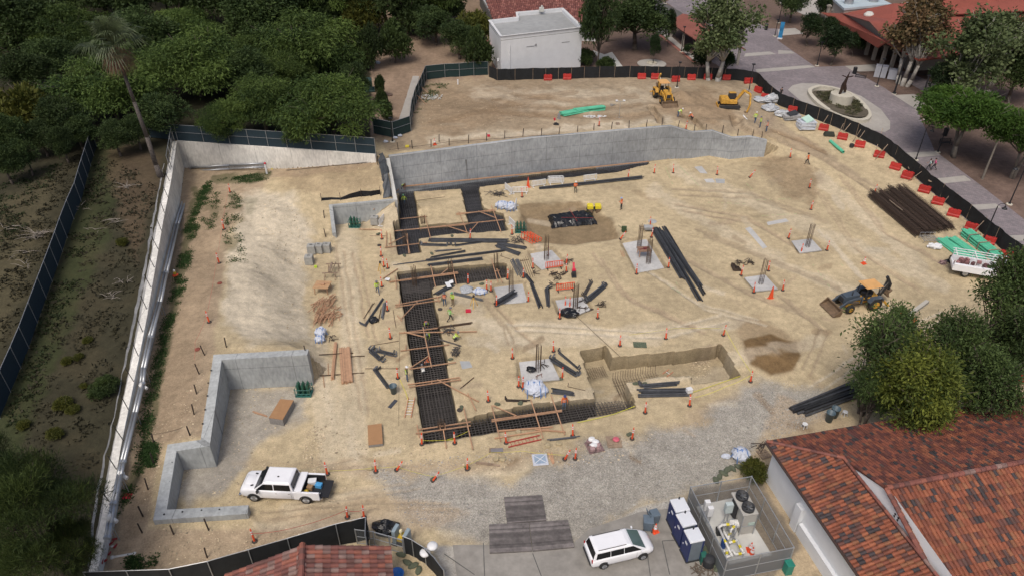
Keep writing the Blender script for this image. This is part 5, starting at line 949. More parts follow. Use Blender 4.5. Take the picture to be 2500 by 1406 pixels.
for a in(('G',1250,600,1490,1010,6,.085,'leftmost dark pipes of the long diagonal stack'),('G',1295,600,1640,1190,5,.085,'longest dark pipes in the diagonal stack'),('G',1340,590,1665,1140,4,.08,'thin long pipes on the right flank of the diagonal stack'),('G',1330,630,1625,1065,6,.085,'thick middle bundle of the diagonal pipe stack'),('G',330,275,1165,190,6,.07,'very long dark pipes lying below the white barricades'),('F',1100,700,1740,706,8,.07,'straight black pipes just below the timber frame'),('F',1300,742,1530,712,3,.07,'short black pipes with a hooked end by the timber frame',None,'pipe_bundle',-.4),('F',1650,725,1880,762,7,.07,'black pipes pointing at the orange mesh'),('F',1655,745,1830,810,7,.07,'lower black pipes fanning below the orange mesh'),('F',1120,838,1380,790,4,.05,'thin dark bars above the upper arm trench'),('F',1080,862,1710,782,6,.05,'longest thin bars above the upper arm trench'),('F',820,897,1130,857,2,.04,'two thin bars at the left above the arm trench'),('F',1090,905,1530,848,6,.06,'dark pipes lying along the back lip of the arm trench'),('F',1150,785,1355,770,3,.05,'short thin bars between the two trenches'),('G',212,985,262,1050,4,.07,'upper half of a bent dark pipe bundle between two pads'),('G',262,1050,330,1240,5,.07,'dark pipe bundle running down between two pads'),('G',385,1090,398,1235,5,.07,'upright-lying dark bundle left of the black plastic heap',None,'pipe_bundle',-.5),('G',690,1145,755,1035,6,.05,'flared bar bundle behind the dark hooked bundle',M_bar,'bar_bundle',.2),('G',720,1190,862,1070,6,.08,'dark hooked bundle right of the red barricade',None,'pipe_bundle',.3),('F',1155,1138,1285,1062,7,.07,'black sleeves beside the two plan readers'),('F',1310,1130,1525,1185,5,.06,'grey pipes lying right of the plan readers',M_greyp),('F',1650,1222,1805,1130,6,.09,'dark foam tubes lying on a concrete pad',M_foam,'pipe_bundle',0,'pipes',2,.2,None,.06),('J',515,248,655,45,2,.07,'long bent dark bar left of the long trench',M_foam,'pipe_bundle',-.8),('J',648,192,665,70,3,.08,'grey pipes beside a delineator left of the trench',M_greyp),('J',615,225,640,110,2,.03,'thin pair of bars beside the grey pipes',M_epx,'bar_bundle'),('J',495,195,580,68,2,.03,'thin crossed bars left of the bent bar',M_epx,'bar_bundle'),('J',735,120,760,265,1,.03,'single thin bar leaning left of the long trench',M_epx,'bar'),('J',545,415,785,378,1,.03,'single thin bar above the hooked black beams',M_epx,'bar'),('J',525,603,785,600,1,.035,'straight thin bar left of the white-hatted worker',M_epx,'bar'),('J',545,455,635,548,4,.08,'upper black hooked beams beside the lumber stack',None,'pipe_bundle',.4),('J',605,468,755,498,4,.07,'black hooked beam lying across the upper pair',None,'pipe_bundle',.25),('J',592,620,700,765,3,.09,'black hooked beam pointing at the grey bin',None,'pipe_bundle',.45),('J',1065,275,1370,232,5,.045,'thin bars reaching right from the bending workers',M_epx,'bar_bundle'),('J',1105,362,1308,428,2,.04,'thin slanting bars below the crouching worker',M_bar,'bar_bundle'),('J',1302,758,1392,678,2,.03,'short crossed bars beside the diagonal brace',M_epx,'bar_bundle'),('K',490,335,690,460,4,.09,'black hooked beam with square end near a footing pad',None,'pipe_bundle',.3),('K',548,278,702,400,2,.07,'thin hooked steel beam beyond the square-ended beam',None,'pipe_bundle',.25),('K',490,585,665,610,7,.07,'short black pipes behind the worker in jeans'),('K',1228,548,1520,528,5,.08,'upper black beam bundle right of the pit',None,'pipe_bundle',-.35),('K',1210,605,1600,600,9,.09,'thick dark blue pipe bundle right of the pit'),('K',1290,572,1510,572,2,.03,'thin bars on the dark pipe bundle',M_epx,'bar_bundle'),('K',130,662,300,668,3,.06,'short rusty beam in front of the sacks',M_rust,'pipe_bundle',-.2),('K',455,988,700,962,3,.05,'flat dark bars beside the red ladder',M_foam,'bar_bundle'),('L',365,600,800,425,5,.12,'upper dark pipes under the sparse tree'),('L',370,612,830,450,5,.12,'middle dark pipes under the sparse tree'),('L',440,632,860,480,4,.12,'front dark pipes beside the blue-grey bins'),('F',1030,735,1255,738,5,.065,'short black bundle with down-turned ends at the trench corner',None,'pipe_bundle',.3),('G',120,850,180,985,8,.055,'flat grey pipe bundle left of a footing pad',M_greyp,'pipe_bundle',0,'pipes',1),('G',195,840,255,995,5,.025,'thin loose bars between grey pipes and pad',M_epx,'bar_bundle',0,'bars',1,.3,None,0,.25),('M',2190,190,2370,205,2,.06,'two weathered poles lying in the gravel edge',M_woodo,'pole_pair'),('M',2315,188,2430,205,1,.06,'single short pole in the gravel edge',M_woodo,'pole'),('N',-5,185,62,185,1,.06,'grey stick lying at the gravel edge',M_woodo,'pole'),('F',980,370,1230,368,1,.03,'thin bar lying on the sand island',M_epx,'bar'),('F',1105,440,1150,300,2,.03,'slanted thin bars on the sand island',M_epx,'bar_bundle'),('K',610,548,785,580,1,.03,'long thin hooked bar behind the worker in jeans',M_epx,'bar',-.3),('F',1690,825,1775,855,1,.03,'thin hooked bar between arm trench and pad',M_epx,'bar',-.3),('C',1645,905,1742,1000,1,.09,'white pipe lying before the three upper workers',M_wh,'white_pipe')):bundle(*a)
g_=thing('green_pipe_stack','large stack of mint green pipes strapped in bundles beside the white truck','pipes',G(*q('H',1600,700)))
def gp(k,x0,y0,x1,y1,n,lay,r,root=None,nm='pipe_bundle'):
 a,b=G(x0,y0,k),G(x1,y1,k);d=(b-a);d.normalize();s=V((-d.y,d.x,0));m=MB();o=root.location if root else V()
 for la in range(lay):
  for j in range(n):off=s*((j-(n-1)/2)*r*2.02+(la%2)*r)+V((0,0,r+la*r*1.8));e=random.uniform(-.15,.15);m.tube(a-o+off+d*e,b-o+off+d*e,r,8)
 return m.build(nm,M_grn,root)
gp('H',1590,612,1815,792,7,5,.09,g_);gp('H',1495,650,1710,800,6,3,.09,g_);gp('H',1450,645,1650,795,2,1,.2,g_);gp('H',1405,650,1590,790,4,2,.09,g_)
m=MB();o=g_.location
for t in(.25,.55,.85):
 c=G(*q('H',1590+225*t,612+180*t))-o;d=(G(*q('H',1815,792))-G(*q('H',1590,612))).normalized();s=V((-d.y,d.x,0));m.beam(c-s*.7+V((0,0,.92)),c+s*.7+V((0,0,.92)),.1,.05).beam(c-s*.7,c-s*.7+V((0,0,.95)),.1,.06).beam(c+s*.7,c+s*.7+V((0,0,.95)),.1,.06)
m.build('strap',M_woodo,g_)
g2=thing('green_pipe_stack','small stack of mint green pipes on the dirt terrace','pipes',G(*q('C',390,880)));gp('C',228,905,420,868,5,2,.12,g2);gp('C',330,885,555,858,4,3,.12,g2)
m=MB();a,b=G(*q('D',402,1110)),G(*q('D',505,1200));m.tube((0,0,.22),b-a+V((0,0,.22)),.22,12,cap=False).tube((0,0,.22),b-a+V((0,0,.22)),.2,12,cap=False);tag(m.build('green_pipe',M_grn,loc=a),'single fat green pipe lying near the red barriers','pipe')
def bag(k,x,y,sx,sy,sz,label,mt,name='bulk_bag',jit=.18,n=14,cat='bag',blue=False):
 p=G(x,y,k);root=None;m=MB();r=random.Random(int(x+y));m.ell((0,0,sz*.45),(sx/2,sy/2,sz*.55),n,8,jit)
 for _ in range(6):m.ell((r.uniform(-.3,.3)*sx,r.uniform(-.3,.3)*sy,sz*r.uniform(.5,.85)),(sx*.2,sy*.2,sz*.25),7,5,.3)
 o=m.build(name,mt,loc=p);tag(o,label,cat)
 if blue:
  b=MB()
  for t in(-.3,.0,.3):b.path([V((t*sx,-sy*.53,.05)),V((t*sx,-sy*.42,sz*.6)),V((t*sx*.8,0,sz*1.04)),V((t*sx,sy*.42,sz*.6))],.035,4)
  b.path([V((-sx*.53,0,.1)),V((-sx*.42,0,sz*.6)),V((0,0,sz*1.02)),V((sx*.42,0,sz*.6)),V((sx*.53,0,.1))],.035,4)
  b.build('blue_strap',mat('blue_strap',(.10,.22,.50),.7),o)
 return o
M_bag=mat('woven_white_bag',(.52,.56,.64),.7,.18,6,bump=.5);M_film=mat('clear_wrap',(.42,.44,.46),.25,.25,6,bump=.6);M_blkp=mat('black_plastic',(.012,.013,.015),.22,.4,4,bump=.9,bs=6)
bag('F',1690,430,1.7,1.2,1.,'white bulk bag with blue stripes beside the long white panel',M_bag,blue=True);bag('F',1762,445,1.5,1.2,1.1,'second blue-striped bulk bag touching the white panel',M_bag,blue=True)
bag('F',1515,1122,1.6,1.,.5,'flat blue and white bag right of the plan readers',M_bag,blue=True);bag('F',1402,1100,1.5,1.6,.35,'sheet of clear wrapped pipes beside the flat bag',M_film,'wrapped_pipes')
bag('J',148,330,1.2,1.1,.9,'blue-striped bulk bag with open top left of the site',M_bag,blue=True);bag('J',138,378,1.,.9,.7,'smaller bulk bag in front of the open-topped bag',M_bag,blue=True)
bag('K',345,590,2.,1.8,1.2,'large blue-striped bulk bag behind the front trench',M_bag,blue=True);bag('K',410,600,1.1,1.1,.8,'smaller blue-striped bag leaning on the large one',M_bag,blue=True)
bag('K',2030,1130,1.5,1.4,1.,'white bag with blue marks by the green bush',M_bag,blue=True);bag('K',1912,1125,.8,.5,.35,'crumpled white sheet beside the gravel edge',M_bag)
for a in(('D',20,905,2.2,1.8,.9,'clear plastic wrapped pallet left of the grey pallet stack'),('C',1800,795,3.2,2.,.7,'clear plastic sheet heap nearest the excavator'),('C',1850,860,2.6,2.2,.8,'middle clear plastic wrapped heap on the slope'),('C',1870,800,2.6,1.6,1.3,'tallest plastic wrapped pallet by the black fence')):bag(*a,M_film,'wrapped_pallet',.25,14,'wrapped pallet')
for x,y in((740,1065),(812,1035),(845,1020),(912,970)):bag('B',x,y,.7,.5,.3,'small white sandbag at the foot of the green fence',M_bag,'sandbag',.2,8,'sandbag')['group']='white sandbags by the green fence'
bag('B',680,478,1.,.7,.5,'small crumpled white bag on the bare hillside',M_bag)
m=MB();pp=[G(*q('G',x,y))for x,y in((390,500),(745,462),(800,565),(425,600))];o=pp[0].copy();NX,NY=26,12;r=random.Random(9);vs=[]
for j in range(NY+1):
 for i in range(NX+1):
  u,v_=i/NX,j/NY;a=pp[0].lerp(pp[1],u).lerp(pp[3].lerp(pp[2],u),v_);ed=min(u,1-u)*NX,min(v_,1-v_)*NY;z=.05 if min(ed)<.5 else(.45 if min(ed)<1.5 else .62);vs.append(a-o+V((r.uniform(-.07,.07),r.uniform(-.07,.07),z+r.uniform(-.10,.12))))
m.add(vs,[(j*(NX+1)+i,(j+1)*(NX+1)+i,(j+1)*(NX+1)+i+1,j*(NX+1)+i+1)for j in range(NY)for i in range(NX)]);bo=m.build('tarped_stack',M_blkp,loc=o);tag(bo,'flat material stack covered in crumpled black plastic on brown soil','covered stack')
m=MB();m.beam(pp[3].lerp(pp[0],.1).lerp(pp[2],.55)-o+V((0,0,.7)),pp[0].lerp(pp[1],.5)-o+V((0,.0,.75)),.06,.03);m.beam(pp[3].lerp(pp[0],.5)-o+V((1.5,0,.75)),pp[2]-o+V((-.6,.4,.75)),.05,.03);m.build('strap',mat('red_strap',(.25,.03,.03)),bo)
bag('G',565,1300,2.,1.5,.6,'black plastic heap on the front edge of a footing pad',M_blkp,'plastic_heap',.3,14,'plastic heap');bag('K',323,415,.9,.7,.35,'small black tool bag on a footing pad',M_blkp,'tool_bag',.2);bag('J',578,215,.9,.9,.5,'black tangled coil at the foot of the bent bar',M_blkp,'cable_coil',.35,10,'coil');bag('M',1410,800,1.9,1.3,1.,'crumpled black tarp bundle beside the generator boxes',M_blkp,'tarp_bundle',.3,14,'tarp')
m=MB();pts=[G(*q('F',x,y))for x,y in((220,370),(300,362),(375,366),(455,350),(545,335),(620,335),(700,318))];o=pts[0].copy();sf=thing('silt_fence','sagging black silt fence on wooden stakes above the low wall','silt fence',o)
for i,(a,b)in enumerate(zip(pts[:-1],pts[1:])):h0,h1=[.35,.3,.3,.6,.75,.7,.6][i:i+2];m.add([a-o,b-o,b-o+V((0,.1,h1)),a-o+V((0,.1,h0))],[(0,1,2,3)])
md=m.build('fabric',M_blkp,sf).modifiers.new('s','SOLIDIFY');md.thickness=.03
for i in(0,2,4,6):m=MB();m.tube(pts[i]-o+V((0,-.1,-.1)),pts[i]-o+V((0,-.1,1.1)),.035,5);m.build('stake',M_rust,sf)
m=MB();vs=[];r=random.Random(4)
for i in range(9):
 t=i/8;c=W4[0][0].lerp(W4[2][0],t*.95)+V((-.75,0,0));gz=zat(c.x-.3,c.y)
 for j,(dx,z)in enumerate(((.3,c.z-.05),(0,gz+.5),(-.35,gz+.25),(-.9,gz+.06))):vs.append(V((c.x+dx+r.uniform(-.15,.15),c.y+r.uniform(-.1,.1),z+r.uniform(0,.15))))
m.add(vs,[(4*i+j,4*i+4+j,4*i+5+j,4*i+1+j)for i in range(8)for j in range(3)]);tag(m.build('wall_membrane',mat('dark_membrane',(.05,.058,.068),.5,.3,3,bump=.8)),'crumpled dark grey sheet draped behind the narrow cross wall','plastic sheet')
st=thing('rebar_stack','two long dark rusty cage stacks lying near the black perimeter fence','rebar stack',G(*q('H',1200,450)));o=st.location
for(x0,y0,x1,y1,n,h_,w_)in((972,335,1310,622,13,6,2.5),(1105,305,1450,590,14,6,2.7)):
 a,b=G(*q('H',x0,y0)),G(*q('H',x1,y1));d=(b-a).normalized();s=V((-d.y,d.x,0));m=MB()
 for j in range(n):
  for la in range([9,8,5,9,7,9,4][(j//2)%7]):
   e=random.uniform(-.35,.35);off=s*((j/(n-1)-.5)*w_)+V((0,0,.05+la*.12+random.uniform(-.02,.02)));m.tube(a-o+off+d*e,b-o+off+d*e,.03,4,cap=False)
 L_=(b-a).length
 for k in range(int(L_/.42)):
  c=a-o+d*(k*.42+random.uniform(-.1,.1));
  for z in(.03,.45,.9):m.tube(c-s*w_/2+V((0,0,z)),c+s*w_/2+V((0,0,z)),.016,4,cap=False)
 m.build('rebar_cage',mat('dark_rusty_rebar',(.055,.036,.027),.9,.3,5,island=.5),st)
for t0,t1 in(((1050,420),(1140,492)),):a,b=G(*q('H',*t0)),G(*q('H',*t1));m=MB();m.beam(V((0,0,1.)),b-a+V((0,0,1.)),.1,.1);tag(m.build('timber_bearer',M_woodo,loc=a),'short pale timber lying on the left rebar cage stack','timber')
bundle('H',1240,350,1480,560,5,.035,'loose thin bars right of the dark rebar stack',M_epx,'bar_bundle',0,'bars',1,.4,None,0,.18)
m=MB();p=G(*q('H',1340,655));[m.box((i*.28,0,.35),(.06,1.3,.05))for i in range(-3,4)];[m.tube((x,-.6,0),(x,-.6,.8),.02,4).tube((x,.6,0),(x,.6,.8),.02,4)for x in(-.9,-.3,.3,.9)];[m.tube((-.9,y,z),(.9,y,z),.02,4)for y in(-.6,.6)for z in(.4,.8)];tag(m.build('wire_crate',M_galv,loc=p),'open grey wire crate at the left end of the green pipes','crate');bag('H',1385,705,1.6,.9,.5,'white pipe fittings heaped before the green pipes',M_wh,'fittings_heap',.35,12,'fittings')
M_dtape=M_wh
dl=thing('delineator','','delineator');m=MB();m.rev((0,0,0),[(.19,0),(.20,.04),(.12,.08),(.06,.10)],8);m.build('base',M_rub,dl)
m=MB();m.tube((0,0,.1),(0,0,1.05),.075,8,.055).tube((0,0,1.05),(0,0,1.12),.03,6).ell((0,0,1.16),(.05,.05,.06),6,5);m.build('post',M_or,dl)
for z in(.72,.90):m=MB();m.tube((0,0,z),(0,0,z+.09),.073,8,.07);m.build('reflective_band',M_dtape,dl)
GD='orange delineator posts'
DL=[('E',1718,92,'on the bench nearest the white wall pipes'),('E',1672,368,'in the weeds beside the pale slope top'),('E',1637,620,'upright at the weedy edge of the pale slope'),('E',1562,1060,'on the brown track left of the pale slope'),('F',712,682,'left of the upper timber frame'),('F',705,822,'above the pair left of the trench start'),('F',728,908,'left one of the pair by the upper trench'),('F',760,922,'right one of the pair by the upper trench'),('F',712,1072,'beside the white paper held by a worker'),('F',757,1268,'standing at the grey pipes left of the trench'),('F',1432,680,'in front of the upper timber frame'),('F',1857,340,'before the white barricade nearest the wall trench'),('F',1775,645,'between white panel and orange mesh'),('F',1738,1010,'at the right end of the arm trench'),('F',1868,998,'at the end of the flat grey pipes'),('F',1945,920,'on the left corner of the pad behind the red barricade'),('F',1415,1045,'at the top of the wrapped pipe sheet'),('F',1567,1100,'left one of the close pair by the flat bag'),('F',1602,1108,'right one of the close pair by the flat bag'),('F',1907,1195,'at the right corner of the foam tube pad'),('F',1647,1228,'at the left end of the foam tubes'),('G',1048,185,'beside the end of the very long pipes'),('G',1262,145,'near the right end of the wall trench'),('G',1418,143,'alone below the middle of the tall wall'),('G',1775,158,'by the cement splash under the wall end'),('G',985,685,'bent, behind the largest pad beside the green compressor'),('G',1240,668,'at the head of the diagonal pipe stack'),('G',1230,575,'behind the wheelbarrow at the pipe stack'),('G',1378,915,'with yellow top at the right corner of the largest pad'),('G',1118,968,'at the front corner of the largest pad'),('G',545,888,'behind the right end of the upper red barricade'),('G',545,950,'in front of the right end of upper red barricade'),('G',535,1232,'left one of the two on the black heap pad'),('G',572,1240,'right one of the two on the black heap pad'),('G',490,1330,'left of the black plastic heap'),('G',800,1328,'right of the rusty clamp heap'),('G',395,820,'at the middle of the pad behind the red barricade'),('H',370,72,'left of the worker walking by brown soil'),('H',85,212,'leaning left of the brown soil spread'),('H',505,285,'below the brown soil spread'),('H',515,437,'alone in the sand between soil spread and pad'),('H',358,638,'at the left corner of the far right pad'),('H',445,742,'at the front corner of the far right pad'),('H',627,722,'at the right corner of the far right pad'),('H',25,897,'beside the rusty steel bucket'),('H',217,865,'behind the pad near the loader backhoe'),('H',115,1018,'at the front corner of the pad near the loader'),('H',318,1002,'at the right corner of the pad near the loader'),('H',960,325,'at the top end of the dark rebar stack'),('K',172,318,'left behind the pad with the small black bag'),('K',507,262,'behind the thin hooked steel beam'),('K',578,478,'right of the pad with the small black bag'),('K',222,548,'left one of the pair behind the large bulk bag'),('K',255,560,'right one of the pair behind the large bulk bag'),('K',1048,215,'behind the pit left of the green slatted pallet'),('K',1424,158,'behind the pit right of the green pallet'),('K',1893,130,'at the back corner of the brown puddle of soil'),('K',2115,508,'alone right of the pit toward the gravel'),('K',1255,762,'in front of the dark blue pipe bundle'),('K',1617,705,'under the red and white box'),('K',664,950,'right of the loose planks'),('K',120,1008,'at the left end of the red ladder'),('K',1148,975,'behind the gravel right of the brown pallet'),('K',597,1142,'leaning left one of the pair at the gravel edge'),('K',683,1138,'right one of the pair at the gravel edge'),('J',715,355,'with two orange collars left of the long trench'),('J',775,682,'beside the white-hatted worker'),('J',1515,868,'on the pale cement spot right of the diagonal brace'),('J',1240,1212,'inside the near timber frame'),('J',970,1220,'at the near left corner of the trench'),('M',1315,262,'beside a small rock in front of the brown plywood'),('M',1500,248,'tilted, in the gravel near the small rock'),('M',1825,342,'tilted and faded in the middle of the gravel edge'),('M',2135,240,'on a green sandbag in the gravel'),('M',880,285,'behind the open tailgate of the pickup'),('M',1060,672,'behind the corner of the black front fence'),('M',1208,672,'at the end of the black front fence'),('M',228,887,'with red rope left of the front fence'),('C',1195,1012,'on the terrace above the wall step'),('C',518,985,'with orange top near the green pipes on the terrace')]
for i,(k,x,y,l)in enumerate(DL):
 p=G(x,y,k,True);tl=(random.uniform(-.06,.06),random.uniform(-.06,.06))
 if 'tilt' in l or 'bent' in l or 'leaning' in l:tl=(.1,.45 if 'left one' not in l else .3)
 r_=dl if i==0 else dup(dl,p,0,tilt=tl,sc=1.12)
 if i==0:dl.location=p
 r_['label']='orange delineator post '+l;r_['group']=GD
cn=thing('traffic_cone','orange traffic cone with white collar inside the equipment cage, rear one','traffic cone',V((0,0,0)),0,'traffic cones');m=MB();m.box((0,0,.03),(.5,.5,.05)).rev((0,0,.05),[(.2,0),(.03,.85)],10);m.build('cone_body',M_or,cn);m=MB();m.rev((0,0,.05),[(.148,.32),(.105,.52)],10);m.build('collar',M_wh,cn);m=MB();m.rev((0,0,.05),[(.088,.6),(.065,.7)],10);m.build('upper_collar',M_wh,cn)
cn.location=G(*q('N',2072,872))
for k,x,y,l in(('N',2087,900,'orange traffic cone inside the equipment cage, front one'),('N',1312,712,'orange traffic cone right of the grey wheeled bin'),('B',1105,1082,'small orange cone on the terrace near the left end of main wall'),('H',885,815,'tiny orange cone lying in the open sand')):dup(cn,G(x,y,k),.4,l)
cn.location.z=.12
sk=MB().tube((0,0,-.3),(0,0,1.15),.055,6).mesh('steel_stake',M_rust);n_=0
for grp,lab,lst in(('stakes along the top of the main wall','dark brown steel stake standing behind the top edge of the main wall',[('C',x,y)for x,y in((70,1062),(206,1050),(350,1032),(478,1017),(616,1007),(752,1000),(888,990),(1010,982),(1135,998),(1260,1025),(1352,1022),(1480,1042),(1600,1060),(1717,1065),(1788,1080))]+[('B',x,y)for x,y in((832,1118),(937,1110),(1077,1098),(1137,1060),(1212,1088),(1355,1072),(1490,1052),(1625,1036),(1762,1022))]),('stakes around the zigzag wall','dark brown steel stake outside the thick zigzag wall',[('I',x,y)for x,y in((1300,88),(1283,216),(1267,350),(1240,487),(1003,533),(1003,668),(966,840),(933,1016),(928,1122),(1133,1132),(1362,1104),(1352,1285))]+[('J',28,498),('E',1527,1306),('E',1690,1246)]),('stakes beside the low wall','dark brown stake on the slope left of the low concrete wall',[('F',240,510),('F',252,662),('F',722,215),('F',677,75)])):
 for k,x,y in lst:o=bpy.data.objects.new('steel_stake',sk);COL.objects.link(o);p=G(x,y,k);o.location=p;o.rotation_euler=(random.uniform(-.07,.07),random.uniform(-.1,.1),random.random()*3);o.scale=(1,1,random.uniform(.85,1.1));tag(o,lab,'stake',grp)
br=thing('water_barrier','','barrier');m=MB();m.sidep([(-.3,0),(.3,0),(.3,.3),(.22,.42),(.18,1.05),(-.18,1.05),(-.22,.42),(-.3,.3)],-.78,.78);m.build('shell',M_red_b,br,bevel=.04)
m=MB();[m.box((0,y,1.09),(.2,.3,.08))for y in(-.45,.45)];m.build('lifting_lug',M_red_b,br);m=MB();m.tube((0,0,1.05),(0,0,1.10),.09,8);m.build('filler_cap',M_red_b,br)
BR=[('C',120,628,1.57,'leftmost by the white building corner'),('C',270,622,1.57,'second by the white building'),('C',850,617,1.55,'behind the small ring-planted tree'),('C',955,618,1.5,'just behind the upper backhoe arm'),('C',1115,638,1.7,'right of the upper backhoe cab'),('C',1238,625,1.55,'left of the sycamore by the leaning post'),('C',1365,622,1.55,'touching the left side of the sycamore trunks'),('C',1510,625,1.6,'right of the sycamore trunks'),('C',1680,652,1.6,'at the fence corner above the excavator'),('C',1757,722,.6,'turning the fence corner behind the plastic sheets'),('C',1812,778,.8,'above the first plastic wrapped heap'),('D',108,876,1.0,'behind the grey pallet stack'),('D',350,1018,1.1,'right of the white insulation stack'),('D',497,1088,1.1,'below the planter with one plank'),('D',632,1148,1.1,'before the tall leaning braces'),('D',782,1228,1.0,'beside the crossed brace poles'),('D',908,1322,.8,'above the shop of leaning planks near the lamp post'),('H',1184,220,.85,'left of the lamp with crossed poles'),('H',1305,315,.9,'with the round lid lying on it'),('H',1400,398,.95,'third above the rebar stack level'),('H',1510,482,.95,'level with the lower end of the rebar stack'),('H',1632,580,.95,'beyond the top of the green pipes'),('H',1752,675,.95,'beside the lamp post at the green pipes'),('H',1875,780,.95,'beyond the white truck bed'),('H',1990,880,.95,'at the right edge of the picture'),('D',1005,1388,.8,'at the foot of the lamp post before the walking pair'),('L',1830,398,1.2,'glimpsed between the trees at the right edge')]
for i,(k,x,y,rz,l)in enumerate(BR):
 p=G(x,y,k);ob=br if i==0 else dup(br,p,rz)
 if i==0:br.location=p;br.rotation_euler.z=rz
 if k=='C' and i<10:ob.rotation_euler.z=rz
 ob.scale=(.9,.9,.88);ob['label']='red plastic barrier '+l.replace('shop of ','');ob['group']='red water-filled barriers along the black fence'
for i,(k,x0,y0,x1,y1)in enumerate([('D',325,1000,390,900),('D',455,1075,510,965),('D',465,1085,565,965),('D',580,1110,645,1010),('D',590,1140,685,1010),('D',765,1165,815,1005),('D',755,1250,870,1110),('H',1195,240,1320,150),('H',1430,405,1515,305),('H',1640,605,1750,495),('H',1910,800,2009,700),('H',970,80,1035,0),('C',1120,515,1132,600),('C',1252,505,1282,655),('H',1185,112,1255,260)]):
 a=G(x0,y0,k);b=P(*q(k,x1,y1),a.z+1.9);
 if(b-a).length>5:b=a+(b-a).normalized()*3.2
 m=MB();m.beam((0,0,0),b-a,.07,.07);tag(m.build('fence_brace',M_woodo,loc=a),'wooden brace leaning against the black fence between the barriers','brace','wooden fence braces')
def barricade(name,mt,label,k,x,y,ln,rz,group):
 t=thing(name,label,'barricade',G(x,y,k),rz,group);m=MB();m.tube((-ln/2,0,1.0),(ln/2,0,1.0),.045,6).tube((-ln/2,0,.25),(ln/2,0,.25),.045,6).tube((-ln/2,0,.25),(-ln/2,0,1.),.045,6).tube((ln/2,0,.25),(ln/2,0,1.),.045,6);m.build('frame',mt,t)
 for j in range(1,int(ln/.2)):m=MB();m.box((-ln/2+j*.2,0,.62),(.08,.04,.72));m.build('slat',mt,t)
 for x_ in(-ln/2+.2,ln/2-.2):m=MB();m.box((x_,0,.05),(.1,.6,.08)).box((x_,0,.16),(.06,.06,.2));m.build('foot',M_rub if mt is M_or else mt,t)
GW='plastic pedestrian barricades'
for a in(('F',1745,300,2.,-1.1,'white barricade seen nearly edge-on at the branch trench'),('F',1840,312,2.1,.05,'white barricade behind a delineator by the wall trench'),('G',318,255,2.,.35,'white barricade right of the small orange flag'),('G',455,222,2.1,.08,'white barricade behind its twin below the wall'),('G',462,208+26,2.1,.1,'white barricade in front of its twin below the wall'),('G',738,210,1.9,.25,'white barricade right of the worker in orange'),('F',1805,430,1.7,1.45,'white panel standing beside the striped bulk bags'),('F',1775,580,1.6,-1.1,'white panel above the orange fencing'),('F',712,560,1.6,1.35,'white panel leaning beside the concrete block')):barricade('barricade',M_wh,a[5],*a[:5],GW)
for a in(('G',445,925,2.,.2,'red barricade in front of the upper square pad'),('G',535,1105,2.,.2,'lower red barricade above the black plastic heap')):barricade('barricade',M_or,a[5],*a[:5],GW)
m=MB();o=G(*q('F',1890,700))
for j in range(4):
 a=V((-.6+j*.35,.6,0));[m.tube(a+V((t*1.3,-t*1.5,.15+.12*j)),a+V((t*1.3+.1,-t*1.5,1.0)),.04,4)for t in(0,.25,.5,.75,1)];[m.tube(a+V((0,0,z)),a+V((1.3,-1.5,z)),.045,4)for z in(.2+.1*j,1.)]
tag(m.build('barricade_heap',M_or,loc=o),'collapsed stack of orange barricades above the square pad','barricades')
for k,x,y,l in(('G',232,262,'orange folding sign cone standing near the wall trench'),('H',233,1058,'tall slim orange flag cone right of the square pad')):
 m=MB();m.loft([[(-.24,-.12,0),(.24,-.12,0),(.24,.12,0),(-.24,.12,0)],[(-.03,-.02,1.6),(.03,-.02,1.6),(.03,.02,1.6),(-.03,.02,1.6)]]);m.tube((-.4,0,.04),(.4,0,.04),.05,5);tag(m.build('folding_cone',M_or,loc=G(x,y,k)),l,'cone')
# ================================================================ people
M_skin=mat('skin',(.36,.20,.13),.6,.05,5);M_boot=mat('brown_boot',(.09,.06,.04),.8)
def cmat(n,c):return mat(n,c,.85,.15,6)
M_lime,M_orv,M_jean,M_drk,M_grnj=cmat('lime_vest',(.45,.62,.06)),cmat('orange_vest',(.80,.16,.03)),cmat('blue_jeans',(.06,.10,.18)),cmat('dark_trousers',(.03,.032,.035)),cmat('green_hi_vis',(.30,.60,.16))
M_tan=cmat('tan_trousers',(.20,.15,.09));M_hatw=mat('white_hard_hat',(.75,.75,.74),.4);M_hatg=mat('grey_hard_hat',(.16,.17,.19),.4);M_hato=mat('orange_hard_hat',(.7,.12,.03),.4);M_hatb=mat('blue_hard_hat',(.04,.06,.2),.4)
M_hair=mat('dark_hair',(.02,.015,.012),.8);M_refl=mat('reflective_strip',(.7,.7,.66),.4);M_lip=mat('lips',(.25,.09,.07),.6)
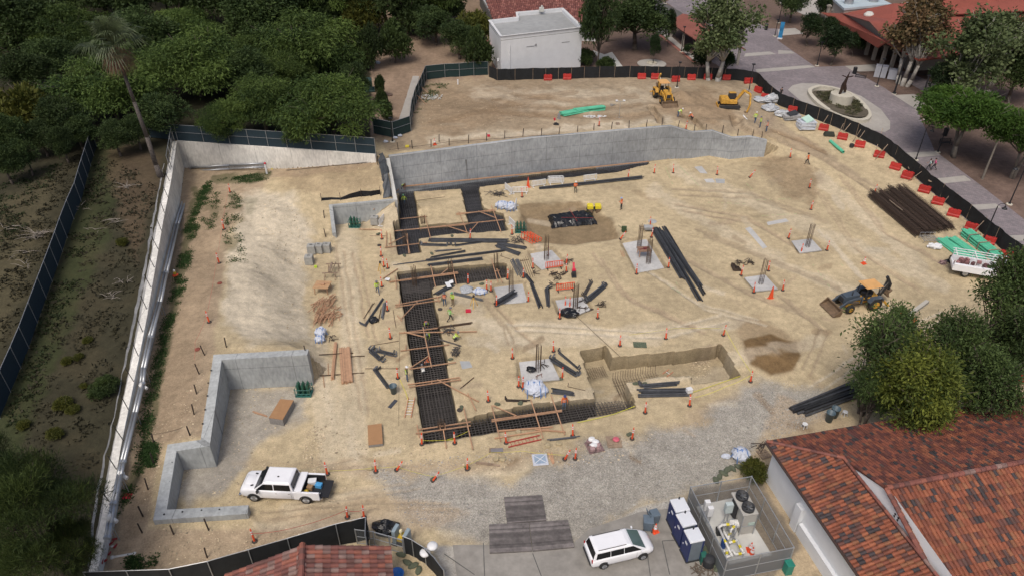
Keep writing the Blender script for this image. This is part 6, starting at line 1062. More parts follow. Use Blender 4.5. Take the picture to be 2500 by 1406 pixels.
POSE=dict(stand=dict(ph=.95,lean=.03,kn=((.02,.11,.5),(.03,-.11,.5)),an=((-.02,.13,.07),(-.02,-.12,.07)),el=((-.03,.27,1.16),(.02,-.27,1.16)),wr=((.10,.28,.93),(.14,-.26,.94))),hold=dict(ph=.95,lean=.05,kn=((.02,.11,.5),(.0,-.11,.5)),an=((-.02,.14,.07),(-.05,-.13,.07)),el=((.02,.26,1.15),(.02,-.26,1.15)),wr=((.28,.10,1.15),(.28,-.08,1.16))),walk=dict(ph=.93,lean=.08,kn=((.20,.10,.52),(-.06,-.10,.48)),an=((.26,.10,.08),(-.38,-.11,.14)),el=((-.16,.26,1.17),(.13,-.26,1.18)),wr=((-.18,.27,.94),(.33,-.22,1.02))),bend=dict(ph=.86,lean=1.15,kn=((.10,.13,.46),(.06,-.13,.46)),an=((-.06,.17,.07),(-.08,-.16,.07)),el=((.46,.20,.82),(.46,-.18,.82)),wr=((.52,.10,.52),(.55,-.10,.52))),crouch=dict(ph=.38,lean=.7,kn=((.36,.20,.48),(.34,-.22,.46)),an=((.02,.16,.07),(0,-.16,.07)),el=((.42,.24,.62),(.44,-.22,.62)),wr=((.62,.12,.42),(.64,-.06,.40))))
_pb={}
def body(pose,key):
 if(pose,key)in _pb:return _pb[(pose,key)]
 p=POSE[pose];L,ph=p['lean'],p['ph']
 def tr(h,y=0.,f=0.):return V((sin(L)*h+cos(L)*f,y,ph+cos(L)*h-sin(L)*f))
 vs,rs,es=[],[],[];lab=[]
 def add(c,r,par,l):
  vs.append(V(c));rs.append(r);lab.append(l)
  if par is not None:es.append((par,len(vs)-1))
  return len(vs)-1
 pel=add(tr(0),(.155,.115),None,0);sp=add(tr(.2),(.145,.105),pel,1);chh=add(tr(.40),(.175,.115),sp,1);nk=add(tr(.55),(.06,.06),chh,2)
 hd=L*.6;n0=vs[nk];h1=add(n0+V((sin(hd)*.10+.02,0,cos(hd)*.10)),(.088,.095),nk,2);h2=add(n0+V((sin(hd)*.20+.02,0,cos(hd)*.20)),(.075,.09),h1,2)
 for s,i in((1,0),(-1,1)):
  hp=add(tr(-.05,.095*s),(.095,.095),pel,0);kn=add(p['kn'][i],(.062,.062),hp,0);an=add(p['an'][i],(.042,.042),kn,0);a=V(p['an'][i]);he=add(a+V((.02,0,-.03)),(.045,.04),an,3);add(a+V((.19,.01*s,-.035)),(.035,.03),he,3)
  shd=add(tr(.46,.185*s),(.062,.062),chh,1);el=add(p['el'][i],(.042,.042),shd,1);w=V(p['wr'][i]);wr=add(w,(.028,.03),el,2 if key else 1);d=(w-V(p['el'][i])).normalized();pm=add(w+d*.075,(.036,.018),wr,2)
  sd=V((0,1,0)).cross(d).normalized()if abs(d.y)<.9 else V((1,0,0));inn_=V((0,-s,0))
  for k,ln in enumerate((.062,.075,.070,.055)):b=w+d*.10+sd*(.030-.02*k);f1=add(b,(.010,.010),pm,2);add(b+d*ln*.5+inn_*.006,(.009,.009),f1,2);add(b+d*ln+inn_*.02,(.008,.008),len(vs)-1,2)
  t1=add(w+d*.045+sd*.045,(.011,.011),pm,2);add(w+d*.08+sd*.062+inn_*.01,(.009,.009),t1,2)
 me=bpy.data.meshes.new('body');me.from_pydata([tuple(v)for v in vs],es,[]);o=bpy.data.objects.new('tmp',me);COL.objects.link(o);m=o.modifiers.new('s','SKIN');m.use_smooth_shade=True
 for i,(sv,r)in enumerate(zip(me.skin_vertices[0].data,rs)):sv.radius=r;sv.use_root=i==0
 o.modifiers.new('b','SUBSURF').levels=1
 dg=bpy.context.evaluated_depsgraph_get();nm=bpy.data.meshes.new_from_object(o.evaluated_get(dg));bpy.data.objects.remove(o)
 A=np.array([tuple(vs[a])for a,b in es]);B=np.array([tuple(vs[b])for a,b in es]);lb=np.array([lab[b]for a,b in es])
 bmx=bmesh.new();bmx.from_mesh(nm);hc=vs[h1]+V((.02,0,.02));fw=V((cos(hd),0,-sin(hd)));up=V((sin(hd),0,cos(hd)))
 mi=[]
 for f in bmx.faces:
  c=np.array(f.calc_center_median());t=np.clip(((c-A)*(B-A)).sum(1)/((B-A)**2).sum(1),0,1);f.material_index=int(lb[np.argmin(np.linalg.norm(c-A-t[:,None]*(B-A),axis=1))])
 def blob(c,r,mi_,sc=(1,1,1)):
  g=bmesh.ops.create_icosphere(bmx,subdivisions=1,radius=r);
  for v in g['verts']:v.co=c+V((v.co.x*sc[0],v.co.y*sc[1],v.co.z*sc[2]))
  for f in{f for v in g['verts']for f in v.link_faces}:f.material_index=mi_
 blob(hc+fw*.10,.02,2,(1,.7,1.3));blob(hc+fw*.088+up*-.045,.022,5,(.4,1,.35))
 for s in(1,-1):blob(hc+fw*.085+V((0,.035*s,0))+up*.025,.012,4);blob(hc+V((0,.09*s,0)),.022,2,(.8,.4,1.2))
 bmx.to_mesh(nm);bmx.free();hs=hc+up*.05
 _pb[(pose,key)]=(nm,hs,hd,tr);return _pb[(pose,key)]
def person(k,x,y,face,pose,label,vest=M_lime,trou=M_jean,hat=M_hatw,shirt=None,sc=1.0,loc=None,vestc=True,name='person',hair=False):
 nm,hs,hd,tr=body(pose,0 if shirt is None else 1);p=loc or G(x,y,k,True);r=thing(name,label,'person',p,face);r.scale=(sc,)*3
 b=nm.copy();[b.materials.append(m)for m in(trou,shirt or vest,M_skin,M_boot,M_drk,M_lip)];o=bpy.data.objects.new('body',b);COL.objects.link(o);o.parent=r
 if vestc:
  m=MB();secs=[]
  for h,w,d in((.02,.18,.135),(.2,.17,.125),(.38,.205,.14),(.50,.20,.12)):secs.append([tr(h,w*cos(a),d*sin(a))for a in[2*PI*i/12 for i in range(12)]])
  m.loft(secs,False);v=m.build('vest',vest,r,True)
  m=MB();
  for h0,h1,w,d in((.12,.17,.182,.138),(.30,.35,.20,.145)):m.loft([[tr(h,w*cos(a),d*sin(a))for a in[2*PI*i/12 for i in range(12)]]for h in(h0,h1)],False)
  m.build('reflective_strip',M_refl,v)
 if hair:m=MB();m.ell(hs+V((-.02,0,.0)),(.11,.105,.11),10,6);m.build('hair',M_hair,r,True)
 else:
  m=MB();u=V((sin(hd),0,cos(hd)));m.ell((0,0,0),(.135,.115,.12),12,7).rev((.03,0,-.02),[(.15,0),(.15,.015)],12);h=m.build('hard_hat',hat,r,True);h.location=hs+u*.03;h.rotation_euler=(0,hd,0)
 return r
PP=[('F',678,1128,-1.2,'walk','worker in lime jacket and dark trousers walking with papers left of the trench',M_lime,M_jean,M_hatg),('F',1225,1225,-1.5,'hold','worker in orange vest and jeans reading plans with a colleague',M_orv,M_jean,M_hatg,cmat('grey_shirt',(.12,.13,.15))),('F',1292,1225,-2.2,'hold','worker in lime vest and tan trousers beside the orange-vested plan reader',M_lime,M_tan,cmat('green_hat',(.15,.35,.2))),('J',1203,214,.3,'walk','worker in green shirt and grey hard hat stepping right of the trench',M_grnj,M_drk,M_hatg),('J',1008,275,-1.4,'bend','worker in yellow and orange vest bending over the long rebar cage',M_orv,M_drk,M_hatg,M_lime),('J',1030,368,-1.7,'bend','worker in lime vest bending just below another in the trench',M_lime,M_tan,M_hatg),('J',1232,372,.2,'crouch','worker in lime vest crouching at the bars right of the trench',M_lime,M_drk,M_hatg),('J',998,582,.2,'crouch','worker in orange vest and orange helmet crouching in the long trench',M_orv,M_drk,M_hato),('J',990,685,1.9,'bend','worker with pale harness bending near the timber beam in the trench',M_refl,M_drk,M_hatg,M_drk),('J',852,702,.3,'stand','worker in wide white hat and dark vest standing left of the trench',M_lime,M_jean,M_hatw,M_drk),('K',592,733,-1.4,'stand','worker in orange vest and blue jeans standing in the front trench',M_orv,cmat('light_jeans',(.14,.22,.33)),M_hatb),('G',617,305,-1.3,'hold','worker in orange shirt and white helmet by the white barricades',M_orv,cmat('olive_trousers',(.09,.09,.07)),M_hatw),('G',992,443,2.6,'hold','worker in orange vest standing right of the yellow roller',M_orv,M_drk,cmat('pale_blue_hat',(.35,.45,.7))),('H',487,122,2.4,'walk','worker in orange and lime vest walking by the brown soil',M_orv,M_drk,M_hair),('F',876,292,-.6,'bend','worker in yellow vest in the corner under the cross wall',M_lime,M_drk,cmat('brown_hat',(.1,.05,.03)),M_drk),('F',897,412,-2.,'walk','worker in lime shirt on the short trench rebar below another',M_lime,M_jean,cmat('green_hat',(.15,.35,.2))),('C',1133,915,.2,'bend','worker in lime shirt bending beside the terrace ditch',M_lime,M_jean,M_hatw),('C',1250,932,2.9,'crouch','worker in orange shirt kneeling in the terrace ditch',M_orv,M_drk,M_hatw),('C',1732,962,.9,'walk','worker in lime vest and white helmet nearest the excavator bucket',M_lime,M_jean,M_hatw),('C',1773,997,2.6,'stand','middle worker of the three beside the white pipe on the terrace',M_lime,M_jean,M_hatg),('C',1822,1030,2.4,'stand','worker in orange vest and jeans, lowest of three by the pipe',M_orv,M_jean,M_hatg,cmat('pale_shirt',(.4,.4,.35)))]
for a in PP:person(*a)
for x,y,f,l,sh_,tr_ in((1168,1332,2.5,'pedestrian in pale shirt with black backpack walking on the plaza',cmat('mint_shirt',(.45,.58,.56)),M_drk),(1208,1328,2.5,'pedestrian in pink top walking on the plaza',cmat('pink_shirt',(.60,.10,.22)),M_drk),(14,765,.6,'pedestrian seen behind the black fence beside the planter',M_drk,M_drk)):
 r=person('D',x,y,f,'walk' if x>100 else 'stand',l,sh_,tr_,M_hair,sh_,vestc=False,hair=True)
 if 'backpack' in l:m=MB();m.box((-.2,0,1.25),(.18,.3,.42));m.build('backpack',M_drk,r,bevel=.04)
m=MB();p=G(*q('F',735,1035));m.add([(0,0,.95),(.5,-.1,.9),(.6,.3,.98),(.1,.45,.92)],[(0,1,2,3)]);m.add([(0,0,.94),(.5,-.1,.89),(.6,.3,.97),(.1,.45,.91)],[(3,2,1,0)]);tag(m.build('paper_sheet',M_wh,loc=p-V((0,0,.6))),'large white paper sheet beside the walking worker in lime','paper')
m=MB();p=G(*q('F',1255,1085));m.box((0,0,.5),(.5,.9,.02),(.15,.1,.4)).box((.3,.5,.55),(.45,.5,.02),(.1,-.2,.2));tag(m.build('plan_sheets',M_wh,loc=p),'white drawing sheets in front of the two plan readers','paper')
# ================================================================ vehicles
M_wpaint=mat('white_car_paint',(.80,.81,.84),.25,.03,2,spec=.6);M_tyre=mat('tyre',(.02,.02,.02),.85,.15,5);M_rim=mat('alloy_rim',(.42,.43,.45),.35,.1,5,metal=.7);M_gls=mat('dark_window',(.008,.009,.011),.12,0,1,spec=.35);M_glg=mat('green_window',(.10,.15,.14),.06,0,1,spec=.9)
M_trim=mat('black_trim',(.02,.02,.022),.5);M_lampr=mat('red_lamp',(.35,.01,.01),.2);M_lampw=mat('head_lamp',(.5,.52,.54),.1);M_chr=mat('chrome',(.6,.6,.62),.15,0,1,metal=1)
def place(k,fx,fy,rx,ry,wb,tw,side):
 f,r=G(fx,fy,k),G(rx,ry,k);d=(f-r);d.z=0;s=d.length/wb;d.normalize();n=V((-d.y,d.x,0));c=(f+r)/2-n*side*tw/2*s;c.z=zat(c.x,c.y);return c,math.atan2(d.y,d.x),s
def rr(x,w,z0,z1,r=.12,tw=1.):
 out=[]
 for cy,cz,a0 in((w-r,z1-r,0),(-(w-r),z1-r,PI/2),(-(w-r),z0+r,PI),(w-r,z0+r,3*PI/2)):
  for k in range(3):a=a0+k*PI/4;kk=tw if cz>(z0+z1)/2 else 1;out.append((x,(cy+r*cos(a))*kk,cz+r*sin(a)))
 return out
def wheel(root,x,y,r,w,rimm=M_rim,rr_=.6):
 m=MB();s=1 if y>0 else-1;prof=[(r*.9,-w/2),(r,-w*.32),(r,w*.32),(r*.9,w/2)];n=18
 m.loft([[(x+a*cos(2*PI*i/n),y+b,r+a*sin(2*PI*i/n))for i in range(n)]for a,b in prof]);t=m.build('wheel',M_tyre,root,True)
 m=MB();m.tube((x,y+s*w*.5,r),(x,y+s*(w*.5+.015),r),r*rr_,12);
 for i in range(6):a=i*PI/3;m.beam(V((x,y+s*(w*.5+.03),r)),V((x+r*rr_*.95*cos(a),y+s*(w*.5+.03),r+r*rr_*.95*sin(a))),.05,.03)
 m.build('rim',rimm,t);return t
def glassq(root,pts,mt=M_gls,nm='window',off=.012):
 a,b,c=V(pts[0]),V(pts[1]),V(pts[2]);n=(b-a).cross(c-a).normalized();ctr=sum((V(p)for p in pts),V())/len(pts);n=n if n.dot(ctr-V((0,0,1.2)))>0 else-n
 m=MB();k=len(pts);m.add([V(p)+n*off for p in pts]+[V(p)-n*.02 for p in pts],[tuple(range(k)),tuple(range(2*k-1,k-1,-1))]+[(i,(i+1)%k,k+(i+1)%k,k+i)for i in range(k)]);return m.build(nm,mt,root)
c,rz,s=place('M',238,515,702,535,4.05,1.72,1)
pk=thing('pickup_truck','white crew-cab pickup truck with open tailgate parked by the zigzag wall','pickup truck',c,rz);pk.scale=(s,s,s)
m=MB();m.loft([rr(-1.15,1.0,.48,1.28,.08),rr(.6,1.01,.46,1.28,.08),rr(1.5,1.01,.46,1.34,.1),rr(2.1,1.0,.48,1.38,.16),rr(2.7,.99,.46,1.36,.2),rr(2.95,.95,.48,1.28,.24),rr(3.06,.88,.52,1.14,.24)]);m.box((2.45,0,1.375),(.8,1.0,.07),tx=.8,ty=.8)
m.build('body',M_wpaint,pk,True,.0)
m=MB();m.loft([[(1.98,.95,1.28),(1.98,-.95,1.28),(-1.13,-.95,1.26),(-1.13,.95,1.26)],[(1.12,.84,1.98),(1.12,-.84,1.98),(-.98,-.84,1.98),(-.98,.84,1.98)],[(.85,.70,2.06),(.85,-.70,2.06),(-.8,-.70,2.06),(-.8,.70,2.06)]]);m.build('cab',M_wpaint,pk,bevel=.05)
def sidew(x0,x1,z0,z1,yb,yt,x0t=None,x1t=None):
 for sg in(1,-1):glassq(pk_,[(x0,sg*yb,z0),(x1,sg*yb,z0),(x1t if x1t is not None else x1,sg*yt,z1),(x0t if x0t is not None else x0,sg*yt,z1)],nm='side_window')
pk_=pk;sidew(.40,1.72,1.36,1.88,.945,.86,.40,1.14);sidew(-.95,.32,1.36,1.88,.945,.86,-.9,.32)
glassq(pk,[(1.88,.88,1.36),(1.88,-.88,1.36),(1.19,-.80,1.92),(1.19,.80,1.92)],nm='windshield');glassq(pk,[(-1.115,.78,1.38),(-1.115,-.78,1.38),(-1.01,-.74,1.90),(-1.01,.74,1.90)],nm='rear_window')
m=MB();m.box((-2.1,.93,.88),(2.0,.15,.80)).box((-2.1,-.93,.88),(2.0,.15,.80)).box((-1.14,0,.88),(.1,1.8,.80));m.build('bed_side',M_wpaint,pk,bevel=.03)
m=MB();m.box((-2.05,0,.6),(2.05,1.72,.06)).box((-2.05,.83,.9),(2.05,.05,.64)).box((-2.05,-.83,.9),(2.05,.05,.64));m.build('bed_liner',M_trim,pk)
m=MB();m.box((-3.42,0,.66),(.62,1.66,.08),(0,-.03,0));m.build('tailgate',M_trim,pk)
m=MB();m.box((-1.48,0,1.30),(.52,1.96,.16));m.build('tool_box',M_wpaint,pk,bevel=.02)
for x in(2.03,-2.02):
 for y in(.88,-.88):
  wheel(pk,x,y,.44,.29);m=MB();n=9;sg=1 if y>0 else-1;m.loft([[(x+.53*cos(PI*i/(n-1)),sg*(1.0+e),.42+.53*sin(PI*i/(n-1)))for i in range(n)]+[(x+.44*cos(PI*i/(n-1)),sg*(1.0+e),.42+.44*sin(PI*i/(n-1)))for i in range(n-1,-1,-1)]for e in(-.1,.03)]);m.build('wheel_arch',M_trim,pk)
for y in(.7,-.7):m=MB();m.box((3.02,y,.92),(.1,.4,.2));m.build('headlight',M_lampw,pk,bevel=.02);m=MB();m.box((-3.06,y*1.3,.98),(.06,.14,.36));m.build('tail_lamp',M_lampr,pk)
m=MB();m.box((3.1,0,.85),(.08,1.3,.36));m.build('grille',M_trim,pk);m=MB();m.box((3.16,0,.56),(.18,1.85,.2));m.box((-3.16,0,.48),(.18,1.8,.2));m.build('bumper',M_chr,pk,bevel=.04)
for y in(1.14,-1.14):m=MB();m.box((1.55,y,1.38),(.14,.24,.26)).box((1.55,y*.92,1.3),(.05,.16,.05));m.build('side_mirror',M_trim,pk,bevel=.03)
for x in(.2,-.8):
 m=MB();m.box((x,1.005,1.08),(.16,.03,.04));m.build('door_handle',M_chr,pk)
m=MB();[m.box((x,sg*1.003,.84),(.012,.006,.7))for x in(1.6,.36,-.95)for sg in(1,-1)];m.build('door_seam',M_trim,pk)
m=MB();[m.beam((2.25,y*1.2,1.41),(2.05,y*1.1,1.41),.12,.03)for y in(.5,-.5)];m.build('cowl_vent',M_trim,pk)
m=MB();m.ell((.1,.2,2.08),(.09,.06,.05));m.build('roof_antenna',M_trim,pk)
def inbed(x,y,z,f,nm,label,mt,cat,bev=.03):m=MB();f(m);o=m.build(nm,mt,bevel=bev);o.location=pk.matrix_basis@V((x,y,z))if False else Matrix.Translation(c)@Matrix.Rotation(rz,4,'Z')@(V((x,y,z))*s);o.rotation_euler.z=rz+random.uniform(-.2,.2);tag(o,label,cat)
inbed(-2.15,-.45,.63,lambda m:m.box((0,0,.2),(.6,.42,.36)).box((0,0,.41),(.64,.46,.06)),'cooler','white cooler box in the bed of the pickup',M_wh,'cooler');inbed(-2.1,.05,.63,lambda m:m.box((0,0,.18),(.45,.34,.34)),'cardboard_box','brown cardboard box in the pickup bed',mat('cardboard',(.30,.19,.10),.9),'box')
inbed(-2.72,-.2,.63,lambda m:m.box((0,0,.15),(.5,.36,.3)).box((0,0,.31),(.52,.38,.03)),'plastic_crate','light blue plastic crate near the open tailgate',mat('blue_plastic',(.08,.33,.62),.5),'crate');inbed(-1.9,.45,.63,lambda m:m.ell((0,0,.15),(.22,.2,.15)),'tool_bag','yellow tool bag in the pickup bed',mat('yellow_bag',(.6,.42,.04),.8),'bag',0);inbed(-2.6,.45,.63,lambda m:m.tube((-.45,0,.06),(.45,0,.06),.06,8),'level_case','silver tube lying in the pickup bed',M_galv,'tube',0)
c,rz,s=place('N',1205,918,895,993,3.05,1.6,-1)
vn=thing('minivan','white minivan with dark rear windows parked on the concrete driveway','minivan',c,rz);vn.scale=(s,)*3
m=MB();m.loft([rr(-2.5,.86,.42,.95,.16),rr(-2.38,.96,.3,1.05,.14),rr(-1.2,.99,.28,1.1,.12),rr(.4,.99,.28,1.1,.12),rr(1.5,.98,.28,1.08,.18),rr(2.0,.95,.28,1.0,.26),rr(2.32,.86,.3,.86,.26),rr(2.5,.68,.36,.68,.16)]);m.build('body',M_wpaint,vn,True)
def cabr(x,w,z):return[(x,w,z),(x,w*.6,z+.015),(x,-w*.6,z+.015),(x,-w,z)]
gb=[(1.82,.90,1.02),(1.82,-.90,1.02),(-2.38,-.93,1.0),(-2.38,.93,1.0)];gt=[(.62,.76,1.72),(.62,-.76,1.72),(-2.16,-.78,1.72),(-2.16,.78,1.72)];g3=[(.3,.6,1.80),(.3,-.6,1.80),(-1.95,-.6,1.79),(-1.95,.6,1.79)]
m=MB();m.loft([gb,gt,g3]);m.build('cabin',M_wpaint,vn,bevel=.06)
pk_=vn;sidew(.03,1.35,1.14,1.62,.905,.80,.03,.72);sidew(-1.02,-.02,1.14,1.62,.91,.80);sidew(-2.16,-1.07,1.14,1.62,.91,.80,-2.05,-1.07)
glassq(vn,[(1.72,.80,1.08),(1.72,-.80,1.08),(.72,-.68,1.66),(.72,.68,1.66)],M_glg,'windshield');glassq(vn,[(-2.36,.78,1.12),(-2.36,-.78,1.12),(-2.18,-.7,1.66),(-2.18,.7,1.66)],M_gls,'rear_window')
for x in(1.52,-1.53):
 for y in(.84,-.84):wheel(vn,x,y,.33,.22);m=MB();sg=1 if y>0 else-1;m.tube((x,sg*.93,.36),(x,sg*.988,.36),.40,16);m.build('wheel_arch',M_trim,vn)
for t in[o for o in vn.children if o.name.startswith('wheel')and 'arch' not in o.name]:t.location.y=.12 if t.data.vertices[0].co.y>0 else-.12
for y in(.6,-.6):m=MB();m.ell((-0,0,0),(.16,.2,.09));o=m.build('headlight',M_lampw,vn,True);o.location=(2.32,y,.66);m=MB();m.box((-2.45,y*1.42,.95),(.08,.14,.34));m.build('tail_lamp',M_lampr,vn,bevel=.02)
for y in(.66,-.66):m=MB();m.tube((.2,y,1.82),(-1.95,y,1.81),.025,6);m.build('roof_rail',M_trim,vn)
for y in(1.06,-1.06):m=MB();m.box((1.35,y,1.18),(.12,.2,.16));m.build('side_mirror',M_wpaint,vn,bevel=.03)
m=MB();m.box((-2.52,0,.5),(.1,1.6,.16));m.build('bumper_strip',M_trim,vn);m=MB();[m.box((x,sg*.985,.7),(.012,.006,.6))for x in(1.0,.02,-1.05)for sg in(1,-1)];m.build('door_seam',M_trim,vn)
m=MB();[m.box((x,sg*.99,.92),(.16,.03,.04))for x in(.12,-.92)for sg in(1,-1)];m.build('door_handle',M_wpaint,vn)
a,b=G(*q('H',1900,970)),G(*q('H',1560,960));c=G(*q('H',1720,900));d=(G(*q('H',1910,900))-G(*q('H',1560,850)));rz=math.atan2(d.y,d.x)
tk=thing('service_truck','white utility truck with pipe rack half hidden beneath the dark green tree','truck',c,rz)
m=MB();m.loft([rr(1.3,.98,.6,1.35,.08),rr(2.6,.98,.6,1.4,.1),rr(3.4,.92,.6,1.3,.2),rr(3.65,.8,.65,1.1,.15)]);m.build('body',M_wpaint,tk,True)
m=MB();m.loft([[(2.6,.9,1.3),(2.6,-.9,1.3),(.7,-.9,1.3),(.7,.9,1.3)],[(2.0,.78,2.05),(2.0,-.78,2.05),(.75,-.78,2.05),(.75,.78,2.05)]]);m.box((1.,0,1.),(.8,1.9,.8));m.build('cab',M_wpaint,tk,bevel=.05);glassq(tk,[(2.55,.8,1.4),(2.55,-.8,1.4),(2.08,-.7,1.95),(2.08,.7,1.95)],nm='windshield')
m=MB();m.box((-1.4,.95,1.05),(3.9,.35,.8)).box((-1.4,-.95,1.05),(3.9,.35,.8)).box((-1.4,0,.75),(3.9,1.7,.1)).box((-3.35,0,.9),(.1,2.2,.4));m.build('utility_body',M_wpaint,tk,bevel=.02)
m=MB();
for x in(-3.3,-1.4,.5):m.tube((x,.95,1.4),(x,.85,2.35),.05,6).tube((x,-.95,1.4),(x,-.85,2.35),.05,6).tube((x,-.85,2.35),(x,.85,2.35),.05,6)
for y in(-.85,-.3,.3,.85):m.tube((-3.6,y,2.38),(2.3,y,2.38),.045,6)
m.build('pipe_rack',M_wh,tk);m=MB();r=random.Random(2);[m.box((r.uniform(-3,.2),r.uniform(-.6,.6),1.0+r.random()*.3),(r.uniform(.2,.6),r.uniform(.2,.5),r.uniform(.2,.5)),(0,0,r.random()))for _ in range(14)];m.build('cargo',mat('mixed_cargo',(.25,.12,.12),.7,.3,2,island=.7),tk)
for x in(2.5,-2.):
 for y in(.9,-.9):wheel(tk,x,y,.45,.28)
M_cat=mat('machine_yellow',(.55,.30,.045),.6,.28,2.5);M_can=mat('tan_canopy',(.66,.37,.14),.7,.08,2);M_blk=mat('machine_black',(.028,.030,.034),.6,.2,3);M_bkt=mat('worn_bucket_steel',(.17,.115,.07),.7,.3,3);M_blu=mat('slate_hood',(.065,.085,.11),.45,.1,3)
def backhoe(loc,rz,label,hood,can,boomc,up=1.5,sc=1.):
 t=thing('backhoe_loader',label,'backhoe loader',loc,rz);t.scale=(sc,)*3
 m=MB();m.box((.2,0,.85),(3.6,.75,.45)).box((1.75,0,.75),(.5,1.2,.4)).box((-1.3,0,.8),(1.2,1.3,.5));m.build('chassis',M_cat,t,bevel=.04)
 m=MB();m.box((1.3,0,1.35),(1.7,.85,.65),(0,.06,0),.96,.85).box((2.2,0,1.15),(.12,.8,.7));m.build('engine_hood',hood,t,bevel=.06)
 m=MB();m.box((2.27,0,1.2),(.04,.6,.5));m.build('radiator_grille',M_blk,t)
 for y in(1.0,-1.0):
  wheel(t,-.95,y,.74,.46,M_cat,.5);wheel(t,1.75,y*.93,.48,.30,M_cat,.5)
  m=MB();m.sidep([(-1.75,1.15),(-1.5,1.55),(-.4,1.55),(-.1,1.1),(-.2,1.05),(-.5,1.45),(-1.4,1.45),(-1.65,1.1)],y-.24,y+.24);m.build('fender',hood,t)
  m=MB();yy=y*.62;m.beam((.35,yy,1.5),(1.9,yy,1.25),.14,.26).beam((1.9,yy,1.25),(2.85,yy,.55),.14,.24).beam((.7,yy,.95),(1.9,yy,1.1),.09,.1).beam((.4,yy,1.4),(.4,yy,.8),.12,.2);m.build('loader_arm',hood if hood is not M_cat else M_cat,t,bevel=.02)
  m=MB();m.beam((-2.0,y*.75,.9),(-2.3,y*1.15,.55),.14,.2).box((-2.35,y*1.2,.5),(.35,.35,.06));m.build('stabiliser',M_cat,t)
  for x in(-1.35,.05):m=MB();m.beam((x,y*.66,1.2),(x*.92-.02,y*.60,2.5),.07,.07);m.build('cab_post',M_blk,t)
 m=MB();w=1.18;prof=[(2.85,.75),(2.75,.35),(2.9,.05),(3.7,.0),(3.7,.04),(3.0,.12),(2.88,.38),(2.97,.75)];m.sidep(prof,-w,w);
 for y in(w,-w):m.sidep([(2.85,.75),(2.75,.35),(2.9,.02),(3.7,.0),(3.2,.5),(2.97,.75)],y-.02,y+.02)
 m.build('loader_bucket',M_bkt,t)
 m=MB();m.box((-.65,0,2.55),(1.85,1.5,.09)).box((-.65,0,2.62),(1.6,1.25,.06));m.build('canopy',can,t,bevel=.05)
 m=MB();m.box((-.75,0,1.25),(.5,.55,.15)).box((-.98,0,1.55),(.12,.55,.5));m.build('seat',M_blk,t,bevel=.04);m=MB();m.tube((-.1,0,1.1),(-.2,0,1.6),.03,6);m.rev((-.22,0,1.6),[(.18,0),(.18,.03)],12);m.build('steering_wheel',M_blk,t);m=MB();m.box((-.3,0,1.2),(.15,.9,.5)).box((-.6,0,1.02),(1.5,1.1,.06));m.build('console',M_blk,t)
 A,B,C,D_=V((-2.05,0,.95)),V((-2.75,0,2.55)),V((-2.3,0,3.2 if up>1 else 2.8)),V((-2.95,.0,1.35));m=MB();m.beam(A,B,.28,.34).beam(B,C,.22,.28);m.build('boom',boomc,t,bevel=.03)
 m=MB();m.beam(C,V((-2.95,.1,2.2)),.2,.24).beam(V((-2.95,.1,2.2)),D_,.18,.2);m.build('dipper',boomc,t,bevel=.02);m=MB();m.sidep([(-3.25,1.6),(-2.75,1.55),(-2.6,1.2),(-2.85,.85),(-3.2,.8),(-2.95,1.0),(-2.9,1.3)],-.3,.35);m.build('digging_bucket',M_bkt,t)
 m=MB();m.tube(A+V((.1,.12,.4)),B+V((.2,.12,0)),.05,6).tube((-2.3,-.1,1.8),(-2.5,-.1,3.0),.05,6);m.build('hydraulic_ram',M_chr,t);m=MB();m.tube((1.4,.25,1.6),(1.4,.25,2.1),.05,8);m.build('exhaust_pipe',M_blk,t)
f,b=G(*q('H',668,1130)),G(*q('H',925,1085));d=f-b;c=b.lerp(f,.42);rz=math.atan2(d.y,d.x);c=G(*q('H',848,1108));backhoe(V((c.x,c.y,c.z)),rz,'yellow and slate loader backhoe with tan canopy on open sand',M_blu,M_can,M_blk,sc=1.04)
f,b=G(*q('C',1075,838)),G(*q('C',985,745));d=f-b;rz=math.atan2(d.y,d.x);c=G(*q('C',1018,778));backhoe(c,rz,'yellow loader backhoe with raised yellow boom on the upper terrace',M_cat,M_can,M_cat,sc=1.05)
c=G(*q('C',1530,838));rz=-.05;ex=thing('excavator','yellow tracked excavator digging beside the upper terrace ditch','excavator',c,rz);ex.scale=(.98,)*3
for y in(.85,-.85):m=MB();prof=[(1.5,.1),(1.7,.35),(1.5,.62),(-1.5,.62),(-1.7,.35),(-1.5,.1)];m.sidep(prof,y-.22,y+.22);tr_=m.build('track',M_blk,ex,bevel=.04);m=MB();[m.box((-1.5+i*.2,y,.63),(.05,.46,.03))for i in range(16)];m.build('grouser',M_bkt,tr_)
m=MB();m.box((0,0,.45),(1.8,1.3,.3)).tube((0,0,.6),(0,0,.8),.5,12);m.build('undercarriage',M_blk,ex);m=MB();m.box((-.9,0,1.25),(1.3,1.95,.85)).box((.35,-.55,1.1),(1.4,.75,.55)).box((-.2,0,.9),(2.4,1.9,.2));m.build('engine_house',M_cat,ex,bevel=.12)
m=MB();m.box((.4,.55,1.55),(1.3,.8,1.35),tx=.85,ty=.9);m.build('cab',M_blk,ex,bevel=.05);m=MB();m.box((.38,.55,2.25),(1.1,.74,.07));m.build('cab_roof',M_cat,ex,bevel=.02);m=MB();m.box((.45,.955,1.7),(.9,.02,.8)).box((1.02,.55,1.7),(.02,.6,.8),(0,-.1,0));m.build('cab_window',M_gls,ex)
B0,B1,B2,B3,B4=V((.9,-.1,1.2)),V((1.9,-.3,2.9)),V((2.9,-.75,2.4)),V((2.95,-1.35,.9)),V((2.6,-1.5,-.3))
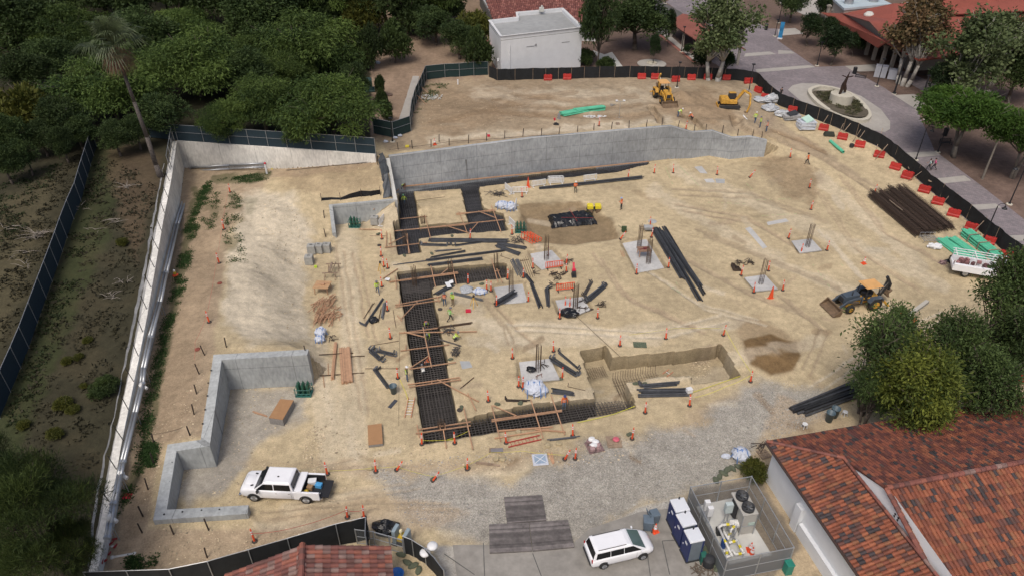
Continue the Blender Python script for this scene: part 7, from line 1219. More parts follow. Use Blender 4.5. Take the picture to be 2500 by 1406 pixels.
m=MB();m.beam(B0,B1,.3,.38).beam(B1,B2,.26,.32);m.build('boom',M_cat,ex,bevel=.03);m=MB();m.beam(B2,B3,.22,.3).beam(B3,B4,.18,.22);m.build('stick',M_cat,ex,bevel=.02);m=MB();m.tube(B0+V((.5,.2,0)),B1.lerp(B2,.2),.06,6).tube(B1+V((.2,-.1,.3)),B2+V((.2,-.1,.3)),.05,6);m.build('hydraulic_ram',M_chr,ex)
m=MB();m.M=Matrix.Translation(B4+V((-.2,0,-.35)));m.sidep([(.35,.4),(-.15,.45),(-.4,.15),(-.3,-.25),(.1,-.45),(-.1,-.15),(0,.1)],-.35,.35);m.build('bucket',M_bkt,ex)
m=MB();m.box((-1.55,0,.45),(.1,0.1,.1));m.M=Matrix();m.box((-1.9,0,.35),(.12,1.9,.45));m.build('dozer_blade',M_cat,ex)
M_ry=mat('roller_yellow',(.72,.60,.04),.45,.08,3);c=G(*q('G',768,462));rl=thing('trench_roller','small bright yellow articulated trench roller behind the black covered stack','roller',c,.04)
for sg in(1,-1):
 m=MB();m.box((sg*.52,0,.82),(.78,.8,.5));m.box((sg*.5,0,1.1),(.66,.66,.1));m.build('engine_cover',M_ry,rl,bevel=.06);m=MB();m.box((sg*.52,0,.5),(.85,.6,.3));m.build('chassis',M_blk,rl)
 for y in(.36,-.36):m=MB();m.tube((sg*.52,y-.2,.3),(sg*.52,y+.2,.3),.31,14);[m.box((sg*.52+.32*cos(a),y+e,.3+.32*sin(a)),(.06,.1,.06),(0,-a,0))for a in[i*PI/7 for i in range(14)]for e in(-.12,.1)];m.build('drum',M_bkt,rl)
m=MB();m.box((0,0,.6),(.3,.25,.25));m.build('joint',M_blk,rl)
c=G(*q('L',1060,70));tl=thing('telehandler','orange machine with pale boom arm peeking through the trees','machine',c,.6);m=MB();m.box((0,0,.9),(3.0,1.6,.8)).box((-.9,0,1.4),(1.2,1.3,.5));m.build('body',mat('lift_orange',(.68,.13,.04),.5,.1),tl,bevel=.1);m=MB();m.beam((-1.5,-.4,1.8),(3.2,-.4,2.5),.35,.35);m.build('boom',mat('boom_cream',(.45,.43,.38),.6),tl)
for x in(1.1,-1.1):
 for y in(.8,-.8):wheel(tl,x,y,.5,.35)
# ================================================================ smaller site objects
M_ply=mat('plywood_face',(.36,.20,.095),.7,.08,2);M_plyg=mat('plywood_edge',(.24,.23,.22),.9,.2,6);M_blkc=mat('precast_block',(.33,.33,.31),.9,.15,3,bump=.3)
def put(name,m,mt,k,x,y,label,cat,rz=0.,bevel=0.,smooth=False,dz=0.,loc=None,group=None):
 p=loc or G(x,y,k,True);o=m.build(name,mt,loc=p+V((0,0,dz)),bevel=bevel,smooth=smooth);o.rotation_euler.z=rz;return tag(o,label,cat,group)
def lumber(label,k,x0,y0,x1,y1,n,lay,w,h,jit=.15,mt=None):
 a,b=G(x0,y0,k),G(x1,y1,k);L_=(b-a).length;d=(b-a).normalized();s=V((-d.y,d.x,0)).normalized();m=MB()
 for la in range(lay):
  for j in range(n):off=s*((j-(n-1)/2)*(w*1.06))+V((0,0,h*(la+.55)));e0,e1=random.uniform(-jit,jit),random.uniform(-jit,jit);m.beam(off+d*e0,off+d*(L_+e1),w,h*.94)
 return put('lumber_stack',m,mt or M_wood,None,0,0,label,'lumber',loc=a)
a,b=G(*q('J',270,400)),G(*q('J',240,690))
lumber('narrow bundle of new lumber left of the wide lumber stack','J',268,405,242,690,3,3,.09,.09);lumber('wide stack of new lumber boards left of the black hooked beams','J',340,445,362,722,11,3,.09,.09)
for s_,l in(((130,490,410,475),'upper bearer bar under the lumber stacks'),((140,662,500,637),'lower bearer bar under the lumber stacks'),((390,505,505,500),'short bar right of the lumber stack'),((205,560,208,660),'thin upright board left of the narrow lumber'),((163,655,175,755),'short board standing off the lower bearer')):a,b=G(*q('J',*s_[:2])),G(*q('J',*s_[2:]));m=MB();m.beam((0,0,.05),b-a+V((0,0,.05)),.07,.07);put('timber_bar',m,M_wood if 'board' in l else M_epx,None,0,0,l,'bar',loc=a)
def heap(label,k,x,y,n,sx,sy,ln,mt,name='lumber_heap',cat='lumber',ang=1.4,spr=.5,h=.5,th=.06,r=5):
 r=random.Random(r);m=MB()
 for i in range(n):c=V((r.uniform(-sx,sx),r.uniform(-sy,sy),r.uniform(.05,h)));t=r.gauss(ang,spr);d=V((cos(t),sin(t),r.uniform(-.12,.12)))*ln*r.uniform(.4,1)/2;m.beam(c-d,c+d,th,th*.8)
 return put(name,m,mt,k,x,y,label,cat)
heap('untidy heap of lumber offcuts above the second offcut heap','F',235,1245,44,1.,1.1,2.,M_wood,spr=.3);heap('lower heap of lumber offcuts beside the bulk bag','F',245,1345,44,.95,1.,2.,M_wood,r=8,spr=.25);heap('scattered wooden wedges right of the offcut heaps','F',340,1300,20,.6,1.,.9,M_wood,'wedge_heap','wood offcuts',r=3,spr=1.);heap('short stakes in a green crate above the lumber heaps','F',312,1178,10,.25,.3,.9,M_wood,'stake_bundle','stakes',r=6)
for a in(('G',465,975,26,.9,.25,.8,M_rust,'rusty_clamps','rusty steel clamps heaped below the upper red barricade'),('G',480,1015,9,.5,.4,.9,M_rust,'rusty_clamps','rusty bent hooks under the clamp heap'),('G',450,1060,8,.5,.25,.8,M_rust,'rusty_clamps','rusty brackets left of the lower red barricade'),('G',700,1270,26,1.0,.35,.8,M_rust,'rusty_clamps','dark rusty shackles right of the black plastic heap'),('G',832,1225,14,.4,.4,.9,M_rust,'rusty_clamps','small rusty bracket pile right of the hooked beams'),('G',565,870,12,.4,.3,.7,M_rust,'rusty_clamps','small rusty pile behind the upper red barricade'),('G',300,965,5,.3,.3,1.0,M_rust,'rusty_clamps','angled rusty bracket left of the red barricade'),('G',675,1205,6,.4,.3,.9,M_rust,'rusty_clamps','square rusty bracket on the heap pad'),('J',1245,470,20,.35,.5,1.1,M_bar,'tie_cage','dark square tie cages right of the long trench'),('J',1190,300,18,.4,.5,1.1,M_bar,'tie_cage','dark tie bundle behind the crouching worker'),('J',225,360,8,.5,.4,.8,M_rust,'rusty_ties','rusty ties scattered beside the bulk bag'),('F',1640,325,26,1.1,.4,1.6,M_bar,'tie_cage','dark rebar ties heaped below the branch trench'),('F',1825,700,26,.8,.7,1.4,M_bar,'bar_heap','dark metal heap left of the orange barricade stack'),('K',425,375,16,.3,.5,.9,M_rust,'steel_grate','rusty square grate leaning on the far pad'),('K',365,478,8,.7,.15,1.2,mat('reddish_steel',(.20,.10,.08)),'bracket_set','reddish bent brackets in front of the pad cluster'),('L',145,850,12,.5,.3,1.0,M_rust,'scrap_pile','dark scrap pile beside the roof corner'),('H',50,812,30,.9,.4,.9,M_rust,'scrap_pile','rusty shackle pile behind the steel bucket'),('N',1700,1045,24,.7,.4,.9,mat('old_pallet_wood',(.13,.10,.075),.9),'broken_pallet','broken weathered pallet in front of the equipment cage')):
 k,x,y,n,sx,sy,ln,mt,nm,l=a;heap(l,k,x,y,n,sx,sy,ln,mt,nm,'steel' if 'pallet' not in nm else 'pallet',.8,1.,.35,.05,int(x))
p0,p1,p2,p3=[G(*q('J',x,y))for x,y in((530,1085),(645,1070),(655,1235),(537,1248))];m=MB();m.prism([(p-p0).xy for p in(p3,p2,p1,p0)],.05,.32);o=put('plywood_stack',m,M_plyg,None,0,0,'flat stack of tan plywood lying on the open dirt','plywood',loc=p0,bevel=.01);m=MB();m.prism([(p-p0).xy for p in(p3,p2,p1,p0)],.322,.345);m.build('top_sheet',M_ply,o)
q0,q1,q2,q3=[P(*q('I',x,y),1.0)for x,y in((1832,245),(1921,270),(1853,385),(1752,372))];q0,q1,q2,q3=[P(x,y,.75)for x,y in((684,973),(717,976),(690,1024),(656,1019))];o0=V((q3.x,q3.y,0));m=MB();m.prism([(p-o0).xy for p in(q3,q2,q1,q0)],.02,.72);o=put('plywood_stack',m,M_plyg,None,0,0,'tall stack of tan plywood sheets inside the zigzag wall','plywood',loc=o0);m=MB();m.prism([(p-o0).xy for p in(q3,q2,q1,q0)],.722,.75);m.build('top_sheet',M_ply,o)
a,b=G(*q('I',1650,333)),G(*q('I',1740,362));m=MB();m.beam((0,0,.05),b-a+V((0,0,.05)),.12,.05).beam((.2,-.15,.05),b-a+V((.1,-.1,.05)),.1,.05);put('plank',m,M_wood,None,0,0,'two short planks left of the tall plywood stack','plank',loc=a)
for x,y,l in((142,805,'rear left grey concrete block of the four'),(203,800,'rear middle grey concrete block of the four'),(265,795,'rear right grey concrete block of the four'),(122,893,'front single grey concrete block of the four'),(655,570,'grey concrete block standing before the low wall')):
 m=MB();m.box((0,0,.52),(.92,.85,1.04));o=put('concrete_block',m,M_blkc,'F',x,y-12,l,'concrete block',random.uniform(-.1,.1),.03,group='precast concrete blocks');m=MB();m.tube((-.12,0,1.0),(-.12,0,1.1),.03).tube((.12,0,1.0),(.12,0,1.1),.03).tube((-.12,0,1.1),(.12,0,1.1),.03);m.build('lifting_loop',M_dark,o)
M_gas=mat('green_gas_bottle',(.02,.085,.055),.4,.1,4);M_teal=mat('teal_frame',(.03,.14,.12),.5)
def gas(k,x,y,label,n=6,rz=0.):
 t=thing('gas_bottle_rack',label,'gas bottle rack',G(x,y,k),rz)
 for i in range(n):m=MB();c=V(((i%3-1)*.42,(i//3)*.42-.2,.08));m.rev(c,[(.12,0),(.13,.1),(.13,1.05),(.08,1.2),(.03,1.24),(.035,1.34)],10);m.build('gas_bottle',M_gas,t,True)
 m=MB();m.box((0,0,.04),(1.4,.95,.08));
 for z in(.4,.85):m.tube((-.68,-.46,z),(.68,-.46,z),.03,5).tube((-.68,.46,z),(.68,.46,z),.03,5).tube((-.68,-.46,z),(-.68,.46,z),.03,5).tube((.68,-.46,z),(.68,.46,z),.03,5)
 for x_ in(-.68,.68):
  for y_ in(-.46,.46):m.tube((x_,y_,0),(x_,y_,1.),.03,5)
 m.build('rack_frame',M_teal,t)
gas('F',490,580,'green gas bottle rack inside the low concrete wall',5);gas('F',1845,622,'dark green gas bottles between white panel and brown soil',6);gas('J',12,808,'teal gas bottle rack at the end of zigzag wall',6)
m=MB();m.rev((0,0,0),[(.24,0),(.33,.85),(.36,.87),(.36,.92),(.31,.92),(.22,.1)],16);put('grey_bin',m,mat('blue_grey_bin',(.07,.11,.14),.5),'J',742,800,'open blue-grey round bin beside the hooked beam','bin',smooth=True)
for x,y,l in((602,668,'left blue-grey drum bin by the dark pipes'),(636,640,'right blue-grey drum bin by the dark pipes')):m=MB();m.rev((0,0,0),[(.28,0),(.36,.95),(.39,.97),(.39,1.02),(.34,1.02),(.25,.1)],16);put('grey_bin',m,MATS['blue_grey_bin'],'L',x,y,l,'bin',smooth=True)
def wheelie(k,x,y,rz,label,mt,open_=False):
 t=thing('wheeled_bin',label,'wheeled bin',G(x,y,k),rz);m=MB();m.box((0,0,.55),(.55,.6,.95),tx=1.2,ty=1.15);m.build('bin_body',mt,t,bevel=.04);m=MB();m.box((.02,0,1.06)if not open_ else(-.45,0,.9),(.78,.74,.06),(0,0,0)if not open_ else(0,1.3,0));m.build('lid',mt,t,bevel=.02)
 for yy in(.3,-.3):m=MB();m.tube((-.3,yy-.04,.12),(-.3,yy+.04,.12),.12,10);m.build('wheel',M_rub,t)
wheelie('N',1250,690,1.5,'grey wheeled bin with closed lid nearest the minivan',mat('slate_bin',(.12,.16,.20),.5));wheelie('N',1300,630,.3,'grey wheeled bin with open lid behind its neighbour',MATS['slate_bin'],True)
def ladder(k,x0,y0,x1,y1,w,label,mt):
 a,b=G(x0,y0,k),G(x1,y1,k);d=(b-a);s=V((-d.y,d.x,0)).normalized()*w/2;t=thing('ladder',label,'ladder',a)
 for e in(s,-s):m=MB();m.beam(e+V((0,0,.12)),d+e+V((0,0,.12)),.05,.09);m.build('rail',mt,t)
 n=int(d.length/.32)
 for i in range(1,n):c=d*(i/n)+V((0,0,.12));m=MB();m.tube(c-s,c+s,.022,5);m.build('rung',M_wh if mt is not M_lred else mt,t)
M_lred=mat('red_ladder',(.42,.05,.04),.5);M_lor=mat('orange_ladder',(.55,.22,.12),.5);ladder('J',888,845,858,1005,.55,'orange ladder lying left of the long trench',M_lor);ladder('K',130,1030,400,968,.5,'red ladder lying in front of the loose planks',M_lred);ladder('K',1415,460,1465,425,.5,'small red and white ladder lying in the empty pit',M_lor)
for k,x,y,sx,sy,sz,rz,mt,nm,l,cat in(('J',733,890,.35,1.1,.06,-.45,mat('dark_panel',(.05,.055,.07)),'dark_sheet','dark narrow panel lying left of the orange ladder','panel'),('J',1350,135,.55,.45,.18,.1,mat('red_case',(.55,.02,.05),.5),'red_case','red plastic case right of the green-shirted worker','case'),('I',832,884,.62,.5,.05,.1,MATS['red_case'],'red_board','red flat board beside the long boundary wall','board'),('F',170,915,.3,.25,.25,.2,M_lime,'lime_bag','small lime bundle left of the sawhorses','bag'),('J',1575,1272,1.1,.45,.1,0,M_woodo,'weathered_board','weathered grey pallet board at the front edge of the sand','pallet'),('K',45,1072,1.,.4,.12,.1,mat('grey_box',(.2,.19,.2)),'grey_box_beam','grey flat crate beam left of the red ladder','crate'),('K',1212,210,1.3,.7,.12,-.05,mat('green_slats',(.12,.15,.10),.9,.4,8),'green_pallet','green slatted pallet behind the empty pit','pallet'),('K',1610,608,.5,.42,.45,.3,M_wh,'cooler_box','white and red cooler box on the dark blue pipes','cooler'),('K',1000,1000,1.2,1.3,.12,.05,M_woodo,'tool_pallet','brown pallet with tools and a pink lid at the gravel edge','pallet'),('K',840,1040,1.3,1.3,.5,.3,mat('clutter',(.3,.2,.2),.8,.3,3,island=.8),'clutter_pallet','pallet of white sacks and reddish clutter at the gravel edge','pallet'),('H',1440,815,1.0,.6,.3,.3,MATS['clutter'],'tool_tray','reddish tool tray left of the white truck','tray'),('H',1500,800,1.1,.8,.8,.2,M_blkp,'black_machine','black covered machine behind the white truck','machine'),('H',5,860,.5,.5,.3,0,M_rust,'steel_bucket','small dark steel bucket at the left of the shackle pile','bucket'),('G',1920,925,1.1,.5,.5,0,M_rust,'steel_bucket','rusty rectangular steel bucket near two other buckets','bucket'),('B',900,1100,.5,.4,.25,0,mat('yellow_tool',(.6,.5,.05)),'yellow_tool_box','yellow box on the terrace near the wall top','box'),('B',1507,1020,.4,.3,.25,0,MATS['red_case'],'red_tool_box','red box behind the wall top stakes','box'),('C',665,968,.55,.7,.12,0,M_woodo,'wood_box','small wooden box behind the wall top stakes','box'),('C',205,930,.5,.3,.9,0,M_galv,'cut_off_saw','grey and white tools left of the green pipes','tools'),('C',185,975,.8,.5,.25,0,M_blk,'black_tools','dark tools on the ground left of the green pipes','tools'),('C',172,940,.25,.25,.35,0,MATS['red_case'],'red_bucket','small red bucket on the terrace','bucket'),('L',175,890,.9,.8,.1,.3,M_woodo,'old_crate','weathered crate lid beside the roof corner','crate'),('A',1946,1212,.25,.12,.1,0,mat('yellow_tool',(.6,.5,.05)),'yellow_marker','tiny yellow marker beside the red-topped valve post','marker')):
 m=MB();m.box((0,0,sz/2),(sx,sy,sz));r=random.Random(int(x))
 if nm in('clutter_pallet','tool_tray','black_machine','tool_pallet','black_tools','cut_off_saw'):m=MB();m.box((0,0,.05),(sx,sy,.1));[m.box((r.uniform(-.38,.38)*sx,r.uniform(-.38,.38)*sy,.1+r.random()*sz*.7),(r.uniform(.1,.45)*sx,r.uniform(.1,.4)*sy,r.uniform(.15,.9)*sz),(r.uniform(-.2,.2),0,r.random()*3))for _ in range(12)]
 if nm in('weathered_board','green_pallet','old_crate'):m=MB();[m.box((0,(i/4-.5)*sy,sz*.8),(sx,sy*.18,.03))for i in range(5)];[m.box(((i/2-.5)*sx*.9,0,sz*.4),(.08,sy,sz*.7))for i in range(3)]
 if nm=='steel_bucket':m=MB();w=sx/2;m.sidep([(-.3,.5),(-.35,.1),(-.1,0),(.4,0),(.4,.04),(-.08,.05),(-.3,.14),(-.25,.5)],-w,w);[m.sidep([(-.3,.5),(-.35,.1),(-.1,0),(.4,0),(.1,.4)],yy-.02,yy+.02)for yy in(-w,w)]
 if 'cooler' in nm:m=MB();m.box((0,0,.2),(sx,sy,.35)).box((0,0,.4),(sx*1.05,sy*1.05,.08)).tube((-sx*.5,0,.35),(-sx*.6,0,.2),.02)
 put(nm,m,mt,k,x,y,l,cat,rz,.015 if nm not in('green_pallet',)else 0,dz=.25 if 'cooler' in nm else 0)
m=MB();m.ell((0,0,.35),(.3,.3,.12));put('pink_lid',m,mat('pink_bucket',(.55,.12,.16),.5),'K',1015,1000,'pink round bucket lid on the brown tool pallet','bucket');
for x,y in((815,1010),(845,1030),(830,1060)):m=MB();m.ell((0,0,.5),(.32,.25,.2),9,6,.2);put('white_sack',m,M_wh,'K',x,y,'white sack on the cluttered pallet at the gravel edge','sack',group='white sacks on the pallet')
m=MB();m.tube((0,0,.02),(0,0,.1),.28,14);put('round_board',m,M_woodo,'H',1333,292,'round tan lid lying on a red barrier','lid',dz=1.1)
m=MB();m.tube((0,0,-.02),(0,0,.05),.55,18);put('manhole_cover',m,M_conc,'G',1248,540,'round grey manhole ring behind the wheelbarrow','manhole');m=MB();m.tube((0,0,-.05),(0,0,.12),.5,16);put('manhole_cover',m,mat('brown_manhole',(.14,.09,.07)),'B',768,712,'round brown manhole lid beside the clipped ball trees','manhole')
m=MB();m.box((0,0,.05),(1.25,1.2,.1));o=put('plastic_lid_crate',m,mat('pale_crate',(.52,.55,.62),.5),'K',397,1145,'pale square plastic tray with crossed ribs at the gravel edge','tray',.1,.03);m=MB();m.box((0,0,.103),(.95,.9,.01));m.build('inset',mat('tray_blue',(.28,.36,.46),.5),o);m=MB();m.beam((-.5,-.45,.112),(.5,.45,.112),.05,.01).beam((-.5,.45,.116),(.5,-.45,.116),.05,.01);m.build('cross_rib',M_wh,o)
a,b=G(*q('K',465,1090)),G(*q('K',505,1180));m=MB();m.beam((0,0,.06),b-a+V((0,0,.06)),.16,.06).beam((.25,0,.1),b-a+V((.05,.1,.1)),.1,.05);put('plank_pair',m,M_wood,None,0,0,'two short yellow planks at the gravel edge','plank',loc=a)
for i,s_ in enumerate((-1,0,1)):a,b=G(*q('G',985+i*13,780)),G(*q('G',1003+i*10,828));m=MB();m.beam((0,0,.04),b-a+V((0,0,.04)),.06,.04);put('lath',m,M_wood,None,0,0,'short wooden lath left of the largest footing pad','lath',loc=a,group='laths beside the largest pad')
def table(k,x,y,rz,w,d,h,label,mt):
 t=thing('work_table',label,'table',G(x,y,k),rz);m=MB();m.box((0,0,h),(w,d,.05));m.build('tabletop',mt,t);[MB().beam((sx*w*.42,sy*d*.42,0),(sx*w*.4,sy*d*.4,h),.08,.08).build('leg',M_wood,t)for sx in(1,-1)for sy in(1,-1)];m=MB();m.beam((-w*.4,-d*.1,h+.06),(w*.4,d*.2,h+.06),.1,.07).box((.1,0,h+.12),(.4,.3,.16));m.build('tool',M_wood if h>.8 else mat('dark_red_tool',(.16,.04,.04)),t)
table('F',232,1108,-.1,1.7,1.5,.85,'plywood topped table beside the sawhorses left of the trenches',mat('ply_light',(.45,.28,.15)));table('G',1175,810,.1,1.5,1.2,.75,'small brown table on the largest footing pad',mat('ply_brown',(.25,.15,.10)))
m=MB()
for y in(0,1.9):m.beam((-.8,y,.8),(.9,y+.1,.8),.1,.1).beam((-.6,y-.3,0),(-.5,y,.8),.06,.06).beam((-.6,y+.3,0),(-.5,y,.8),.06,.06).beam((.6,y-.3,0),(.6,y,.8),.06,.06).beam((.6,y+.3,0),(.6,y,.8),.06,.06)
m.beam((0,0,.95),(-.1,2,.95),.25,.12).beam((.25,-.1,.95),(.3,2.1,.95),.07,.1);put('sawhorse_pair',m,M_woodo,'F',290,1010,'dark sawhorses carrying bars above the plywood table','sawhorses')
def tripod(k,x,y,label):
 t=thing('survey_tripod',label,'survey tripod',G(x,y,k));[MB().beam((.45*cos(a),.45*sin(a),0),(.05*cos(a),.05*sin(a),1.25),.05,.05).build('leg',mat('tripod_yellow',(.65,.38,.04)),t)for a in(.5,2.6,4.7)];m=MB();m.box((0,0,1.36),(.18,.18,.26)).tube((.05,0,1.4),(.18,0,1.4),.05,8);m.build('instrument',M_rust,t,bevel=.02)
tripod('F',1462,1235,'yellow survey tripod right of the plan readers');tripod('F',705,955,'yellow survey tripod left of the arm trench')
m=MB();m.tube((0,0,0),(0,0,2.4),.03,6).beam((-.5,0,2.4),(.5,0,2.5),.05,.05).beam((-.5,0,0),(.5,0,0),.04,.04).beam((0,-.5,0),(0,.5,0),.04,.04);o=put('work_light',m,M_galv,'C',675,918,'twin-head work light on a stand on the terrace','work light');[MB().rev((x_,0,2.5),[(.1,-.1),(.22,.12),(.2,.16)],10).build('lamp_head',M_wh,o)for x_ in(-.55,.55)]
heap('white pipe fittings laid in rows below the green pipes','C',490,915,30,1.7,.4,.6,M_wh,'fitting_rows','fittings',.2,.3,.12,.09);heap('grey white clamps on the terrace above the green pipes','C',615,825,6,.5,.3,.7,M_galv,'clamp_pair','clamps',.2,1.,.2)
m=MB();m.box((0,0,.55),(.9,.65,.35),tx=1.25,ty=1.2);o=put('wheelbarrow',m,M_conc,'G',1210,620,'grey green wheelbarrow at the head of the pipe stack','wheelbarrow');m=MB();m.tube((.6,-.05,.2),(.6,.05,.2),.2,12);m.build('wheel',M_rub,o);m=MB();m.beam((.6,.1,.2),(-1.1,.35,.6),.04,.04).beam((.6,-.1,.2),(-1.1,-.35,.6),.04,.04).beam((-.4,.25,.4),(-.45,.3,0),.04,.04).beam((-.4,-.25,.4),(-.45,-.3,0),.04,.04);m.build('handle',M_woodo,o)
m=MB();m.box((0,0,.3),(.6,.5,.4)).tube((-.3,.1,.62),(.3,.1,.62),.16,10).beam((-.3,0,.5),(-.8,0,1.),.04,.04);put('compressor',m,mat('army_green',(.04,.07,.03)),'G',1015,625,'small dark green compressor beside the bent delineator','compressor')
m=MB();m.box((0,0,.12),(.55,.9,.12)).box((0,0,.45),(.45,.6,.45));o=put('plate_compactor',m,M_blk,'G',605,985,'black and red plate compactor right of the red barricades','compactor',0,.03);m=MB();m.box((0,.15,.72),(.4,.35,.2)).beam((0,.3,.7),(0,1.,1.2),.25,.05);m.build('handle_cover',MATS['red_case'],o,bevel=.03)
for k,x,y,l in(('E',1310,712,'small yellow and white warning lamp beside the long pipes'),):m=MB();m.rev((0,0,0),[(.3,0),(.3,.12),(.1,.2)],10);o=put('warning_lamp',m,M_or,k,x,y,l,'warning lamp');m=MB();m.rev((0,0,.2),[(.14,0),(.16,.25),(.08,.3)],10);m.build('yellow_body',mat('lamp_yellow',(.65,.45,.04)),o);m=MB();m.ell((0,-.02,.62),(.13,.13,.16));m.build('lens',M_wh,o)
for k,x,y in(('E',1640,770),('E',1475,1262),('F',690,735),('F',680,645),('J',1120,118),('J',1280,940)):m=MB();m.rev((0,0,0),[(.26,0),(.26,.06),(.1,.1)],8);put('cone_base',m,M_rub if k!='E' else mat('faded_red_base',(.22,.06,.04)),k,x,y,'loose round cone base lying on the ground','cone base',group='loose cone bases')
for k,x,y in(('M',1262,240),('M',2395,155),('M',2450,160),('K',550,1020),('J',1760,1125),('K',460,1035)):m=MB();m.ell((0,0,.12),(.28,.22,.18),7,5,.25);put('boulder',m,mat('tan_rock',(.42,.35,.22),.9,.2,3),k,x,y,'small tan rock at the edge of the gravel','rock',group='small rocks by the gravel')
for k,x,y in(('J',1590,895),('J',1775,885),('J',1295,920),('J',1140,40),('J',1205,530),('M',2135,228),('M',1830,330),('K',240,685),('K',1180,525),('K',1250,528),('K',572,495),('K',1125,940),('F',1285,660),('F',683,645),('F',1120,805),('F',895,820),('F',1528,1052)):m=MB();m.ell((0,0,.08),(.32,.2,.12),8,5,.2);put('sandbag',m,mat('green_sandbag',(.10,.115,.075),.9,.2,4),k,x,y,'small dull green sandbag lying on the sand','sandbag',random.random()*3,group='green sandbags on the sand')
sbp=qs('N',1800,310,1830,280,1860,250,1885,225,1910,215,1935,212,1985,200)+qs('N',1700,850,1715,870,1790,960,1800,990,1820,1020)+qs('M',1540,1010,1600,1080,1650,1110,1700,1150)
for x,y in sbp:m=MB();m.ell((0,0,.1),(.4,.22,.14),8,5,.15);put('sandbag',m,MATS['green_sandbag'],None,x,y,'dull green sandbag in a curved row by the fences','sandbag',random.random()*3,group='green sandbags in curved rows')
def plate(k,pts,label,n=20):
 w=[G(*q(k,*p))for p in pts];o=w[0].copy();t=thing('rumble_plate',label,'steel plate',o);m=MB();m.prism([(p-o).xy for p in(w[3],w[2],w[1],w[0])],.02,.06);m.build('base_plate',mat('plate_rust',(.045,.04,.038),.8,.4,1.5),t)
 m=MB()
 for i in range(n):t_=(i+.5)/n;a,b=w[0].lerp(w[3],t_)-o,w[1].lerp(w[2],t_)-o;m.beam(a+V((0,0,.11)),b+V((0,0,.11)),.09,.12)
 m.build('bar_grid',mat('plate_steel',(.15,.135,.13),.7,.35,2,island=.4),t)
plate('N',((100,445),(405,428),(440,632),(125,655)),'rusty ribbed steel plate, single one at the top of the three');plate('N',((-20,665),(298,650),(325,876),(-15,893)),'rusty ribbed steel plate, left one of the lower pair',22);plate('N',((303,650),(612,628),(664,845),(332,876)),'rusty ribbed steel plate, right one of the lower pair',22)
M_pt=mat('toilet_blue',(.016,.03,.12),.5,.1,2);M_ptg=mat('toilet_grey',(.14,.17,.20),.6,.1,2);M_ptr=mat('toilet_roof_white',(.66,.69,.73),.4,.03,1)
for i,(pts,l)in enumerate(((((1428,455),(1550,433),(1595,540),(1483,560)),'blue portable toilet with white roof, rear one of the row'),(((1480,568),(1597,543),(1650,650),(1535,682)),'blue portable toilet with white roof, middle one of the row'),(((1540,695),(1662,675),(1717,778),(1600,808)),'blue portable toilet with white roof, front one of the row'))):
 w=[P(*q('N',*p),2.3)for p in pts];c=sum(w,V())/4;ux=((w[1]-w[0])+(w[2]-w[3]))/2;uy=((w[0]-w[3])+(w[1]-w[2]))/2;lx,ly=ux.length,uy.length;rz=math.atan2(ux.y,ux.x);t=thing('portable_toilet',l,'portable toilet',V((c.x,c.y,0.03)),rz,'portable toilets in a row')
 m=MB();m.box((0,0,1.12),(lx*.90,ly*.90,2.1));m.build('body',M_ptg,t,bevel=.03);m=MB();m.box((-lx*.455,0,1.1),(.04,ly*.8,1.95));d_=m.build('door',M_pt,t,bevel=.02);m=MB();m.box((-lx*.485,ly*.28,1.1),(.03,.06,.14)).box((-lx*.482,-.05,1.6),(.02,.3,.2));m.build('door_sign',M_ptr,d_)
 for sx,sy in((-1,-1),(-1,1),(1,-1),(1,1)):m=MB();m.box((sx*lx*.44,sy*ly*.44,1.1),(.1,.1,2.1));m.build('corner_post',M_pt,t)
 m=MB();m.box((0,0,2.24),(lx,ly,.12),tx=.94,ty=.94).box((0,0,2.31),(lx*.85,ly*.85,.04));m.build('roof',M_ptr,t,bevel=.03);m=MB();m.tube((lx*.1,ly*.38,2.3),(lx*.1,ly*.38,2.52),.06,8);m.build('vent_pipe',M_blk,t);m=MB();m.box((0,0,.05),(lx*1.02,ly*1.02,.12));m.build('skid',M_blk,t)
slab_=[G(*q('N',x,y))for x,y in((1640,520),(1960,445),(2250,910),(1905,985))];m=MB();o=slab_[0].copy();m.prism([(p-o).xy for p in slab_[::-1]],.02,.13);tag(m.build('equipment_slab',M_conc_lt,loc=o),kind='structure')
w=[P(*q('N',*p),2.35)for p in((1925,400),(2040,385),(2152,570),(2020,590))];c=sum(w,V())/4;ux=((w[1]-w[0])+(w[2]-w[3]))/2;uy=((w[0]-w[3])+(w[1]-w[2]))/2;lx,ly=ux.length,uy.length;ch_=thing('chiller_unit','beige cooling unit with two large black roof fans inside the cage','cooling unit',V((c.x,c.y,.13)),math.atan2(ux.y,ux.x));M_chl=mat('chiller_beige',(.40,.39,.36),.55,.05,2)
m=MB();m.box((lx*.1,0,1.1),(lx*.75,ly*.96,2.1)).box((-lx*.28,-ly*.3,1.1),(lx*.2,ly*.35,2.));m.build('cabinet',M_chl,ch_,bevel=.02);m=MB();m.box((0,0,2.2),(lx,ly,.12));m.build('top_panel',M_chl,ch_,bevel=.02)
m=MB();[m.box((-lx*.3,y_*ly,1.15),(.08,ly*.4,1.9))for y_ in(.25,)];m.build('coil_face',M_blk,ch_)
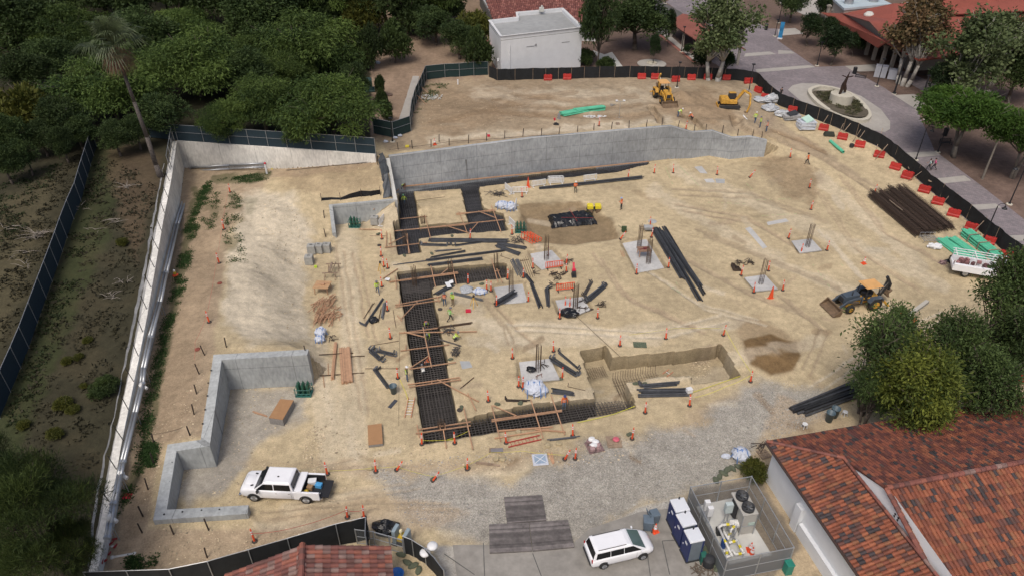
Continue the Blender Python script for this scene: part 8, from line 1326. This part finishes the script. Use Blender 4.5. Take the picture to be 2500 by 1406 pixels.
for yy in(ly*.24,-ly*.24):
 m=MB();n=20;R1_,R2_=min(lx,ly/2)*.43,min(lx,ly/2)*.36;m.rev((0,yy,2.26),[(R1_,0),(R1_,.28),(R2_,.28),(R2_,.02),(.05,.02)],24);f_=m.build('fan',M_blk,ch_,True);m=MB()
 for i in range(6):a=i*PI/3;a2=a+.5;m.add([(.1*cos(a),yy+.1*sin(a),2.38),(R2_*.93*cos(a),yy+R2_*.93*sin(a),2.36),(R2_*.93*cos(a2),yy+R2_*.93*sin(a2),2.42),(.1*cos(a2),yy+.1*sin(a2),2.42)],[(0,1,2,3)])
 m.tube((0,yy,2.3),(0,yy,2.46),.12,10);m.build('fan_blade',mat('fan_grey',(.09,.095,.10),.4),f_)
m=MB();m.box((lx*.2,-ly*.485-.02,1.2),(.5,.03,.3));m.build('label_plate',mat('pale_green_plate',(.4,.5,.45)),ch_);m=MB();[m.beam((x_,-ly*.5,0),(x_,-ly*.5,2.1),.06,.06)for x_ in(-lx*.45,lx*.47)];m.beam((-lx*.45,-ly*.5,1.0),(lx*.47,-ly*.5,1.0),.05,.05);m.build('frame',M_galv,ch_)
for k,x,y,z,sx,sy,sz,l in(('N',1905,520,1.7,.55,.35,.9,'pale green electrical cabinet on a stand beside the cooling unit'),('N',1730,500,1.6,.4,.3,.9,'rear white meter box on the left side of the cage'),('N',1755,550,1.5,.4,.3,.9,'front white meter box on the left side of the cage')):
 c=P(*q(k,x,y),z);o=thing('electrical_cabinet',l,'electrical box',V((c.x,c.y,.13)),.1);m=MB();m.box((0,0,z-.13),(sx,sy,sz));m.build('box',mat('pale_green_box',(.45,.52,.52),.5)if 'green' in l else M_wh,o,bevel=.02);m=MB();m.tube((-.12,0,0),(-.12,0,z-.4),.03,6).tube((.12,0,0),(.12,0,z-.4),.03,6);m.build('stand',M_galv,o)
def pipes(name,label,cat,k,z,segs,r,mt,joints=None,jm=None):
 pts=[P(*q(k,s[0],s[1]),s[2]if len(s)>2 else z)for s in segs];o=V((pts[0].x,pts[0].y,0));t=thing(name,label,cat,o);m=MB();m.path([p-o for p in pts],r,8);[m.ell(p-o,r*1.15,8,5)for p in pts];m.build('pipe',mt,t,True)
 if jm:m=MB();[m.tube(a.lerp(b,.5)-o-(b-a).normalized()*.12,a.lerp(b,.5)-o+(b-a).normalized()*.12,r*1.15,8)for a,b in zip(pts[:-1],pts[1:])if(b-a).length>.5];m.build('pipe_label',jm,t)
 m=MB();[m.tube((p.x-o.x,p.y-o.y,.13),(p.x-o.x,p.y-o.y,p.z),.025,5)for p in pts[::2]];m.build('support',M_galv,t);return t
M_wp=mat('white_lagging',(.66,.66,.64),.5,.08,4);M_ylb=mat('yellow_band',(.60,.50,.03),.6)
pipes('insulated_pipework','white insulated pipe with yellow bands running from the cooling unit','pipework','N',.9,[(1940,650,1.2),(1850,660,1.2),(1825,680,1.),(1930,905,.9),(1890,915,.9),(1890,865,.9)],.09,M_wp,jm=M_ylb)
pipes('insulated_pipework','white insulated pipe loop on the near end of the slab','pipework','N',.8,[(1915,800,.8),(1970,785,.8),(2025,885,.8),(1960,895,.8),(1935,865,.8),(1870,870,.8)],.09,M_wp,jm=M_ylb)
pipes('insulated_pipework','short white pipe run over the small pumps','pipework','N',1.1,[(1960,655,1.1),(1925,700,1.),(1900,770,.8),(1870,720,.9)],.08,M_wp,jm=M_ylb)
m=MB();m.tube((0,0,0),(0,0,.7),.2,12).ell((0,0,.75),(.2,.2,.15));put('blue_tank',m,mat('blue_tank_paint',(.02,.07,.25),.4),None,0,0,'small blue expansion tank inside the cage','tank',loc=P(*q('N',1857,835),.13));m=MB();m.tube((-.2,0,.5),(.2,0,.5),.25,14).box((0,0,.15),(.3,.3,.3));put('pump_motor',m,M_blk,None,0,0,'black pump motor left of the white pipework','pump',loc=P(*q('N',1820,735),.13));m=MB();m.tube((-.3,0,.6),(.3,0,.6),.3,14).ell((-.3,0,.6),(.2,.3,.3)).box((0,0,.2),(.3,.3,.35));put('pump_motor',m,M_wp,None,0,0,'white lagged pump body beside the cooling unit','pump',loc=P(*q('N',1945,690),.13));heap('tangle of small pipes and valves between the pumps',None,0,0,1,.1,.1,.5,M_galv,'valve_set','valves')if False else None
m=MB();r=random.Random(3);[m.tube((r.uniform(-.5,.5),r.uniform(-.9,.9),r.uniform(.2,1.)),(r.uniform(-.5,.5),r.uniform(-.9,.9),r.uniform(.2,1.)),.035,6)for _ in range(16)];put('valve_cluster',m,M_galv,None,0,0,'cluster of grey valves and thin pipes between the pumps','valves',loc=P(*q('N',1900,740),.13))
m=MB();m.rev((0,0,0),[(.3,0),(.42,.15),(.42,.8),(.3,.95),(.05,1.)],14);put('round_black_bin',m,M_blk,'N',1735,985,'round black drum in front of the toilets','drum');m=MB();m.box((0,0,.45),(.35,.45,.9));m.box((0,0,.93),(.4,.5,.06));put('green_bin',m,mat('dark_green_bin',(.02,.12,.09),.5),'N',1690,960,'dark green box left of the black drum','bin',0,.03);m=MB();m.box((0,0,.5),(.5,.5,1.));m.box((0,0,1.05),(.55,.6,.08));put('green_bin',m,mat('teal_bin',(.02,.20,.15),.5),'N',2370,1040,'teal bin outside the near right corner of the cage','bin',.2,.03)
m=MB();m.rev((0,0,0),[(.3,0),(.5,.25),(.45,.25),(.25,.05)],14);put('blue_basin',m,mat('blue_basin',(.03,.16,.5),.4),'M',1505,1190,'blue basin by the curved black fence at the bottom edge','basin')
for x,y,l in((1505,880,'left grey electrical pedestal beside the yellow lamp'),(1605,920,'right grey electrical pedestal beside the yellow lamp')):m=MB();m.box((0,0,.75),(.28,.75,1.5));o=put('electrical_pedestal',m,mat('blue_grey_steel',(.26,.33,.37),.5),'M',x,y,l,'electrical box',-.35,.03);m=MB();m.box((.0,0,.08),(.45,.9,.15));m.build('base',M_blk,o)
m=MB();m.box((0,0,.45),(.7,.7,.3));o=put('yellow_power_box',m,MATS['lamp_yellow'],'M',1550,880,'yellow power box with globe lamp between the grey pedestals','power box',-.3,.03);m=MB();m.ell((0,0,1.1),(.14,.14,.2),10,6).tube((0,0,.6),(0,0,.95),.05,8);m.build('globe_lamp',mat('cream_lamp',(.75,.68,.45),.3),o);m=MB();m.box((0,0,.15),(.9,.9,.3));m.build('base',M_blk,o)
lt=thing('light_tower','two white dish lamps on a slanted arm beside the curved black fence','work light',G(*q('M',1790,1060)));a,b=P(*q('M',1755,985),1.5)-lt.location,P(*q('M',1822,925),1.9)-lt.location;m=MB();m.tube((0,0,0),a,.04,6).tube(a,b,.04,6).tube((.3,.3,0),a,.03,6);m.build('arm',M_galv,lt)
for c in(a,b):m=MB();m.rev(c,[(.1,-.18),(.34,-.1),(.38,.02),(.30,.12),(.05,.16)],14);m.build('lamp_head',M_wh,lt,True)
Wv=[x[0]for x in W1]
def wallpt(px,py,off):
 best=None
 for a,b in zip(Wv[:-1],Wv[1:]):
  n=V(((b-a).y,-(b-a).x,0)).normalized();n=n if n.x>0 else-n;p=VP(px,py,a+n*off,b+n*off);t=(p.xy-a.xy).dot((b-a).xy)/(b-a).xy.length_squared;e=max(0,-t,t-1)
  if best is None or e<best[0]:best=(e,p)
 return best[1]
lp=[(463,422),(455,470)]+qs('E',1400,60,1320,330,1235,690,1190,910,1120,1170,1070,1400)+qs('I',925,150,880,340,800,660,780,745,740,930,715,1060,700,1150)
for o_,(off,dx,l)in enumerate(((.30,-3,'inner silver pipe bracketed along the long boundary wall'),(.62,4,'outer silver pipe bracketed along the long boundary wall'))):
 pts=[wallpt(x+dx,y,off)for x,y in lp];t=thing('silver_pipe',l,'pipe',pts[0],0,'silver pipes on the boundary wall');o=pts[0].copy();m=MB();m.path([p-o for p in pts],.13,8);bk=[P(x,y-(0 if o_ else 5),3.9)for x,y in((467,418),(560,409),(648,400))];n2=(W2[3][0]-W2[0][0]).normalized();nn=V((n2.y,-n2.x,0));ww=[VP(x,y+(9 if o_ else 0),W2[0][0]+nn*off,W2[3][0]+nn*off)for x,y in((466,410),(560,404),(648,399))];m.path([pts[0]-o]+[p-o for p in ww],.13,8);m.build('pipe_run',M_galv,t,True)
 [MB().tube(p-o-V((0,.12,0)),p-o+V((0,.12,0)),.17,8).build('coupling',M_galv,t)for p in pts[2::2]];m=MB();[m.tube(p-o-V((0,0,.15)),V((p.x-o.x,p.y-o.y,zat(p.x+.3,p.y)-o.z-.1)),.03,5)for p in pts[1::2]];m.build('bracket',M_galv,t)
m=MB();p=G(652,425);m.tube((0,0,0),(0,0,1.4),.13,8);o=put('valve_post',m,M_wh,None,0,0,'white valve post with red top at the end of the wall pipes','valve',loc=p);m=MB();m.ell((0,0,1.5),(.16,.16,.16));m.build('red_cap',MATS['red_case'],o)
for x,y,sx,l in((925,160,.9,'white wrapped elbow joint on the long wall pipes'),(790,740,.7,'white wrapped joint on the lower wall pipes'),(722,1020,.8,'white wrapped joint near the red pipework')):p=wallpt(*q('I',x,y),.45);m=MB();m.ell((0,0,0),(.25,.3,.25),9,6,.15).tube((0,0,0),(.55,-.3,-.1),.14,8);put('wrapped_joint',m,M_wp,None,0,0,l,'pipe joint',loc=p)
p=P(*q('I',690,1240),.9);m=MB();r=random.Random(5);[m.tube((r.uniform(-.5,.5),r.uniform(-1.3,1.6),r.uniform(-.6,.3)),(r.uniform(-.5,.5),r.uniform(-1.3,1.6),r.uniform(-.6,.3)),.08,7)for _ in range(14)];put('red_valve_cluster',m,mat('fire_red',(.32,.03,.03),.5),None,0,0,'tangled red fire pipework at the foot of the boundary wall','pipework',loc=p)
for y0,l in((1205,'upper white wrapped pipe loop at the foot of the wall'),(1275,'lower white wrapped pipe loop at the foot of the wall')):
 a,b=P(*q('I',735,y0+10),.7),P(*q('I',880,y0-15),.7);c=P(*q('I',900,y0+20),.2);m=MB();m.path([V(),b-a,c-a],.13,8).ell(b-a,.17,8,5,.1).ell(V(),.17,8,5,.1);[m.tube(p_,(p_.x,p_.y,-.7),.04,5)for p_ in((b-a)*.3,(b-a)*.8)];put('wrapped_pipe',m,M_wp,None,0,0,l,'pipe',loc=a,smooth=True)
def rope(label,pts,r=.012,mt=None,h=.95,nm='caution_tape',cat='tape'):
 w=[G(*p)for p in pts];o=w[0].copy();m=MB();hs=[h if not hasattr(h,'__len__')else h[i]for i in range(len(w))];pp=[]
 for i,(a,b)in enumerate(zip(w[:-1],w[1:])):
  for k in range(6):t=k/6;p=a.lerp(b,t)-o;p.z=(a.z+hs[i])*(1-t)+(b.z+hs[i+1])*t-o.z-.25*min(hs[i],hs[i+1])*4*t*(1-t)*.6;pp.append(p)
 p=w[-1]-o;p.z+=hs[-1];pp.append(p);m.path(pp,r,3);tag(m.build(nm,mt or M_yel,loc=o),label,cat)
M_rrope=mat('red_rope',(.42,.06,.05));rope('red rope strung between delineators above the front fence',qs('M',228,890,620,830,1060,680,1205,680),.02,M_rrope,nm='red_rope',cat='rope');rope('red rope along the delineators left of the pale slope',qs('E',1718,95,1672,370,1637,622,1562,1062,1475,1265,1470,1400),.012,M_rrope,nm='red_rope',cat='rope');rope('pale rope between the stakes outside the zigzag wall',qs('I',1300,88,1240,300,1215,480),.012,M_woodo,nm='pale_rope',cat='rope');rope('brown rope between stakes at the zigzag wall step',qs('I',1003,535,1210,490),.02,M_rust,nm='brown_rope',cat='rope')
rope('yellow tape along the right corner of the empty pit',qs('K',1893,135,2115,510,1900,610,1650,700),.022);rope('yellow tape across the front right of the pit',qs('K',2030,470,1620,610),.03,h=.15);rope('yellow tape on the near lip of the front trench',qs('K',1170,715,1000,780,860,815,700,850),.03,h=.15);rope('yellow tape on the ground behind the empty pit',qs('K',1125,130,1300,105,1500,75,1880,75),.012,h=.1)
rope('yellow tape between delineators at the gravel edge',qs('M',900,290,1315,262,1500,250,1825,340,2135,240)+qs('K',0,1115,250,1105,597,1140),.014,h=.5);rope('loose yellow tape over the near trench corner',qs('J',975,1220,1240,1212,1180,1215,1350,1145),.018,h=.5);rope('long yellow line left of the long trench',qs('J',790,690,840,800,865,880),.025,h=.05);rope('dark cable stretched over the open sand to the pit',qs('G',625,1310)+qs('K',720,0,1050,305),.025,M_rust,.05,'ground_cable','cable');rope('thin wire line left of the long trench',qs('J',790,300,785,600,782,1070),.012,M_rust,.03,'ground_wire','wire')
rope('brown cable along the foot of the white back wall',[(700,418),(800,408),(920,396)],.04,M_rust,.1,'ground_cable','cable');rope('dark drooping hose on the stakes of the terrace',[(950,372),(1100,352),(1300,338),(1400,332)],.03,M_rust,.35,'hose','hose')
m=MB()
for k,*s_ in(('G',1350,85,1420,250),('G',1460,80,1660,280),('H',60,250,110,300),('H',530,820,650,980),('G',1380,1060,1520,1150),('H',720,810,750,840),('H',130,370,400,360),('G',1700,385,2009,395),('G',1440,1030,1460,1070),('H',170,480,420,465)):
 a,b=q(k,*s_[:2]),q(k,*s_[2:]);n=14;w_=[G(a[0]+(b[0]-a[0])*i/n,a[1]+(b[1]-a[1])*i/n)for i in range(n+1)]
 for i in range(n):
  if random.random()<.6:m.beam(w_[i]+V((0,0,.012)),w_[i].lerp(w_[i+1],.8)+V((0,0,.012)),.05,.012)
tag(m.build('ground_marking',mat('faded_green_paint',(.34,.46,.22),.9)),kind='structure')
# ================================================================ plaza
pc=Ppl(*q('D',472,833));a_,b_=Ppl(*q('D',228,720)),Ppl(*q('D',720,925));n_,f_=Ppl(*q('D',420,940)),Ppl(*q('D',560,740));d=(b_-a_);mj=d.length/2;rzp=math.atan2(d.y,d.x);pcx=(a_+b_)/2
corners=[Ppl(*q('D',x,y))for x,y in((228,720),(300,690),(415,700),(560,745),(660,820),(718,900),(712,945),(660,965),(560,955),(420,905),(300,830),(240,765))]
def ringmesh(pts,ins,z0,z1):
 c=sum(pts,V())/len(pts);n=len(pts);q_=[]
 for i in range(n):
  for t in(0,.5):
   p0,p1,p2,p3=pts[i-1],pts[i],pts[(i+1)%n],pts[(i+2)%n];q_.append(.5*((2*p1)+(-p0+p2)*t+(2*p0-5*p1+4*p2-p3)*t*t+(-p0+3*p1-3*p2+p3)*t**3))
 m=MB();n=len(q_);vs=[]
 for p in q_:dn=(c-p);dn.z=0;i_=p+dn.normalized()*ins;vs+=[p-c+V((0,0,z0)),p-c+V((0,0,z1)),i_-c+V((0,0,z1)),i_-c+V((0,0,z0))]
 m.add(vs,[(4*i+j,4*((i+1)%n)+j,4*((i+1)%n)+(j+1)%4,4*i+(j+1)%4)for i in range(n)for j in range(4)]);return m,c,[p+(c-p)*.1 for p in q_]
apr,c,_=ringmesh([Ppl(*q('D',x,y))for x,y in((75,700),(150,655),(300,650),(480,680),(650,745),(800,850),(872,960),(860,1020),(800,1050),(600,1000),(420,920),(200,830))],20,.03,.036)
plpoly('planter_apron',qs('D',75,705,110,670,180,653,300,655,480,690,650,755,800,855,872,950,872,1010,830,1035,700,1012,400,902,200,812),M_pavc,.032)
M_stone=mat('cream_stone',(.50,.47,.39),.8,.08,2);m,c,inner=ringmesh(corners,.75,-.1,.55);pl_=thing('oval_planter','oval cream stone planter with round pedestal on the plaza','planter',c);m.build('curb',M_stone,pl_)
m=MB();m.add([(p-c).to_tuple()[:2]+(.38,)for p in inner],[tuple(range(len(inner)))]);so_=m.build('soil',mat('planter_soil',(.10,.085,.06),.95,.3,2),pl_);ped=Ppl(*q('D',478,815))-c;m=MB();m.rev(ped,[(1.75,.3),(1.75,1.75),(1.45,1.75),(1.45,1.68),(.01,1.68)],28);m.build('pedestal',M_stone,pl_)
r=random.Random(8);lob=[]
for _ in range(60):t=r.uniform(0,6.28);k_=r.uniform(.25,.85);i_=int(t/6.28*len(inner));p=(inner[i_]-c)*k_;lob.append((p.x,p.y,.5,.45,.45,.25))
o=bpy.data.objects.new('low_plants',leaves('low_plants',[l for l in lob if(V(l[:2])-ped.xy).length>1.9],3500,.22,0,.6,leafmat('dull_planter_leaf',(.05,.055,.03),(.12,.12,.06)),rs=5));COL.objects.link(o);o.parent=pl_
st_=V((ped.x+c.x,ped.y+c.y,c.z+1.68));m=MB();m.loft([[(x*s_+ox,y*s_,z)for x,y in((.3,.2),(-.3,.25),(-.28,-.22),(.28,-.2))]for z,s_,ox in((0,.55,-.4),(.9,.7,-.25),(1.6,.95,-.1),(2.1,.65,0),(2.6,.5,.1),(3.1,.3,.2),(3.7,.08,.3))]);m.loft([[(x*s_+ox,y*s_+.35,z)for x,y in((.2,.15),(-.2,.15),(-.2,-.15),(.2,-.15))]for z,s_,ox in((0.2,.7,.5),(.9,1.2,.35),(1.7,1.0,.1))]);m.beam((-.75,0,3.05),(.1,.0,2.75),.14,.14).beam((.1,0,2.75),(1.0,0,2.95),.14,.14);tag(m.build('bronze_statue',mat('dark_bronze',(.045,.026,.020),.5,.3,3,metal=.3),loc=st_),'dark bronze figure with outstretched arms on the round pedestal','statue')
M_lp=mat('black_lamp_paint',(.012,.013,.016),.5)
def lamp(k,x,y,h,label,hook=1,rz=0.,pr=.08,base=None):
 p=base or Ppl(*q(k,x,y));p=V((p.x,p.y,max(p.z,zat(p.x,p.y))));t=thing('street_lamp',label,'street lamp',p,rz);m=MB();m.tube((0,0,0),(0,0,.3),pr*2.2,10,pr*1.6).tube((0,0,.3),(0,0,h),pr,10,pr*.7);m.build('pole',M_lp,t);m=MB();m.rev((0,0,-.05),[(.38,0),(.38,.12),(.3,.16)],12);m.build('footing',M_stone,t)
 if hook:
  m=MB();pts=[V((.45-.45*cos(a),0,h+.35*sin(a)))for a in[i*PI/8 for i in range(9)]];m.path(pts,.035,5);m.tube((0,0,h-.9),(.35,0,h-.8),.02,4);m.build('hook_arm',M_lp,t);m=MB();m.rev((.9,0,h-.35),[(.30,0),(.28,.06),(.12,.2),(.08,.35)],12);m.build('lamp_shade',M_lp,t)
 else:m=MB();m.box((0,0,h),(.45,.35,.18));m.build('lamp_head',M_lp,t)
for a in(('D',1148,938,5.2,'hooked street lamp right of the thick dark pole',1,2.9),('D',1072,1250,4.6,'hooked street lamp behind the black fence before two pedestrians',1,.0),('H',1715,668,4.8,'hooked street lamp inside the fence beside the green pipes',1,.0),('H',1905,400,4.9,'hooked street lamp at the right edge above the plaza',1,2.4),('D',903,735,6.,'thick dark pole standing in front of the white utility boxes',0,0,.16),('D',1088,865,5.6,'thick dark pole with small head left of the hooked lamp',0,0,.16),('D',1243,1190,3.5,'dark lamp post behind the litter bin and bench',0),('D',302,515,4.2,'lamp post at the corner of the citrus bed',0),('D',768,675,4.6,'slim lamp post left of the white utility boxes',0),('D',2,180,3.6,'distant lamp post by the upper paved path',0),('C',1160,420,4.6,'slim lamp post behind the fence beside the covered walkway',0),('C',1890,285,3.2,'lamp post left of the blue banner',0),('C',1035,30,3.,'distant lamp post above the covered walkway',0),('D',318,105,3.2,'lamp post under the trees by the upper path',0)):lamp(*a[:5],**dict(zip(('hook','rz','pr'),a[5:])))
lamp('C',1126,686,4.2,'lamp post inside the fence right of the upper backhoe',0,base=G(*q('C',1126,686)));lamp('C',1682,740,5.,'lamp post inside the fence right of the excavator',0,base=G(*q('C',1682,740)));lamp('B',790,1060,3.4,'lamp post with disc head at the green fence corner',0,base=G(*q('B',790,1060)))
def bench(x,y,rz,label):
 t=thing('park_bench',label,'bench',Ppl(*q('D',x,y)),rz);m=MB();[m.box((0,-.2+i*.1,.45),(1.8,.07,.03))for i in range(5)];m.build('seat',M_lp,t);m=MB();[m.box((-.85+i*.17,.3,.7),(.04,.03,.45))for i in range(11)];m.box((0,.3,.93),(1.85,.05,.05));m.build('backrest',M_lp,t);[MB().beam((sx*.85,sy*.22,0),(sx*.85,sy*.22,.45 if sy<0 else .92),.05,.05).build('leg',M_lp,t)for sx in(1,-1)for sy in(1,-1)];[MB().beam((sx*.85,-.25,.66),(sx*.85,.3,.66),.05,.04).build('armrest',M_lp,t)for sx in(1,-1)]
bench(640,610,-.55,'black bench beside the dark litter bin on the plaza');bench(1222,1000,-.5,'black bench facing the plaza under the bright green tree');bench(1300,1135,.15,'black bench lowest under the bright green tree');bench(1130,605,-.4,'black bench beyond the white utility boxes')
for x,y,l,k in((592,578,'round black litter bin beside a bench','D'),(1298,1060,'dark litter bin near the lamp post under the green tree','D'),(1820,235,'distant black litter bin in the mulch bed','C')):m=MB();m.rev((0,0,0),[(.32,0),(.34,1.1),(.26,1.2),(.2,1.2)],14);put('litter_bin',m,M_lp,None,0,0,l,'litter bin',loc=Ppl(*q(k,x,y)))
m=MB();m.box((0,0,.95),(1.9,1.3,1.9)).box((0,0,1.93),(2.0,1.4,.06)).box((2.05,-.2,.8),(1.6,1.2,1.6)).box((2.05,-.2,1.63),(1.7,1.3,.06));o=put('utility_boxes',m,mat('white_cabinet',(.55,.57,.62),.5,.04,2),None,0,0,'pair of white utility cabinets on the plaza behind the slim pole','utility cabinet',-.5,.02,loc=Ppl(*q('D',790,600)));m=MB();[m.box((x_,-.66,.9),(.02,.02,1.6))for x_ in(-.5,0,.5)];[m.box((x_+.12,-.66,1.),(.05,.03,.1))for x_ in(-.5,0)];m.build('door_seam',M_galv,o)
bn=thing('banner_post','narrow blue banner on a white base beside the upper path','banner',Ppl(*q('D',12,305)),-.5);m=MB();m.box((0,0,.1),(.9,.6,.2));m.build('base',M_wh,bn);m=MB();m.box((0,0,1.7),(.75,.12,3.));m.build('banner_panel',mat('banner_blue',(.03,.22,.45),.5,.5,.8),bn)
def stack(k,x,y,rz,sx,sy,n,t,mt,label,top=None):
 o=thing('sheet_stack',label,'sheet stack',G(x,y,k),rz);[MB().box((random.uniform(-.08,.08),random.uniform(-.06,.06),.08+t*(i+.5)),(sx,sy,t*.9),(0,0,random.uniform(-.12,.12))).build('sheet',mt,o,bevel=.01)for i in range(n)]
 if top:m=MB();m.box((0,-.1,.12+t*n+.25),(sx*.6,sy*.8,.06),(.3,-.2,.3));m.build('top_sheet',top,o)
stack('D',210,1005,.15,2.4,1.7,6,.2,mat('insulation_white',(.56,.60,.66),.5,.1,2),'white foil insulation sheets stacked with green sheets on top',mat('mint_sheet',(.42,.60,.52),.5));stack('D',100,935,0,2.6,1.2,4,.18,mat('grey_block',(.36,.36,.36),.9),'grey slab pallet left of the white insulation stack',M_blk)
m=MB();m.box((0,0,.3),(1.6,.9,.5),tx=.8,ty=.8);put('dark_crate',m,mat('olive_black',(.03,.035,.025)),'D',395,1060,'dark covered crate below the insulation stack','crate',-.2,.05);m=MB();m.rev((0,0,0),[(.3,0),(.32,.5),(.2,.55)],10);put('black_bucket',m,M_blk,'D',570,1150,'black bucket before the leaning braces','bucket')
p=P(*q('A',420,590),7.6);m=MB();m.box((0,0,0),(5.5,4.5,.5));put('pale_shed_roof',m,mat('pale_tarp_roof',(.27,.26,.25),.9,.3,1),None,0,0,'pale flat boulder-like roof half hidden left of the palm','shed',loc=p,rz=.4,bevel=.2)
t=thing('wooden_stairs','pale garden steps with handrail at the upper left in the wood','stairs',P(*q('A',290,600),7.3));[MB().box((i*.62,i*.2,-.1-i*.12),(.42,3.,.1),(0,0,-.35)).build('step',M_pavc,t)for i in range(-3,4)];m=MB();[m.tube((-6,2.6,z),(3,1.8,z-.4),.05,5)for z in(.6,1.1)];[m.tube((x_,2.6-(x_+6)*.09,-.5),(x_,2.6-(x_+6)*.09,1.1),.05,5)for x_ in(-6,-4,-2,0,2)];m.build('handrail',M_galv,t)
p=P(*q('A',400,800),7.1);m=MB();m.box((0,0,0),(5,2.6,.3));put('low_grey_roof',m,mat('grey_shed',(.18,.18,.19),.9,.3,1),None,0,0,'low grey roof patch below the pale roof left of the palm','shed',loc=p,rz=.1)
m=MB();m.box((0,0,.9),(1.8,1.6,1.8)).box((0,0,.06),(2.4,2.2,.2));put('green_utility_box',m,mat('dark_green_cabinet',(.02,.05,.045),.6),'B',600,675,'dark green utility box beside the feathery tree','utility cabinet',.2,.03)
m=MB();m.rev((0,0,0),[(2.6,0),(2.6,.12),(.9,.12),(.9,.05),(.01,.05)],26);o=put('tree_ring',m,M_pavc,'C',930,502,'pale concrete ring around the young tree','paving ring');m=MB();m.rev((0,0,.04),[(.9,.0),(.9,.3),(.75,.3),(.75,.02)],20);m.build('inner_ring',M_stone,o)
m=MB();m.tube((0,0,0),(0,0,.8),.12,8);put('white_pipe_stub',m,M_wh,'B',1278,632,'white capped pipe stub on the terrace dirt','pipe');m=MB();m.tube((0,0,0),(-1.9,1.6,1.2),.04,5);put('fence_prop',m,M_wood,'B',1058,700,'upper wooden prop against the green fence','prop');m=MB();m.tube((0,0,0),(-1.9,1.6,1.2),.04,5);put('fence_prop',m,M_wood,'B',1045,782,'lower wooden prop against the green fence','prop')
heap('scattered white rubble by the green fence props','B',1085,730,60,1.7,1.1,.3,M_conc_lt,'rubble_patch','rubble',.2,2.,.1,.12)
for x,y,l in((440,712,'left white plastic stool beside the gravel'),(705,632,'white plastic stool near the drum bins')):
 t=thing('plastic_chair',l,'stool',G(*q('L',x,y)),.3);m=MB();m.rev((0,0,.42),[(.22,0),(.22,.05)],14);m.build('seat',M_wh,t);[MB().tube((.24*cos(a),.24*sin(a),0),(.17*cos(a),.17*sin(a),.43),.03,5).build('leg',M_wh,t)for a in(.8,2.4,3.9,5.5)]
a,b=G(*q('F',650,505)),P(*q('F',850,275),.8);m=MB();m.beam((0,0,1.1),b-a,.08,.08);put('long_prop',m,M_wood,None,0,0,'long timber prop from the concrete block to the trench corner','prop',loc=a)
a,b=G(*q('F',525,605)),G(*q('F',690,608));m=MB();m.beam((0,0,.05),b-a+V((0,0,.05)),.12,.05);put('plank',m,M_wood,None,0,0,'short plank on the sand before the low wall','plank',loc=a);a,b=G(*q('F',612,660)),G(*q('F',745,660));m=MB();m.beam((0,0,.05),b-a+V((0,0,.05)),.08,.05);put('plank',m,M_woodo,None,0,0,'thin grey board left of the trench delineator','plank',loc=a)
